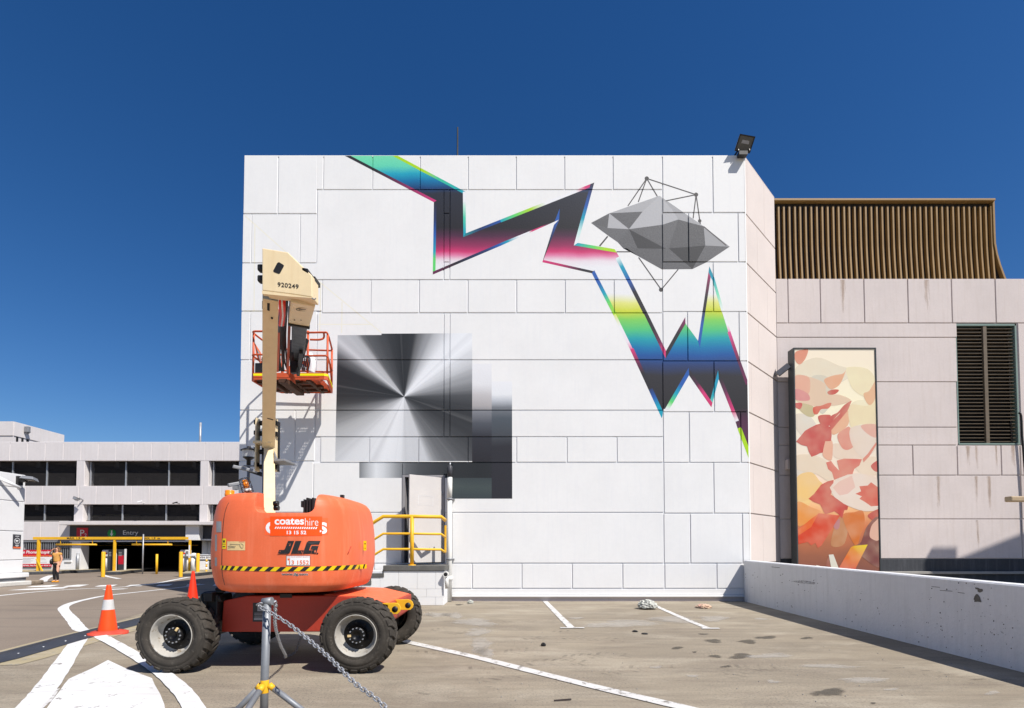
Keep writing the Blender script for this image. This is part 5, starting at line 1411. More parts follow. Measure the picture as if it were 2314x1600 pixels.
cctv(1292, 835, 'small white security camera on the middle car park band', M['white'])
cctv(1620, 845, 'dark security camera on the middle car park band, right of the white one', M['black'])

# height bar
hy = 29.0
def hu(u, v): return at(u/SG, 930+v/SG, hy)
hb = thing('height_bar', (hu(1055, 1400).x, hy, 0), 'long yellow height limit gantry marked MAX. 1.9 m across the car park entry', 'height barrier')
MB().box(hu(350, 0).x, hu(1762, 0).x, hy-.07, hy+.07, hu(0, 1185).z, hu(0, 1160).z).build('beam', M['yellow'], hb, .01)
for u, w in ((357, .062), (1060, .055), (1756, .05)):
    x = hu(u, 1300).x; MB().box(x-w, x+w, hy-w, hy+w, 0, hu(0, 1186).z).build('post', M['yellow'], hb, .01)
x = hu(345, 1365).x
MB().bar((x, hy-.05, hu(0, 1365).z), (hu(425, 1490).x, hy-.15, .02), .06, .06).build('brace', M['yellow'], hb)
for u in (618, 1315):
    text('MAX. 1.9  m', M['ink'], hb, 'lettering', lambda a, b, u=u: at((u+a)/SG, 930+(1181-b)/SG, hy-.074), 165, 19, .03)
for u0, u1, h1, h2 in ((520, 893, 560, 855), (1222, 1590, 1263, 1553)):
    cb_ = MB().cyl(hu(u0, 1231), hu(u1, 1231), .05, n=10).build('clearance_tube', M['yellow'], hb)
    for h in (h1, h2): MB().cyl(hu(h, 1230), hu(h, 1186), .02, n=6).build('hanger', M['yellow'], cb_)

# kerb islands, bollards, ticket machines, sign panels
def island(pts, label, h=.16):
    c = sum(pts, Vector())/len(pts)
    kb = thing('kerb_island', (c.x, c.y, 0), label, 'kerb', 'dark kerbs along the foot of the car park')
    MB().prism([Vector((p.x, p.y, 0)) for p in pts], (0, 0, h)).build('kerb', M['plinth_black'], kb, .03)
    MB().prism([Vector((p.x, p.y, h+.002)) for p in pts], (0, 0, .012)).build('kerb_top', M['hump_yellow'], kb)
def G(u, v): return gnd(u/SG, 930+v/SG)
island([G(215, 1512), G(570, 1502), Vector((gx(700), GY-.02, 0)), Vector((gx(150), GY-.02, 0))], 'dark kerb with ochre top under the red and white banner')
island([G(570, 1500), G(850, 1488), Vector((gx(850), GY+1, 0)), Vector((gx(702), GY-.02, 0))], 'dark kerb with ochre top at the left side of the car park entry')
island([G(960, 1512), G(1120, 1510), G(1200, 1498), Vector((gx(1160), GY+3, 0)), Vector((gx(990), GY+3, 0))], 'dark kerb island under the middle ticket machine')
island([G(1680, 1528), G(1830, 1524), G(2010, 1503), Vector((gx(2200), GY+.3, 0)), Vector((gx(1730), GY+.3, 0))], 'dark kerb island under the boom gate and its bollards')
def bollard(u, v, r, h, label, m='yellow'):
    p = G(u, v); b = MB(); b.lathe([(r, 0), (r, h-.03), (r*.8, h), (0, h)], (p.x, p.y, 0), 'z', 14)
    return tag(b.build('bollard', M[m]), label, 'bollard', 'yellow bollards at the car park entry')
bollard(952, 1531, .085, 1.25, 'yellow bollard in front of the ticket machine in the middle of the car park entry')
bollard(1671, 1530, .085, 1.25, 'yellow bollard in front of the ticket machine at the right end of the height bar')
bollard(1828, 1512, .085, 1.15, 'yellow bollard behind the black and white boom sign')
def ticket(u, v, label):
    p = G(u, v); t = thing('ticket_machine', (p.x, p.y, .16), label, 'ticket machine', 'ticket machines at the car park entry')
    MB().cyl((p.x, p.y, .16), (p.x, p.y, .95), .14, n=14).build('column', M['pipe_white'], t)
    MB().box(p.x-.2, p.x+.26, p.y-.2, p.y+.16, .95, 1.33).build('head', M['pipe_white'], t, .04)
    MB().box(p.x-.16, p.x+.1, p.y-.206, p.y-.2, 1.1, 1.18).build('panel_stripe', M['cone_old'], t)
ticket(995, 1498, 'white ticket machine in the middle of the car park entry')
ticket(1712, 1498, 'white ticket machine by the right post of the height bar')
def infopanel(u0, u1, v0, v1, label, red=False):
    a = G(u1, v1); x1 = a.x; Y = a.y
    x0 = at(u0/SG, 1200, Y).x; z1 = at(100, 930+v0/SG, Y).z
    t = thing('information_panel', ((x0+x1)/2, Y, 0), label, 'sign', 'dark upright panels in the car park entry')
    MB().box(x0, x1-.05, Y-.03, Y+.03, .1, z1).build('board', M['signgrey'], t, .006)
    MB().box(x1-.049, x1+.02, Y-.05, Y+.05, .0, z1+.02).build('white_edge', M['white'], t, .006)
    if red: MB().box(x0+.03, x1-.09, Y-.034, Y-.0305, .5, z1-.35).build('red_column', M['red_print'], t)
    for i in range(3): MB().box(x0+.05, x1-.2, Y-.036, Y-.0305, z1-.2-.09*i, z1-.16-.09*i).build('print_line', M['plate_grey'], t)
infopanel(1010, 1068, 1274, 1500, 'dark upright panel with white edge just right of the middle ticket machine')
infopanel(1100, 1158, 1275, 1492, 'dark upright panel with a dull red column and white edge inside the entry', True)
p = G(1790, 1505)
bm = thing('boom_gate', (p.x, p.y, .1), 'white boom gate column with a black and white prize sign on its arm', 'barrier')
MB().cyl((p.x, p.y, .1), (p.x, p.y, 1.02), .14, n=14).build('column', M['pipe_white'], bm)
MB().sphere((p.x, p.y, 1.05), .17, 12, 6, sz=.7).build('cap', M['pipe_white'], bm)
MB().bar((p.x-.3, p.y-.16, 1.05), (p.x+1.8, p.y-.16, 1.03), .06, .10).build('arm', M['white'], bm)
MB().box(p.x-.17, p.x-.12, p.y-.2, p.y-.15, .9, 1.6).build('upright', M['white'], bm)
sb = MB().box(p.x+.28, p.x+1.55, p.y-.26, p.y-.22, .74, 1.06).build('prize_sign', M['ink'], bm, .01)
MB().box(p.x+.33, p.x+1.5, p.y-.268, p.y-.262, .82, 1.02).build('sign_face', M['white'], sb)
text('WIN $10,000', M['ink'], sb, 'lettering', lambda a, b: Vector((p.x+.38+a, p.y-.272, .86+b)), 1.05, .12, .02)
q = G(1908, 1508)
sp_ = thing('flexible_post', (q.x, q.y, 0), 'thin yellow and white banded flexible post on the kerb right of the boom gate', 'post')
MB().lathe([(.11, 0), (.11, .05), (.05, .12)], (q.x, q.y, 0), 'z', 12).build('foot', M['yellow'], sp_)
for i in range(5): MB().cyl((q.x, q.y, .12+i*.14), (q.x, q.y, .26+i*.14), .045, n=10).build('band', M['yellow'] if i % 2 == 0 else M['white'], sp_)

# ---------------------------------------------------------------- white hut at the left edge
hx = at(54, 1200, 20.4).x
hz1 = at(58, 1074, 20.4).z
hut = thing('white_hut', (hx-3, 16, 0), 'low white panelled hut at the left edge with a small dark trolley sign', 'building')
MB().box(hx-6, hx-.03, 9, 20.38, 0, hz1-.02).build('hut_core', M['groove'], hut)
zr = [hz1, at(50, 1104, 20.4).z, at(50, 1134.5, 20.4).z, at(50, 1201, 20.4).z, at(50, 1265, 20.4).z, at(50, 1294, 20.4).z]
for i, (a, b) in enumerate(zip(zr, zr[1:])):
    ys = [9, 11.8, 14.6, 17.2, 19.3, 20.4] if i < 1 else ([9, 13, 16.4, 20.4] if i < 3 else [9, 15, 20.4])
    for y0, y1 in zip(ys, ys[1:]):
        MB().box(hx-.1, hx, y0+.015, y1-.015 if y1 < 20.4 else y1, b+.015, a-.015 if i else a).build('panel', M['hut'], hut, .012, 1)
MB().box(hx-.1, hx+.18, 9, 20.5, zr[5]-.18, zr[5]).build('base_ledge', M['hut'], hut, .03)
MB().box(hx-.1, hx+.12, 9, 20.42, 0, zr[5]-.181).build('base_wall', M['steel_dull'], hut)
kx = gnd(86, 1325)
ks = thing('white_kerb', (hx+.5, 17, 0), 'white painted kerb with a broken end at the foot of the hut', 'kerb')
for y0, y1 in ((11, 14.2), (14.23, 17.4), (17.43, 20.2)):
    MB().box(hx+.19, hx+.56, y0, y1, 0, .17).build('kerb_stone', M['kerb'], ks, .03)
M['rubble'] = pm('broken_concrete', (.30, .24, .18, 1), .95, .4, 6, 30, .8, 20)
bk_ = MB(); bk_.prism([Vector((hx+.2, 20.22, 0)), Vector((hx+.55, 20.22, 0)), Vector((hx+.62, 20.5, 0)), Vector((hx+.50, 20.8, 0)), Vector((hx+.25, 20.75, 0))], (0, 0, .17)); bk_.build('broken_end', M['rubble'], ks, .05)
def on_hut(px, py, o=.004): d = ray(px, py); t = (hx+o)/d.x; return Vector((hx+o, d.y*t, H+d.z*t))
sgn = thing('trolley_sign', on_hut(39, 1223), 'small dark trolley notice with white circle fixed on the hut wall', 'sign')
q = [on_hut(*p, .02) for p in ((29.3, 1239), (46.5, 1239.5), (47.8, 1208.5), (30.2, 1207.3))]
MB().prism(q, (-.018, 0, 0)).build('board', M['signgrey'], sgn)
c0 = (q[0]+q[2])/2; yy = (q[1]-q[0]).y/2
def ringp(r0, r1, m, nm):
    b = MB(); k = 20
    b.add([c0+Vector((.004, r*math.cos(2*math.pi*i/k)*1.0, r*math.sin(2*math.pi*i/k)+.02)) for r in (r0, r1) for i in range(k)], [(i, (i+1) % k, k+(i+1) % k, k+i) for i in range(k)]); b.build(nm, m, sgn)
ringp(yy*.66, yy*.76, M['white'], 'ring')
def tr_(a, b): return c0+Vector((.004, yy*a, yy*b+.02))
MB().poly([tr_(-.36, .26), tr_(.34, .18), tr_(.24, -.1), tr_(-.22, -.1)]).poly([tr_(-.5, .4), tr_(-.36, .34), tr_(-.2, -.3), tr_(-.3, -.3)]).poly([tr_(-.26, -.2), tr_(.24, -.2), tr_(.24, -.3), tr_(-.26, -.3)]).build('trolley_mark', M['white'], sgn)
MB().poly([tr_(-.5, 1.25), tr_(.5, 1.25), tr_(.5, 1.12), tr_(-.5, 1.12)]).poly([tr_(-.5, -1.0), tr_(.5, -1.0), tr_(.5, -1.14), tr_(-.5, -1.14)]).poly([tr_(-.3, -1.25), tr_(.3, -1.25), tr_(.3, -1.36), tr_(-.3, -1.36)]).build('print_line', M['white'], sgn)
MB().poly([c0+Vector((.0045, (q[0]-c0).y, q[0].z-c0.z)), c0+Vector((.0045, (q[1]-c0).y, q[1].z-c0.z)), c0+Vector((.0045, (q[1]-c0).y, q[1].z-c0.z+.06)), c0+Vector((.0045, (q[0]-c0).y, q[0].z-c0.z+.06))]).build('orange_edge', M['orange_print'], sgn)
fh = thing('hut_floodlight', on_hut(57, 1084), 'dark floodlight sticking out from the top corner of the hut', 'floodlight')
c = Vector((hx+.42, 20.1, at(65, 1085, 20.1).z))
flood(fh, c, Vector((1, .1, -.1)), Vector((.1, -1, .25)), .5, .32, .12)
MB().bar((hx, 20.1, c.z-.05), (hx+.3, 20.1, c.z), .12, .12).box(hx, hx+.1, 20, 20.2, c.z-.2, c.z+.15).build('arm', M['black'], fh)
c = on_hut(17, 1090); 
wc = thing('hut_camera', c, 'slim white tube camera on the upper wall of the hut', 'camera')
MB().cyl(c+Vector((.05, -.4, .12)), c+Vector((.35, .15, -.2)), .06, n=10).build('tube_body', M['white'], wc)
MB().bar(c+Vector((0, -.35, .1)), c+Vector((.1, -.35, .1)), .08, .08).build('bracket', M['steel_dull'], wc)

# lantern post with cameras beside the mural building's left corner
ly_ = 12.6
lp = at(561, 1100, ly_)
la_ = thing('lantern_post', (lp.x, ly_, 0), 'black post with round lantern behind the boom lift, left of the cream boom', 'lamp post')
zt = at(561, 1052, ly_).z
MB().cyl((lp.x, ly_, 0), (lp.x, ly_, zt), .035, n=10).build('post', M['steel_dull'], la_)
s = ly_/F
MB().lathe([(0, 0), (4.5*s, 0), (4.5*s, 12*s), (5.5*s, 13*s), (12.5*s, 18*s), (12.5*s, 19*s), (0, 19*s)], (lp.x, ly_, zt), 'z', 20).build('lantern_base', M['black'], la_)
MB().lathe([(11.5*s, 19*s), (14.5*s, 34*s)], (lp.x, ly_, zt), 'z', 20).build('lantern_glass', M['lamp_glass'], la_)
MB().lathe([(17.5*s, 33.5*s), (17.5*s, 35*s), (9*s, 39.5*s), (4.2*s, 40.5*s), (4*s, 43.5*s), (0, 44*s)], (lp.x, ly_, zt), 'z', 20).build('lantern_hood', M['black'], la_)
MB().bar((lp.x-13*s, ly_, zt-1*s), (lp.x+18*s, ly_, zt-1*s), .08, .03).build('cross_bar', M['steel_dull'], la_)
for nm, p0, p1, w in (('security_camera', (526, 1054), (582, 1066), .075),):
    t = thing('post_camera', at(555, 1061, ly_-.3), 'long grey camera housing pointing left on the lantern post', 'camera')
    MB().bar(at(*p0, ly_-.5), at(*p1, ly_-.2), w, w).build('housing', M['steel_dull'], t, .015)
    MB().bar(at(562, 1062, ly_-.1), at(594, 1073, ly_-.1), .08, .1).build('mount', M['black'], t)
t = thing('corner_camera', at(530, 1099, 13.2), 'pale flat camera on the left corner of the mural building above the orange beacon', 'camera')
MB().bar(at(515, 1097, 13.2), at(541, 1092, 13.4), .10, .09).build('housing', M['steel_dull'], t, .02)
MB().bar(at(530, 1103, 13.2), at(541, 1102, 13.8), .1, .1).build('bracket', M['steel_dull'], t)
# ---------------------------------------------------------------- boom lift
WY = 5.86                      # outer face of the near wheels
lift = thing('boom_lift', (-2.6, 6.85, 0), 'orange articulated boom lift with cream boom and raised orange basket', 'boom lift')
WR = .425; TW = .30
def wheel(x, yface, out, rimmat, hubrot):
    """out = -1: outer face looks to the camera, +1: looks away"""
    w = thing('wheel', (x, yface, WR)); w.parent = lift; w.location = w.location-lift.location
    o = Vector((x, yface, WR)); s = -out
    W = lambda prof: [(r, s*h) for r, h in prof]
    MB().lathe(W([(.238, .05), (.236, .012), (.25, .004), (.262, .012), (.266, .006), (.30, -.004), (.332, -.002), (.336, .004), (.345, .002), (.380, .012), (.400, .04), (.400, TW-.04), (.380, TW-.012), (.33, TW), (.25, TW-.01), (.236, TW-.03)]), o, 'y', 48).build('tyre', M['rubber'], w)
    MB().lathe(W([(.236, .055), (.240, .012), (.234, .004), (.226, .010), (.222, .030), (.206, .052), (.200, .10), (.185, .128), (.17, .135)]), o, 'y', 40).build('rim', rimmat, w)
    MB().lathe(W([(.172, .134), (.09, .128), (.09, .10), (0, .10)]), o, 'y', 32).build('wheel_disc', M['black_grease'], w)
    hb = MB().lathe(W([(.095, .13), (.092, .055), (.078, .045), (.045, .045), (.04, .062), (0, .062)]), o, 'y', 28); 
    hub = hb.build('hub', M['black_grease'], w)
    MB().bar(o+Vector((math.cos(hubrot)*.062, s*.043, math.sin(hubrot)*.062)), o+Vector((math.cos(hubrot)*.10, s*.043, math.sin(hubrot)*.10)), .018, .024).build('torque_tag', M['sticker_cream'], w)
    nb_ = MB()
    for i in range(12):
        a = 2*math.pi*i/12; nb_.cyl(o+Vector((math.cos(a)*.082, s*.052, math.sin(a)*.082)), o+Vector((math.cos(a)*.082, s*.036, math.sin(a)*.082)), .0085, n=6)
    nb_.build('hub_bolts', M['steel_dull'], w, kind='stuff')
    for i in range(8):
        a = 2*math.pi*(i+.3)/8
        MB().lathe([(0, s*.129), (.013, s*.129), (.013, s*.131)], o+Vector((math.cos(a)*.135, 0, math.sin(a)*.135)), 'y', 8).build('disc_hole', M['black'], w)
    # tread bars: shared meshes turned round the axle
    NL = 22
    for side in (0, 1):
        mb = MB(); hw = .100
        ys = [(.004, .384), (.020, .412), (.058, .422), (.166, .421)]
        sk = [0, .015, .06, .20]
        rows = []
        for (yy, rr), a in zip(ys, sk):
            y = yy if side == 0 else TW-yy
            k = 1.0 if yy < .1 else .8
            for da, r in ((-hw*k, rr), (hw*k, rr), (hw*k*1.1, .378), (-hw*k*1.1, .378)):
                th_ = a+da; rows.append(Vector((r*math.sin(th_), s*y, r*math.cos(th_))))
        mb.add(rows, [(i*4+j, i*4+(j+1) % 4, (i+1)*4+(j+1) % 4, (i+1)*4+j) for i in range(3) for j in range(4)]+[(0, 1, 2, 3), (15, 14, 13, 12)])
        me = bpy.data.meshes.new('tread_bar'); me.from_pydata(mb.v, [], mb.f); me.materials.append(M['rubber'])
        b = bmesh.new(); b.from_mesh(me); bmesh.ops.recalc_face_normals(b, faces=b.faces)
        bmesh.ops.bevel(b, geom=[e for e in b.edges if e.calc_face_angle(0) > .6], offset=.007, segments=1, affect='EDGES')
        b.to_mesh(me); b.free()
        for i in range(NL):
            ob = bpy.data.objects.new('tread_bar', me); COL.objects.link(ob); ob.parent = w
            ob.rotation_euler = (0, 2*math.pi*(i+.5*side)/NL+hubrot*.1, 0)
    return w
M['rim_dark'] = pm('rusty_dark_rim', (.10, .065, .045, 1), .7, .3, 6, 40)
wxl, wxr = at(385, 1437, WY).x, at(803, 1438, WY).x
wheel(wxl, WY, -1, M['rim'], 1.0)
wheel(wxr, WY, -1, M['rim'], 3.2)
FYW = 7.92
wheel(wxr-.02, FYW, 1, M['rim_dark'], .5)
wheel(wxl+.02, FYW, 1, M['rim_dark'], 2.0)

# chassis
ch = MB()
cx0, cx1 = at(500, 1400, 6.2).x, at(760, 1400, 6.2).x
z0, z1 = at(600, 1428, 6.2).z, at(600, 1346, 6.2).z
yb0, yb1 = 6.2, 7.58
f = [Vector((cx0, yb0, z0)), Vector((cx1+.45, yb0, z0)), Vector((cx1+.62, yb0, z0+.12)), Vector((cx1+.62, yb0, z1-.10)), Vector((cx1+.25, yb0, z1-.02)), Vector((cx1, yb0, z1)), Vector((cx0+.30, yb0, z1)), Vector((cx0+.02, yb0, z1-.06))]
ch.prism(f, (0, yb1-yb0, 0)); ch.build('chassis', M['orange_dark'], lift, .012)
for x in (wxl, wxr):
    MB().cyl((x, WY+.28, WR), (x, FYW-.28, WR), .10, n=14).box(x-.13, x+.13, 6.3, 7.5, WR-.1, WR+.1).build('axle', M['black_grease'], lift)
st = MB()
st.box(cx0-.20, cx0-.005, 6.12, 6.45, z1-.30, z1+.02).cyl((cx0-.24, 6.18, z1-.12), (cx0+.02, 6.18, z1-.02), .05).box(cx0-.13, cx0-.03, 6.05, 6.3, z1-.06, z1+.05)
st.build('steering_knuckle', M['black'], lift, .012)
hs_ = MB()
for i in range(4): hs_.tube(smooth_path([(cx0+.05, 6.19-.01*i, z1+.05), (cx0-.1-.03*i, 6.12, z1+.02), (cx0-.12, 6.1, z1-.15-.03*i), (cx0+.0, 6.18, z1-.25)], 5), .012, 6)
hs_.build('hydraulic_hoses', M['hose'], lift)
# slot and data plates on the chassis side
def flat(px0, py0, px1, py1, Y, m, name, par, o=.004):
    a, b = at(px0, py0, Y), at(px1, py1, Y)
    return MB().box(a.x, b.x, Y-o, Y-.0005, b.z, a.z).build(name, m, par)
flat(633, 1342, 660, 1351, yb0, M['black'], 'slot', lift, .006)
pt = flat(572, 1362, 606, 1405, yb0, M['plate'], 'data_plate', lift)
flat(582, 1366, 602, 1381, yb0-.005, M['plate_grey'], 'plate_panel', pt, .002); flat(587, 1369, 598, 1378, yb0-.0075, M['plate'], 'plate_mark', pt, .002)
for i in range(4): flat(575, 1385+i*3.4, 602, 1386.2+i*3.4, yb0-.005, M['plate_grey'], 'plate_line', pt, .0015)
flat(574, 1397, 602, 1401, yb0-.005, M['plate_grey'], 'plate_line', pt, .0015)
# lighter orange deck plate paints the lit chassis top; yellow tie-down lugs at the right end
dk_ = MB(); dk_.prism([Vector((cx1-.15, yb0+.02, z1+.003)), Vector((cx1+.24, yb0+.02, z1-.015)), Vector((cx1+.60, yb0+.02, z1-.095)), Vector((cx1+.60, yb0+.02, z1-.088)), Vector((cx1+.25, yb0+.02, z1-.006)), Vector((cx1-.15, yb0+.02, z1+.01))], (0, 1.3, 0))
dk_.build('lit_deck_plate', M['orange'], lift)
def lug(y, xo):
    b = MB(); cxl, czl = cx1+.60+xo, z1-.16
    outer = [Vector((cxl-.10, y, czl+.07)), Vector((cxl+.02, y, czl+.075))]+[Vector((cxl+.06+.07*math.sin(a), y, czl+.005+.07*math.cos(a))) for a in (0, .5, 1.0, 1.57, 2.1, 2.7)]+[Vector((cxl-.10, y, czl-.06))]
    b.prism(outer, (0, .022, 0)); o = b.build('tie_down_lug', M['yellow'], lift, .004)
    MB().lathe([(0, -.003), (.036, -.003), (.036, .026)], (cxl+.062, y, czl+.0), 'y', 14).build('lug_hole', M['black'], o)
lug(yb0+.0, .03); lug(yb0+.42, .10)
# turntable bearing and underside
TX = at(660, 1340, 6.85).x
MB().lathe([(.0, z1+.004), (.52, z1+.004), (.52, z1+.055), (.0, z1+.055)], (TX, 6.85, 0), 'z', 40).build('slew_ring', M['black_grease'], lift)
MB().box(TX-.62, TX+.62, 6.15, 7.55, z1+.056, z1+.10).build('turntable_plate', M['black'], lift, .02)

# counterweight hood: lofted shell with a channel cut through the top
YC = 6.72; NX = 3.4
PR = [(.905, .80, .84), (.925, .88, .90), (.945, .905, .93), (.99, .935, .965), (1.085, .965, .985), (1.2, .99, .997), (1.38, 1., 1.), (1.605, .985, 1.), (1.78, .96, .992), (1.88, .935, .98), (1.945, .90, .966), (1.99, .855, .945), (2.015, .80, .92), (2.03, .72, .88)]
HW, HD = .846, .985
XB = at(648.5, 1240, 6.3).x
def prof_at(z):
    if z <= PR[0][0]: return PR[0][1], PR[0][2]
    for (a, w0, d0), (b, w1, d1) in zip(PR, PR[1:]):
        if z <= b: t = (z-a)/(b-a); return w0+(w1-w0)*t, d0+(d1-d0)*t
    return PR[-1][1], PR[-1][2]
def tail_y(x, z):
    w, d = prof_at(z); q = min(.999, abs((x-XB)/(HW*w)))
    return YC-HD*d*(1-q**NX)**(1/NX)
def body_at(px, py, o=.004):
    f = lambda Y: (lambda p: tail_y(p.x, p.z)-Y)(at(px, py, Y))
    a, b = 5.6, 5.6
    for k in range(1, 70):
        b = 5.6+k*.0165
        if f(b) <= 0: break
        a = b
    for _ in range(26):
        m = (a+b)/2
        if f(m) > 0: a = m
        else: b = m
    p = at(px, py, (a+b)/2)
    sl = (tail_y(p.x+.004, p.z)-tail_y(p.x-.004, p.z))/.008
    n = Vector((sl, -1, 0)).normalized()
    return p+n*o*.45
NA = 96; vs = []; lv = []
zs = [z for z, _, _ in PR]
for z in [PR[0][0]]+[a+(b-a)*k/3 for a, b in zip(zs, zs[1:]) for k in (1, 2, 3)]: lv.append(z)
for z in lv:
    w, d = prof_at(z)
    for j in range(NA):
        a = 2*math.pi*j/NA; c, s = math.cos(a), math.sin(a)
        x = XB+HW*w*math.copysign(abs(c)**(2/NX), c)
        y = YC+HD*d*math.copysign(abs(s)**(2/NX), s)
        vs.append((x, y, z))
bm_ = MB(); n_ = len(lv)
bm_.add(vs, [(i*NA+j, i*NA+(j+1) % NA, (i+1)*NA+(j+1) % NA, (i+1)*NA+j) for i in range(n_-1) for j in range(NA)], 0, True)
bm_.add([], []); bm_.f.append(tuple(range(NA-1, -1, -1))); bm_.m.append(0); bm_.sm.append(False)
bm_.f.append(tuple((n_-1)*NA+j for j in range(NA))); bm_.m.append(0); bm_.sm.append(False)
hood = bm_.build('counterweight_hood', M['orange'], lift)
nl, nr = body_at(576, 1140).x, body_at(711.5, 1140).x
nz = body_at(640, 1158.5).z
ct = MB(); r = .075
pts = [(nl-.012, 2.3), (nl, nz+r)]+[(nl+r-r*math.cos(a), nz+r-r*math.sin(a)) for a in (.4, .8, 1.2, 1.57)]+[(nr-r+r*math.sin(a), nz+r-r*math.cos(a)) for a in (0, .4, .8, 1.2)]+[(nr, nz+r), (nr+.012, 2.3)]
ct.prism([Vector((x, 5.0, z)) for x, z in pts], (0, 4, 0))
cut = ct.build('cutter', M['orange']); cut2 = MB().box(nl-.45, nr-.001, 5.97, 9, nz+.012, 2.4).build('cutter', M['orange']); cut3 = MB().box(nl-3, nl-.44, 6.30, 9, nz+.012, 2.4).build('cutter', M['orange'])
for c_ in (cut, cut2, cut3):
    md = hood.modifiers.new('channel', 'BOOLEAN'); md.operation = 'DIFFERENCE'; md.object = c_; md.solver = 'EXACT'
bpy.context.view_layer.update()
dg = bpy.context.evaluated_depsgraph_get()
nm = bpy.data.meshes.new_from_object(hood.evaluated_get(dg))
hood.modifiers.clear(); hood.data = nm; hood.data.name = 'counterweight_hood'
for c_ in (cut, cut2, cut3): bpy.data.objects.remove(c_)
bv = hood.modifiers.new('bevel', 'BEVEL'); bv.width = .014; bv.segments = 2; bv.limit_method = 'ANGLE'; bv.angle_limit = math.radians(50)
# seam between the tail casting and the left side door
sm = MB()
sl = [(517, 1136), (510, 1152), (506, 1172), (503.5, 1200), (502, 1240), (501.5, 1275), (503, 1300), (508, 1322)]
P_ = smooth_path([body_at(x, y, -.001) for x, y in sl], 4)
sm.tube(P_, .0035, 6); sm.build('panel_seam', M['black'], hood)
# decals that follow the hood
def dgrid(px0, py0, px1, py1, o=.004, nx=14, ny=3, sk=0.0):
    vs = []
    for j in range(ny+1):
        for i in range(nx+1):
            vs.append(body_at(px0+(px1-px0)*i/nx+sk*j/ny, py0+(py1-py0)*j/ny, o))
    return vs, [(j*(nx+1)+i, j*(nx+1)+i+1, (j+1)*(nx+1)+i+1, (j+1)*(nx+1)+i) for j in range(ny) for i in range(nx)]
def decal(name, m, *a, **k):
    par = k.pop('par', hood)
    v, f_ = dgrid(*a, **k); b = MB(); b.add(v, f_); return b.build(name, m, par)
SB = 5.918
def hz(u, v): return 470+u/SB, 1100+v/SB
def dz(name, m, u0, v0, u1, v1, **k):
    a = hz(u0, v0); b = hz(u1, v1); return decal(name, m, a[0], a[1], b[0], b[1], **k)
def btext(s, m, u0, v0, u1, v1, bold=0, shear=0, o=.009, sp=1.0, par=None, slope=0, cuts=6):
    a = hz(u0, v1); sc1 = 1/SB
    def fn(p, q): return body_at(a[0]+p, a[1]-q+slope*p, o)
    return text(s, m, par or hood, 'lettering', fn, (u1-u0)*sc1, (v1-v0)*sc1, bold, shear, sp, cuts)
old = dz('old_sticker', M['sticker_orange_old'], 760, 418, 1605, 645, o=.003)
btext('C', M['white'], 772, 465, 935, 630, .05, o=.005, par=old); btext('S', M['white'], 1480, 475, 1592, 630, .05, o=.005, par=old)
stk = dz('hire_sticker', M['sticker_orange'], 832, 398, 1526, 656, o=.0065)
btext('coates', M['white'], 893, 418, 1285, 508, .028, par=stk); btext('hire', M['white'], 1298, 420, 1474, 520, -.012, par=stk, slope=.004)
bs = MB()
for i in range(19):
    u = 893+i*29.9
    q = [hz(u, 560), hz(u+17, 560), hz(u+30, 534), hz(u+13, 534)]
    bs.poly([body_at(x, y+.02*(x-600)*.4, .009) for x, y in q])
bs.build('stripe_print', M['white'], stk, fix=False)
btext('13 15 52', M['white'], 1055, 588, 1315, 636, .03, par=stk)
# block letters J L G, cut from sheared outlines
def slab(name, pl):
    b = MB(); pts = [Vector((*hz(u, v), 0)) for u, v in pl]
    ts = tessellate_polygon([pts]); b.add([body_at(p.x, p.y, .016) for p in pts], [tuple(t) for t in ts]); return b.build(name, M['ink_worn'], hood)
slab('letter_j', [(1073, 724), (1157, 724), (1098, 880), (1070, 898), (935, 898), (955, 845), (1018, 845), (1030, 836)])
slab('letter_l', [(1172, 724), (1252, 724), (1205, 850), (1285, 850), (1262, 896), (1112, 896)])
slab('letter_g', [(1345, 724), (1503, 724), (1486, 770), (1382, 770), (1352, 850), (1398, 850), (1404, 832), (1372, 832), (1388, 790), (1480, 790), (1445, 896), (1270, 896), (1322, 745)])
slab('dot', [(1452, 882), (1474, 882), (1474, 898), (1452, 898)])
wp = dz('phone_sticker', M['white'], 1048, 920, 1368, 1055, o=.004, nx=8)
for a in ((1048, 920, 1368, 925), (1048, 1050, 1368, 1055)): dz('sticker_edge', M['ink'], *a, o=.0055, nx=8, ny=1, par=wp)
for a in ((1048, 925, 1053, 1050), (1363, 925, 1368, 1050)): dz('sticker_edge', M['ink'], *a, o=.0055, nx=1, par=wp)
btext('13 1552', M['orange_print'], 1088, 984, 1350, 1040, .015, par=wp)
btext('FOR YOUR NEAREST BRANCH', M['orange_print'], 1062, 932, 1355, 944, 0, par=wp)
b = MB(); b.poly([body_at(*hz(u, v), .009) for u, v in ((1064, 958), (1098, 958), (1100, 968), (1092, 970), (1096, 982), (1066, 982), (1070, 970), (1062, 968))]); b.build('phone_mark', M['orange_print'], wp)
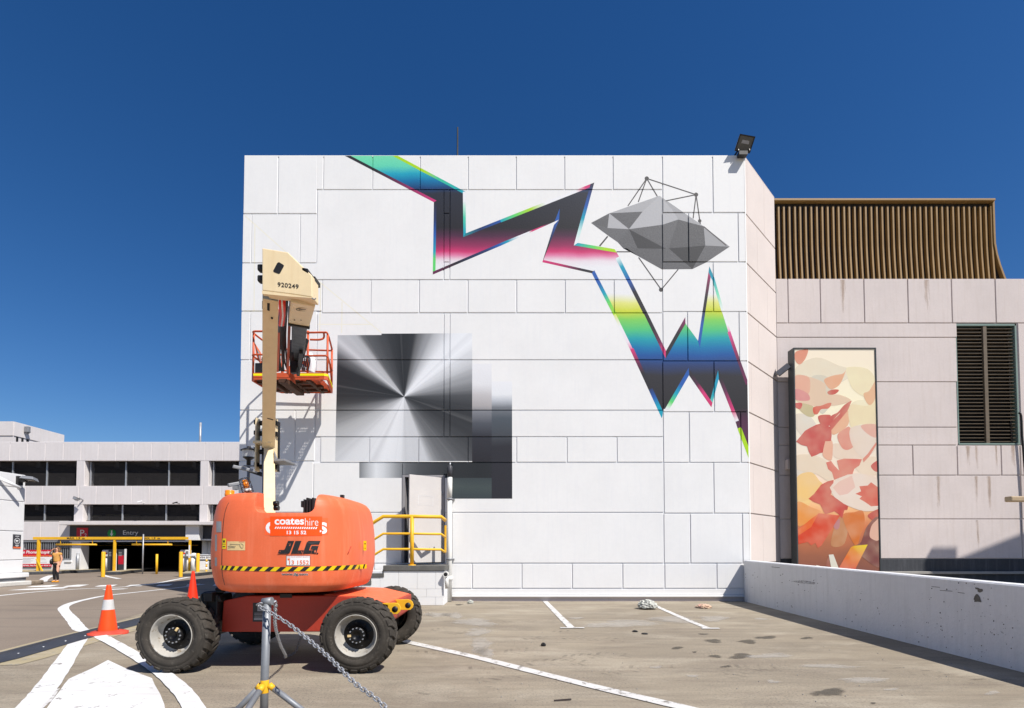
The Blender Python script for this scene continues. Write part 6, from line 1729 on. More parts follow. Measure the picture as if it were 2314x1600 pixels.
# hazard tape
tp = MB(); nt = 17
lo_, hi_ = hz(172, 0)[0], hz(2122, 0)[0]
def ty(px, f):      # tape edges sag a little in the middle
    t = (px-lo_)/(hi_-lo_)
    top = 1100+(1050+28*(1-((t-.47)/.5)**2)-12*t)/SB; return top+f*9.8
tv = []; 
for i in range(41):
    x = lo_+(hi_-lo_)*i/40; tv += [body_at(x, ty(x, 0), .0045), body_at(x, ty(x, 1), .0045)]
tp.add(tv, [(2*i, 2*i+1, 2*i+3, 2*i+2) for i in range(40)])
tape = tp.build('hazard_tape', M['sticker_yellow'], hood)
tb = MB()
xs_ = [172+ (2122-172)*(.5-.5*math.cos(math.pi*(.06+.88*i/nt)))/1 for i in range(nt+1)]
x0n, x1n = xs_[0], xs_[-1]
xs_ = [176+(x-x0n)/(x1n-x0n)*(2110-176) for x in xs_]
for a, c in zip(xs_, xs_[1:]):
    w = (c-a)
    cl_x = lambda v: min(hi_, max(lo_, hz(v, 0)[0]))
    vs = []
    for f in range(5):
        for m_ in range(4):
            u_ = a+w*(.42*(1-f/4)+.0*f/4)+w*.48*m_/3
            x = cl_x(u_); vs.append(body_at(x, ty(x, f/4), .0075))
    tb.add(vs, [(f*4+m_, f*4+m_+1, (f+1)*4+m_+1, (f+1)*4+m_) for f in range(4) for m_ in range(3)])
tb.build('tape_bars', M['ink'], tape, fix=False)
btext('www.jlg.com', M['white'], 984, 1150, 1338, 1196, .05, o=.0042); btext('www.jlg.com', M['ink'], 990, 1153, 1334, 1193, .02, o=.006)
ys_ = dz('warning_sticker', M['sticker_yellow'], 188, 692, 243, 830, nx=3); dz('sticker_mark', M['ink'], 205, 715, 228, 745, nx=2, ny=1, par=ys_, o=.006); dz('sticker_mark', M['ink'], 197, 766, 238, 770, nx=2, ny=1, par=ys_, o=.006); dz('sticker_mark', M['ink'], 200, 795, 232, 806, nx=2, ny=1, par=ys_, o=.006)
ys_ = dz('warning_sticker', M['sticker_yellow'], 2080, 724, 2120, 852, nx=3); dz('sticker_mark', M['ink'], 2095, 752, 2108, 772, nx=1, ny=1, par=ys_, o=.006); dz('sticker_mark', M['ink'], 2092, 818, 2112, 824, nx=1, ny=1, par=ys_, o=.006)
ds = dz('diagram_sticker', M['sticker_cream'], 258, 730, 498, 850, nx=5)
dl = MB()
for pth in ([(295, 768), (400, 775), (425, 770)], [(270, 800), (300, 790), (340, 800), (370, 795), (360, 815), (310, 812), (275, 818)], [(425, 770), (432, 800), (450, 822), (475, 815)], [(440, 760), (470, 775), (472, 800)]):
    dl.tube([body_at(*hz(u, v), .006) for u, v in pth], .0022, 5)
dl.build('diagram_print', M['step_grey'], ds); dz('sticker_mark', M['red_print'], 415, 735, 490, 741, nx=2, ny=1, par=ds, o=.006)
for u0, v0, u1, v1 in ((108, 462, 182, 608), (90, 640, 122, 860), (88, 945, 122, 1060)): dz('side_label', M['plate_grey'], u0+6, v0, u1, v1, nx=3)
sc_m = MB(); sc_m.tube([body_at(*hz(u, v), .001) for u, v in ((1912, 800), (1890, 850), (1866, 905))], .006, 6); sc_m.build('scrape', M['orange_dark'], hood)
# engine bits seen through the channel
mc = MB()
a = at(580, 1150, 6.1); mc.box(a.x-.03, a.x+.035, 6.0, 6.2, nz-.02, nz+.22)
mc.tube(smooth_path([(a.x+.02, 6.1, nz+.0), (a.x+.045, 6.1, nz+.08), (a.x+.04, 6.1, nz+.18), (a.x-.02, 6.15, nz+.24)], 4), .014, 8)
mc.build('left_valve_block', M['black'], lift, .015)
mc = MB(); a = at(701, 1145, 6.6)
for i in range(4): mc.box(a.x-.05+i*.035, a.x-.025+i*.035, 6.5, 6.9, nz-.05, nz+.22+.02*(i % 2))
mc.box(a.x-.08, a.x-.05, 6.5, 6.6, nz+.12, nz+.2)
mc.build('right_manifold', M['black'], lift, .006)
MB().box(at(655, 1156, 6.2).x, at(672, 1156, 6.2).x, 6.15, 6.3, nz-.02, nz+.02).build('channel_bracket', M['black'], lift)
# beacons
bc_ = body_at(519, 1118, 0); bx, byy, bz_ = at(519, 1122, 6.5).x, 6.5, at(519, 1124, 6.5).z
MB().lathe([(.055, -.06), (.055, .0), (.052, .01), (.057, .02), (.057, .045), (.053, .05), (.055, .078), (.048, .088), (0, .09)], (bx, byy, bz_), 'z', 20).build('amber_beacon', M['amber'], lift)
gx_ = at(557, 1112, 6.6); gb_ = Vector((gx_.x+.02, 6.6, gx_.z)); gt_ = at(551, 1081, 6.6)
ax = (gt_-gb_).normalized()
cg = thing('caged_beacon', gb_); cg.parent = lift; cg.location = cg.location-lift.location
MB().cyl(gb_+ax*.05, gb_+ax*.155, .036, .033, 16).build('amber_lens', M['amber'], cg)
MB().cyl(gb_, gb_+ax*.045, .045, n=14).build('base', M['pipe_white'], cg)
MB().cyl(gb_-ax*.07, gb_, .03, n=10).build('stem', M['black'], cg)
cw = MB(); sd = ax.cross(Vector((0, 1, 0))).normalized(); sd2 = ax.cross(sd)
for k_ in (0, .06, .12, .17):
    cw.tube([gb_+ax*k_+(sd*math.cos(t)+sd2*math.sin(t))*.066 for t in [i*math.pi/8 for i in range(16)]], .0042, 5, closed=True)
for i in range(8):
    t = i*math.pi/4; cw.tube([gb_+ax*h_+(sd*math.cos(t)+sd2*math.sin(t))*(.066 if h_ < .18 else .03) for h_ in (0, .17, .185)], .004, 5)
cw.build('wire_cage', M['black'], cg)
b = MB(); p = at(778, 1119, 6.5); b.box(p.x-.02, p.x+.02, 6.4, 6.45, p.z-.06, p.z-.005); b.build('hood_latch', M['black'], lift)

# ---- lower boom (leans away), knuckle, upper boom (leans back), end block
b0_, b1_ = at(608, 1175, 7.1), at(606.5, 1012, 9.5)
MB().bar(b0_, b1_, .15, .16).build('lower_boom', M['cream'], lift, .01)
c0_, c1_ = at(596, 1175, 7.25), at(596.5, 1035, 9.4)
MB().bar(c0_, c1_, .05, .12).build('levelling_link', M['steel_dull'], lift, .006)
c0_, c1_ = at(619, 1175, 7.2), at(618.5, 1040, 9.35)
MB().bar(c0_, c1_, .035, .10).build('levelling_link', M['cream'], lift, .006)
KY = 9.35
kl = MB()
def kz(u, v, Y=KY): return at(520+u/5.32, 880+v/5.32, Y)
for u in (334, 546):
    a, b = kz(u, 350), kz(u, 985)
    kl.bar(Vector((a.x, KY, a.z)), Vector((a.x, KY, b.z)), .028, .15, up=(0, 1, 0))
kl.build('knuckle_plate', M['cream'], lift, .006)
kb_ = MB(); a, b = kz(336, 640), kz(544, 672)
kb_.box(a.x, b.x, KY-.20, KY+.1, b.z, a.z); kb_.build('knuckle_bar', M['cream'], lift, .008)
kd = MB(); a, b = kz(340, 690), kz(540, 860); kd.box(a.x, b.x, KY+.12, KY+.2, kz(0, 975).z, kz(0, 365).z)  # black back plate paints the deep shade between the knuckle plates
for v in (405, 530, 750, 930):
    a, b = kz(318, v), kz(562, v); kd.cyl((a.x+.06, KY, a.z), (b.x-.06, KY, b.z), .045, n=12)
for v, u in ((400, 318), (525, 316), (725, 316), (905, 318), (410, 558), (540, 560), (935, 556)):
    a = kz(u, v); kd.box(a.x-.03, a.x+.03, KY-.05, KY+.05, a.z-.04, a.z+.04)
kd.build('knuckle_pins_and_shade', M['black_grease'], lift, .01)
for px, py in ((588, 1142), (590, 1150), (624, 1138), (625, 1148)):
    a = at(px, py, 7.0); MB().cyl((a.x-.03, 7.0, a.z), (a.x+.03, 7.0, a.z), .035, n=10).build('base_pin', M['black_grease'], lift)
rh = MB()
for i, (m_, x) in enumerate((('cone_old', 634), ('white', 638), ('cone_old', 641))):
    MB().tube(smooth_path([at(x, 672, 7.5), at(x-1+i, 690, 7.6), at(x+1, 712, 8.0), at(x-2, 735, 8.6)], 4), .022, 7).build('sleeved_hose', M[m_], lift)
# small tray bracket on the right of the knuckle
tb_ = MB(); a, b, c = kz(556, 750), kz(600, 860), kz(752, 880)
tb_.prism([Vector((a.x, KY-.1, a.z)), Vector((b.x, KY-.1, b.z)), Vector((a.x, KY-.1, kz(556, 905).z))], (0, .03, 0)).box(a.x, c.x, KY-.32, KY+.12, kz(0, 900).z, kz(0, 872).z)
tb_.build('side_tray', M['steel_dull'], lift, .008)
u0_, u1_ = at(607, 1003, KY-.02), at(611.5, 668, 7.25)
MB().bar(u0_, u1_, .205, .23).build('upper_boom', M['cream'], lift, .008)
# seam and bolts on the boom's underside
dU = (u1_-u0_).normalized(); nU = Vector((1, 0, 0)).cross(dU).normalized()
if nU.z > 0: nU = -nU
def und(t, s, o=.118): return u0_.lerp(u1_, t)+Vector((s, 0, 0))+nU*o
bb = MB()
for s in (-.055, .06):
    p = und(.90, s); bb.cyl(p, p+nU*.01, .016, n=8)
bb.build('bolts', M['black'], lift)
MB().bar(und(.985, -.03, .116), und(.945, -.03, .116), .10, .012, up=nU).build('boom_opening', M['black'], lift)
MB().bar(und(.24, 0, .116), und(.245, 0, .116), .2, .006, up=nU).build('boom_weld', M['black'], lift)
# folded end block
EY = 6.95
def ez(u, v, Y=EY): return at(520+u/3.99, 520+v/3.99, Y)
fp_ = [ez(288, 160), ez(520, 198), ez(738, 408), ez(740, 606), ez(560, 578), ez(288, 545)]
eb = MB(); eb.prism(fp_, (0, .24, 0)); blk = eb.build('end_block', M['cream'], lift, .012)
lp_ = MB(); a, b, c = ez(288, 545), ez(288, 572), ez(560, 605)
lp_.prism([ez(288, 546), ez(560, 580), ez(740, 607), ez(738, 612), ez(560, 600), ez(288, 574)], (0, .06, 0)); lp_.build('bottom_lip', M['cream'], lift)
hq = [(388, 366), (425, 296), (440, 288), (480, 312), (486, 322), (450, 390), (436, 394), (394, 378)]
MB().poly([ez(u, v, EY-.003) for u, v in hq]).build('inspection_hole', M['black'], blk)
text('920249', M['ink'], blk, 'lettering', lambda p, q: at(520+(428+p)/3.99, 520+(508+p*.115-q)/3.99, EY-.004), 190, 40, .01, 0, 1.05)
ep = MB()
for v in (345, 443):
    a = ez(276, v, EY+.1); ep.box(a.x-.035, a.x+.05, EY+.06, EY+.16, a.z-.045, a.z+.045)
ep.build('pivot_pin', M['black'], blk, .02)
ep = MB(); ep.prism([ez(650, 338), ez(700, 348), ez(706, 392), ez(650, 360)], (0, .3, 0)); a = ez(720, 402); ep.box(a.x-.03, a.x+.03, EY+.1, EY+.3, a.z-.03, a.z+.03); ep.build('top_bracket', M['black'], blk)
# main boom running away towards the wall, seen from below
m0, m1 = ez(622, 625, EY+.02), ez(622, 850, 8.3)
m0 = Vector((m0.x, EY+.16, m0.z+.175)); m1 = Vector((m1.x, 8.3, m1.z+.17))
MB().bar(m0, m1, .315, .34).build('main_boom', M['cream'], lift, .012)
dM = (m1-m0).normalized(); nM = Vector((1, 0, 0)).cross(dM).normalized()
if nM.z > 0: nM = -nM
mb_ = MB()
for s in (-.10, 0, .10):
    p = m0.lerp(m1, .72)+Vector((s, 0, 0))+nM*.168; mb_.cyl(p, p+nM*.008, .012, n=8)
mb_.build('bolts', M['black'], lift)
el = m0.lerp(m1, .2)+nM*.1715; mk_ = MB()
mk_.tube([el+Vector((.10*math.cos(t), 0, 0))+dM*.09*math.sin(t) for t in [i*math.pi/10 for i in range(20)]], .004, 5, closed=True).bar(el+Vector((-.06, 0, 0)), el+Vector((.06, 0, 0)), .03, .004, up=nM)
mk_.build('stencil_mark', M['step_grey'], lift)
f1 = Vector((at(672, 838, 12.0).x, 12.0, at(672, 838, 12.0).z+.13))
MB().bar(m1-dM*.3, m1.lerp(f1, .55), .24, .25).build('fly_boom', M['black_grease'], lift, .01)  # black puts the shade of its underside into the colour
MB().bar(m1+dM*.01+Vector((0, 0, -.05)), m1+dM*.10+Vector((0, 0, -.05)), .33, .30).build('wear_collar', M['black'], lift, .01)
jb = MB(); q0 = m1.lerp(f1, .5); jb.bar(q0, f1, .16, .16); jb.bar(q0+Vector((.06, 0, -.15)), f1+Vector((.02, 0, -.22)), .07, .08)
jb.build('jib', M['black'], lift, .01)
cv = MB(); cv.prism([at(*p, 11.2) for p in ((652, 768), (694, 764), (684, 800), (678, 812), (672, 830), (668, 842), (655, 842))], (0, .12, 0)); cv.build('hose_guard', M['hose'], lift, .01)
hh = MB()
hr_ = random.Random(4)
for i in range(9):
    x = 630+i*1.9
    hh.tube(smooth_path([at(x+4, 672, 7.6), at(x+2, 712, 8.4), at(x, 760, 9.8+.1*i), at(x+hr_.uniform(-2, 3), 812, 11.6), at(x+hr_.uniform(-2, 8), 838, 12.1)], 4), .02, 6)
for i in range(7):
    a = at(655+i*4, 810+hr_.uniform(-6, 6), 12.0); hh.tube(smooth_path([a, a+Vector((.08, .1, .14)), a+Vector((.2, .05, .05)), a+Vector((.14, .1, -.2))], 5), .014, 6)
hh.build('hose_bundle', M['hose'], lift)
ob = MB()
for x0, x1, y0, y1, Y in ((631, 627, 706, 835, 10.0), (655, 650, 700, 840, 10.4)):
    ob.bar(at(x0, y0, Y-1.2), at(x1, y1, Y+1.6), .05, .12)
ob.build('jib_rail', M['rail_orange'], lift, .006)
o2 = MB(); o2.prism([at(*p, 12.0) for p in ((652, 828), (656, 825), (661, 828), (660, 838), (664, 852), (665, 866), (658, 860), (650, 846), (653, 838))], (0, .08, 0)); o2.build('latch_plate', M['rail_orange'], lift, .008)
wr = MB(); wr.tube(smooth_path([ez(738, 612), ez(752, 622), ez(768, 622), ez(772, 612)], 4), .008, 6); wr.build('wire_hook', M['steel_dull'], lift)

# ---- basket
bas = thing('basket', at(660, 860, 13.0)); bas.parent = lift; bas.location = bas.location-lift.location
YN, YFAR = 12.5, 13.62
zf = at(650, 858, YN).z                 # underside of the floor rim
x0, x1 = at(563, 852, YN).x, at(757, 880, YFAR).x
xc = at(736, 852, YN).x                 # where the right front corner starts to round
RIM = .17
outl = [(x0, YN+.12), (x0+.10, YN), (xc-.04, YN), (xc+.04, YN+.05), (x1-.02, YFAR-.12), (x1-.06, YFAR), (x0+.30, YFAR), (x0+.02, YFAR-.35)]
outl = [Vector((x, y, 0)) for x, y in outl]
rm = MB(); k = len(outl); cen = sum(outl, Vector())/k
inn = [p+(cen-p).normalized()*.045 for p in outl]
vs = [p+Vector((0, 0, zf)) for p in outl]+[p+Vector((0, 0, zf+RIM)) for p in outl]+[p+Vector((0, 0, zf)) for p in inn]+[p+Vector((0, 0, zf+RIM)) for p in inn]
fs = []
for i in range(k):
    j = (i+1) % k
    fs += [(i, j, k+j, k+i), (2*k+j, 2*k+i, 3*k+i, 3*k+j), (k+i, k+j, 3*k+j, 3*k+i), (j, i, 2*k+i, 2*k+j)]
rm.add(vs, fs); rm.build('toe_board', M['rail_orange'], bas, .008)
tpy = MB()
def tapeseg(a, b, o=.004):
    d = (b-a).normalized(); n = Vector((d.y, -d.x, 0))*o
    tpy.poly([a+n+Vector((0, 0, zf+.095)), b+n+Vector((0, 0, zf+.095)), b+n+Vector((0, 0, zf+.15)), a+n+Vector((0, 0, zf+.15))])
tapeseg(outl[1], Vector((at(595, 850, YN).x, YN, 0))); tpy.build('yellow_tape', M['yellow_bright'], bas, fix=False); tpy = MB(); tapeseg(Vector((at(676, 850, YN).x, YN, 0)), outl[2]); tapeseg(outl[2], outl[3]); tapeseg(outl[3], outl[4])
tpy.build('yellow_tape', M['yellow_bright'], bas, fix=False)
# open mesh floor on cross members
fl_ = MB(); zfl = zf+.05
def inside(x, y):
    c = False
    for i in range(k):
        a, b = outl[i], outl[(i+1) % k]
        if (a.y > y) != (b.y > y) and x < (b.x-a.x)*(y-a.y)/(b.y-a.y)+a.x: c = not c
    return c
step = .042
nx_, ny_ = int((x1-x0)/step), int((YFAR-YN)/step)
for i in range(nx_+1):
    x = x0+i*step; ys = [YN+j*.02 for j in range(int((YFAR-YN)/.02)+1) if inside(x, YN+j*.02)]
    if len(ys) > 2: fl_.box(x-.007, x+.007, ys[0], ys[-1], zfl, zfl+.02)
for j in range(ny_+1):
    y = YN+j*step; xs2 = [x0+i*.02 for i in range(int((x1-x0)/.02)+1) if inside(x0+i*.02, y)]
    if len(xs2) > 2: fl_.box(xs2[0], xs2[-1], y-.007, y+.007, zfl+.002, zfl+.018)
fl_.build('floor_mesh', M['rail_orange'], bas, kind='stuff', fix=False)
M['rust_steel'] = pm('rusty_dark_orange_steel', (.10, .045, .025, 1), .75, .4, 6, 40)
cmb = MB()
for y in (YN+.30, YN+.62, YN+.92): cmb.box(x0+.08, x1-.25+(.12 if y > YN+.6 else 0), y-.05, y+.05, zf-.01, zfl-.002)
for x in (x0+.55, x0+1.02, x0+1.4): cmb.box(x-.04, x+.04, YN+.04, YFAR-.05, zf-.02, zfl-.004)
cmb.build('floor_joist', M['rust_steel'], bas)
pnl = MB(); pnl.box(x0+.12, x0+.9, YN+.08, YN+.58, zfl-.02, zfl-.003).box(x0+.95, x1-.55, YN+.06, YN+.28, zfl-.02, zfl-.003); pnl.build('floor_plate', M['rust_steel'], bas)
px_ = MB(); pv = at(660, 880, 12.9)
px_.box(pv.x-.10, pv.x+.10, YN-.15, YFAR-.2, zf-.12, zf-.02).box(pv.x-.35, pv.x-.27, YN-.1, YFAR-.3, zf-.10, zf-.01); px_.build('pivot_mount', M['rust_steel'], bas, .01)
RH = at(600, 748, YN).z-zf
def rail(pts, r=.024, n=10, nm='rail'): return MB().tube(pts, r, n).build(nm, M['rail_orange'], bas)
def R3(p, h, o=.03): q = p+(cen-p).normalized()*o; return Vector((q.x, q.y, zf+h))
for h in (RH, RH*.52):
    loop = [R3(outl[i], h) for i in (7, 0, 1)]
    rail(smooth_path([R3(outl[7], h), R3(outl[0], h), R3(outl[1], h)], 4)+[Vector((at(640, 800, YN).x, YN+.03, zf+h))])
    rail([Vector((at(662, 800, YN).x, YN+.03, zf+h-.03))]+smooth_path([R3(Vector((xc-.25, YN, 0)), h-.03), R3(outl[2], h-.03), R3(outl[3], h-.05), R3(outl[4], h-.06)], 4))
    rail([R3(outl[4], h-.06), R3(outl[5], h-.06), R3(outl[6], h-.02), R3(outl[7], h)])
e_ = R3(outl[2], RH-.03); w2 = Vector((at(700, 760, YN).x, YN+.03, zf+RH-.2))
rail(smooth_path([w2, Vector((e_.x-.1, YN+.03, w2.z)), Vector((e_.x-.01, YN+.05, w2.z+.06)), e_], 5))
for p, h in ((outl[0], RH), (outl[3], RH-.05), (outl[4], RH-.06), (outl[5], RH-.06), (outl[6], RH-.02), (outl[7], RH), (Vector((at(696, 800, YN).x, YN+.02, 0)), RH+.02), (Vector((at(590, 800, YN).x, YFAR, 0)), RH-.02)):
    q = R3(p, RIM-.05); MB().tube([q, Vector((q.x, q.y, zf+h))], .026, 10).build('post', M['rail_orange'], bas)
g0, g1 = R3(outl[3], .6), R3(outl[4], .25)
rail([R3(outl[3], RH*.52), R3(outl[3].lerp(outl[4], .5), .62), R3(outl[4], .3)], .02)
cpn = MB(); a = at(582, 822, 12.75)
cpn.box(x0+.08, x0+.42, YN+.10, YN+.40, zf+RIM-.1, zf+RIM+.28).box(x0+.14, x0+.44, YN+.30, YN+.5, zf+RIM+.1, zf+RIM+.5)
cpn.build('control_box', M['black'], bas, .02)
cpn = MB(); cpn.box(x0+.3, x0+.42, YN+.04, YN+.1, zf+RIM-.02, zf+RIM+.1).build('foot_switch', M['cone_old'], bas, .01)
pn = [R3(outl[0], .95, .05), R3(outl[7].lerp(outl[0], .55), .82, .05), R3(outl[7].lerp(outl[0], .5), .5, .05), R3(outl[0].lerp(outl[7], .15), .68, .05)]
MB().prism(pn, (.012, 0, 0)).build('notice_board', M['orange_print'], bas)
MB().prism([pn[0].lerp(pn[2], .25)+Vector((.016, 0, 0)), pn[1].lerp(pn[3], .25)+Vector((.016, 0, 0)), pn[2].lerp(pn[0], .15)+Vector((.016, 0, 0)), pn[3].lerp(pn[1], .25)+Vector((.016, 0, 0))], (.003, 0, 0)).build('notice_print', M['plate_grey'], bas)
# roll of white masking film hanging inside, angle bracket, cable clutter
bx_ = MB(); a = at(702, 818, 13.2); bx_.tube(smooth_path([at(698, 802, 13.2), at(704, 812, 13.2), at(706, 828, 13.2), at(703, 842, 13.2)], 4), .09, 10)
tag_ = bx_.build('film_roll', M['white'], bas)
MB().box(at(712, 836, 13.2).x, at(730, 836, 13.2).x, 13.0, 13.4, zf+RIM-.1, zf+RIM+.08).build('white_bucket', M['white'], bas, .03)
MB().prism([at(*p, 12.65) for p in ((677, 815), (696, 815), (696, 840), (692, 830))], (0, .05, 0)).build('gusset_plate', M['rail_orange'], bas)
tl = MB(); tl.lathe([(.0, 0), (.05, 0), (.05, .2), (.0, .2)], (at(686, 820, 12.9).x, 12.9, zf+RIM+.18), 'z', 12); tl.build('spray_can', M['steel_dull'], bas)
# ---------------------------------------------------------------- chain stanchion in the foreground
SYP = 4.1
pt_, pb_ = at(603, 1358, SYP), at(600, 1545, SYP)
px_ = (pt_.x+pb_.x)/2
M['post_steel'] = pm('weathered_grey_post', (.235, .245, .26, 1), .5, .14, 5, 50, .06, 70, metal=.35)
st_ = thing('chain_stanchion', (px_, SYP, 0), 'grey steel tripod stanchion with yellow collar standing in the foreground, chain hooked on top', 'stanchion')
ztop, zhub = pt_.z, at(598, 1545, SYP).z
MB().tube([(px_-.008, SYP, .06), (px_-.008, SYP, zhub), (px_+.004, SYP, ztop)], .030, 18).build('post', M['post_steel'], st_)
MB().cyl((px_-.03, SYP, ztop-.01), (px_+.045, SYP-.005, ztop), .031, n=16).build('cap_tube', M['post_steel'], st_)
MB().lathe([(.0305, -.07), (.032, -.065), (.032, .025), (.0305, .03)], (px_-.007, SYP, zhub), 'z', 18).build('yellow_collar', M['yellow'], st_)
ends = []
for tx, ty in ((522, 1602), (573, 1604), (694, 1606)):
    z = .12
    d = {522: Vector((-.30, .02, 0)), 573: Vector((-.06, -.42, 0)), 694: Vector((.36, .05, 0))}[tx]
    a = Vector((px_-.005, SYP, zhub-.01)) + d.normalized()*.03
    b = Vector((px_, SYP, 0)) + d*1.15 + Vector((0, 0, .02))
    lg = MB().tube([a, b], .023, 14).build('leg', M['post_steel'], st_)
    MB().tube([a, a.lerp(b, .09)], .0245, 14).build('leg_collar', M['yellow'], lg)
    MB().lathe([(.035, 0), (.035, .03), (.02, .04)], (b.x, b.y, 0), 'z', 12).build('rubber_foot', M['rubber'], lg)
# chains: stadium shaped links, every other one turned a quarter
def link_mesh(L, W, r):
    pts = []
    for i in range(7): a = math.pi*i/6; pts.append((L/2-W/2+W/2*math.sin(a), -W/2*math.cos(a), 0))
    for i in range(7): a = math.pi*i/6; pts.append((-L/2+W/2-W/2*math.sin(a), W/2*math.cos(a), 0))
    mb = MB().tube(pts, r, 7, closed=True)
    me = bpy.data.meshes.new('link'); me.from_pydata(mb.v, [], mb.f); me.polygons.foreach_set('use_smooth', [True]*len(mb.f)); me.materials.append(M['steel']); return me
LM = link_mesh(.050, .026, .0042)
def chain(pts, label, pitch=.0385, seed=0):
    P = smooth_path(pts, 40)
    t = thing('chain', P[0], label, 'chain')
    d = [0]
    for a, b in zip(P, P[1:]): d.append(d[-1]+(b-a).length)
    s, i, k = 0.0, 0, 0
    r = random.Random(seed)
    while s < d[-1]-pitch:
        def pt(x):
            j = 0
            while d[j+1] < x: j += 1
            return P[j].lerp(P[j+1], (x-d[j])/(d[j+1]-d[j]))
        a, b = pt(s), pt(s+pitch); m = (a+b)/2; tx = (b-a).normalized()
        up = Vector((0, 0, 1)) if abs(tx.z) < .95 else Vector((1, 0, 0))
        ty = up.cross(tx).normalized(); tz = tx.cross(ty)
        an = (math.pi/2 if k % 2 else 0)+.5+r.uniform(-.18, .18)
        y2 = ty*math.cos(an)+tz*math.sin(an); z2_ = tx.cross(y2)
        o = bpy.data.objects.new('link', LM); COL.objects.link(o); o.parent = t
        o.matrix_local = Matrix.Translation(m-P[0]) @ Matrix((tx, y2, z2_)).transposed().to_4x4()
        s += pitch; k += 1
    return t
hk = Vector((px_-.035, SYP-.045, ztop-.035))
e1 = at(870, 1598, 3.05)
mid = at(735, 1478, 3.6)
chain([hk+Vector((.01, 0, .02)), hk, at(655, 1412, 3.95), mid, at(800, 1542, 3.3), e1, e1+Vector((.28, -.28, -.2)), e1+Vector((.62, -.6, -.30))], 'galvanised chain sloping from the stanchion top to the lower right', seed=1)
hk2 = Vector((px_+.05, SYP+.04, ztop-.03))
far = gnd(657, 1488); far.z = .05
zc = at(683, 1425, 7.0)
chain([hk2+Vector((-.02, 0, .02)), hk2, at(622, 1412, 4.5), at(633, 1455, 5.3), at(646, 1482, 6.1), Vector((far.x, 6.55, .06)), at(668, 1472, 6.85), at(683, 1425, 7.05)], 'galvanised chain hanging from the stanchion back under the boom lift in a loop', seed=2)

# ---------------------------------------------------------------- traffic cones
def cone(px, py, hgt, label, wide=.30, stripe=True, star=True, tilt=0):
    p = gnd(px, py); t = thing('traffic_cone', (p.x, p.y, 0), label, 'traffic cone')
    z0 = .055; r0, r1 = .135, .032
    def rad(z): return r0+(r1-r0)*(z-z0)/(hgt-z0)
    mat = M['cone'] if star else M['cone_old']
    if stripe:
        za, zb = z0+(hgt-z0)*.46, z0+(hgt-z0)*.68
        MB().lathe([(rad(z0), z0), (rad(za), za)], (p.x, p.y, 0), 'z', 28).build('lower_body', mat, t)
        MB().lathe([(rad(za)+.0015, za), (rad(zb)+.0015, zb)], (p.x, p.y, 0), 'z', 28).build('reflective_band', M['reflective'], t)
        MB().lathe([(rad(zb), zb), (rad(hgt-.02), hgt-.02), (.03, hgt), (.018, hgt), (.014, hgt-.03)], (p.x, p.y, 0), 'z', 28).build('upper_body', mat, t)
    else:
        MB().lathe([(rad(z0), z0), (rad(hgt-.02), hgt-.02), (.03, hgt), (.018, hgt), (.014, hgt-.03)], (p.x, p.y, 0), 'z', 28).build('body', mat, t)
    b = MB(); n = 72; top, bot = [], []
    for i in range(n):
        a = 2*math.pi*i/n
        r = wide-.02+.055*math.copysign(abs(math.cos(a*4.0+.3))**.7, math.cos(a*4.0+.3)) if star else wide
        zz = .035+(.016*math.sin(a*3+1) if star else 0)
        top.append(Vector((p.x+r*math.cos(a), p.y+r*math.sin(a), max(.012, zz)))); bot.append(Vector((p.x+r*math.cos(a), p.y+r*math.sin(a), .002)))
    rg = [Vector((p.x+.15*math.cos(2*math.pi*i/n), p.y+.15*math.sin(2*math.pi*i/n), .06)) for i in range(n)]
    b.add(rg+top+bot, [(i, (i+1) % n, n+(i+1) % n, n+i) for i in range(n)]+[(n+i, n+(i+1) % n, 2*n+(i+1) % n, 2*n+i) for i in range(n)], 0, True)
    b.build('base', M['cone_base'] if star else M['black'], t)
    return t
cone(243, 1432, .80, 'scuffed orange traffic cone with a grey band and scalloped base on the rubber hump')
cone(435, 1358, .80, 'plain red orange traffic cone behind the left front wheel of the boom lift', .22, False, False)

# ---------------------------------------------------------------- woman walking at the car park
wp_ = gnd(127, 1316)
K = 1.44/1.65
per = thing('person', (wp_.x, wp_.y, 0), 'person in a mustard top, black trousers and ochre shoes shading their eyes with one hand', 'person')
def skin(name, verts, edges, rad, mat, parent, sub=2, root=0):
    me = bpy.data.meshes.new(name)
    me.from_pydata([Vector(v)*K for v in verts], edges, [])
    o = bpy.data.objects.new(name, me); COL.objects.link(o)
    sk = o.modifiers.new('skin', 'SKIN'); sk.use_smooth_shade = True
    for v, r in zip(me.skin_vertices[0].data, rad):
        v.radius = (r[0]*K, r[1]*K) if isinstance(r, tuple) else (r*K, r*K)
    me.skin_vertices[0].data[root].use_root = True
    ss = o.modifiers.new('sub', 'SUBSURF'); ss.levels = ss.render_levels = sub
    dg = bpy.context.evaluated_depsgraph_get(); dg.update()
    nm = bpy.data.meshes.new_from_object(o.evaluated_get(dg)); bpy.data.objects.remove(o)
    nm.transform(Matrix.Translation(wp_)); nm.materials.clear(); nm.materials.append(mat)
    for p in nm.polygons: p.material_index = 0; p.use_smooth = True
    return place(nm, name, parent)
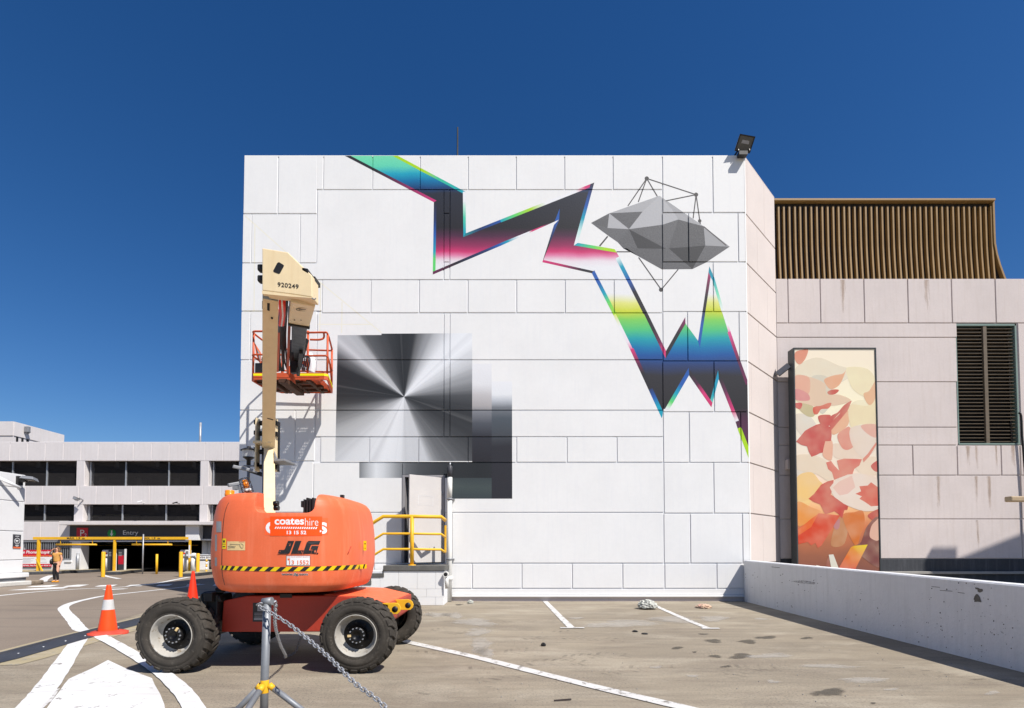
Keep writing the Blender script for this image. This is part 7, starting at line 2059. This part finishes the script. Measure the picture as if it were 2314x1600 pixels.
# x: + is image right; she faces the camera (-y); one forearm raised to the brow on image left
V = [(0, 0, .90), (0, 0, 1.05), (0, 0, 1.22), (0, 0, 1.36), (0, -.01, 1.43), (0, -.02, 1.50), (0, -.03, 1.56), (0, -.02, 1.63),
     (-.10, 0, .86), (-.11, -.02, .48), (-.10, .02, .08), (-.10, -.10, .03), (.10, 0, .86), (.12, -.10, .48), (.13, -.06, .08), (.13, -.18, .03),
     (-.17, 0, 1.35), (-.34, -.04, 1.33), (-.13, -.14, 1.53), (-.06, -.15, 1.57), (.17, 0, 1.35), (.24, .0, 1.10), (.21, -.06, .88), (.20, -.08, .79)]
E_ = [(0, 1), (1, 2), (2, 3), (3, 4), (4, 5), (5, 6), (6, 7), (0, 8), (8, 9), (9, 10), (10, 11), (0, 12), (12, 13), (13, 14), (14, 15), (3, 16), (16, 17), (17, 18), (18, 19), (3, 20), (20, 21), (21, 22), (22, 23)]
Rr = [(.15, .11), (.125, .09), (.14, .10), (.12, .08), .05, (.065, .075), (.078, .09), (.06, .07), .085, .055, .038, (.035, .03), .085, .055, .038, (.035, .03), .05, .038, .028, (.03, .02), .05, .038, .028, (.028, .035)]
body = skin('body', V, E_, Rr, M['skin'], per)
skin('top', [(0, 0, .93), (0, 0, 1.08), (0, 0, 1.24), (0, 0, 1.37), (-.16, 0, 1.365), (-.24, -.01, 1.355), (.16, 0, 1.365), (.22, 0, 1.29)], [(0, 1), (1, 2), (2, 3), (3, 4), (4, 5), (3, 6), (6, 7)],
     [(.165, .13), (.15, .115), (.16, .12), (.12, .095), .07, .07, .07, .07], M['mustard'], per)
skin('trousers', [(0, 0, .985), (0, 0, .90), (-.075, 0, .78), (-.105, -.02, .48), (-.10, .02, .10), (.075, 0, .78), (.115, -.10, .48), (.13, -.06, .10)], [(0, 1), (1, 2), (2, 3), (3, 4), (1, 5), (5, 6), (6, 7)],
     [(.145, .11), (.14, .115), .085, .062, .05, .085, .062, .05], M['trousers'], per)
for sx, sy in ((-.10, .02), (.13, -.06)):
    skin('shoe', [(sx, sy+.05, .04), (sx, sy-.05, .045), (sx, sy-.15, .03)], [(0, 1), (1, 2)], [.042, .048, (.045, .032)], M['shoe'], per, 2, 1)
skin('hair', [(0, .02, 1.67), (0, .06, 1.60), (0, .07, 1.48), (.09, .02, 1.55), (.11, .0, 1.45), (-.09, .03, 1.53), (-.10, .02, 1.43), (0, -.04, 1.685)], [(0, 1), (1, 2), (0, 3), (3, 4), (0, 5), (5, 6), (0, 7)],
     [.075, .085, .06, .05, .04, .05, .035, .055], M['hair'], per)
sgm = MB(); 
for sx in (-.04, .04): sgm.sphere(wp_+Vector((sx, -.118, 1.575))*K, .034*K, 10, 6, sx=1, sy=.35, sz=.75)
sgm.build('sunglasses', M['lens_dark'], per)
fcm = MB(); fcm.add([wp_+Vector(v)*K for v in ((0, -.135, 1.545), (-.018, -.11, 1.53), (.018, -.11, 1.53), (0, -.11, 1.585))], [(0, 1, 2), (0, 3, 1), (0, 2, 3)]); fcm.build('nose', M['skin'], per)
lpm = MB(); lpm.sphere(wp_+Vector((0, -.112, 1.508))*K, .022*K, 8, 4, sy=.3, sz=.35); lpm.build('mouth', M['red_plate'], per)
fg = MB()
for i in range(4): fg.tube([wp_+Vector((-.075+.004*i, -.15, 1.56+.014*i))*K, wp_+Vector((-.01+.006*i, -.16, 1.585+.014*i))*K], .008*K, 6)
fg.tube([wp_+Vector((-.09, -.14, 1.54))*K, wp_+Vector((-.06, -.15, 1.525))*K], .009*K, 6)
fg.build('fingers', M['skin'], per)
bgm = MB(); bgm.sphere(wp_+Vector((-.235, .02, .98))*K, .13*K, 12, 8, sx=.55, sy=1, sz=1.15)
bgm.tube([wp_+Vector((-.22, .0, 1.10))*K, wp_+Vector((-.2, .0, 1.40))*K, wp_+Vector((-.17, .06, 1.41))*K], .012*K, 6)
tag(bgm.build('shoulder_bag', M['leather']), 'black shoulder bag hanging at the side of the person in mustard', 'bag')
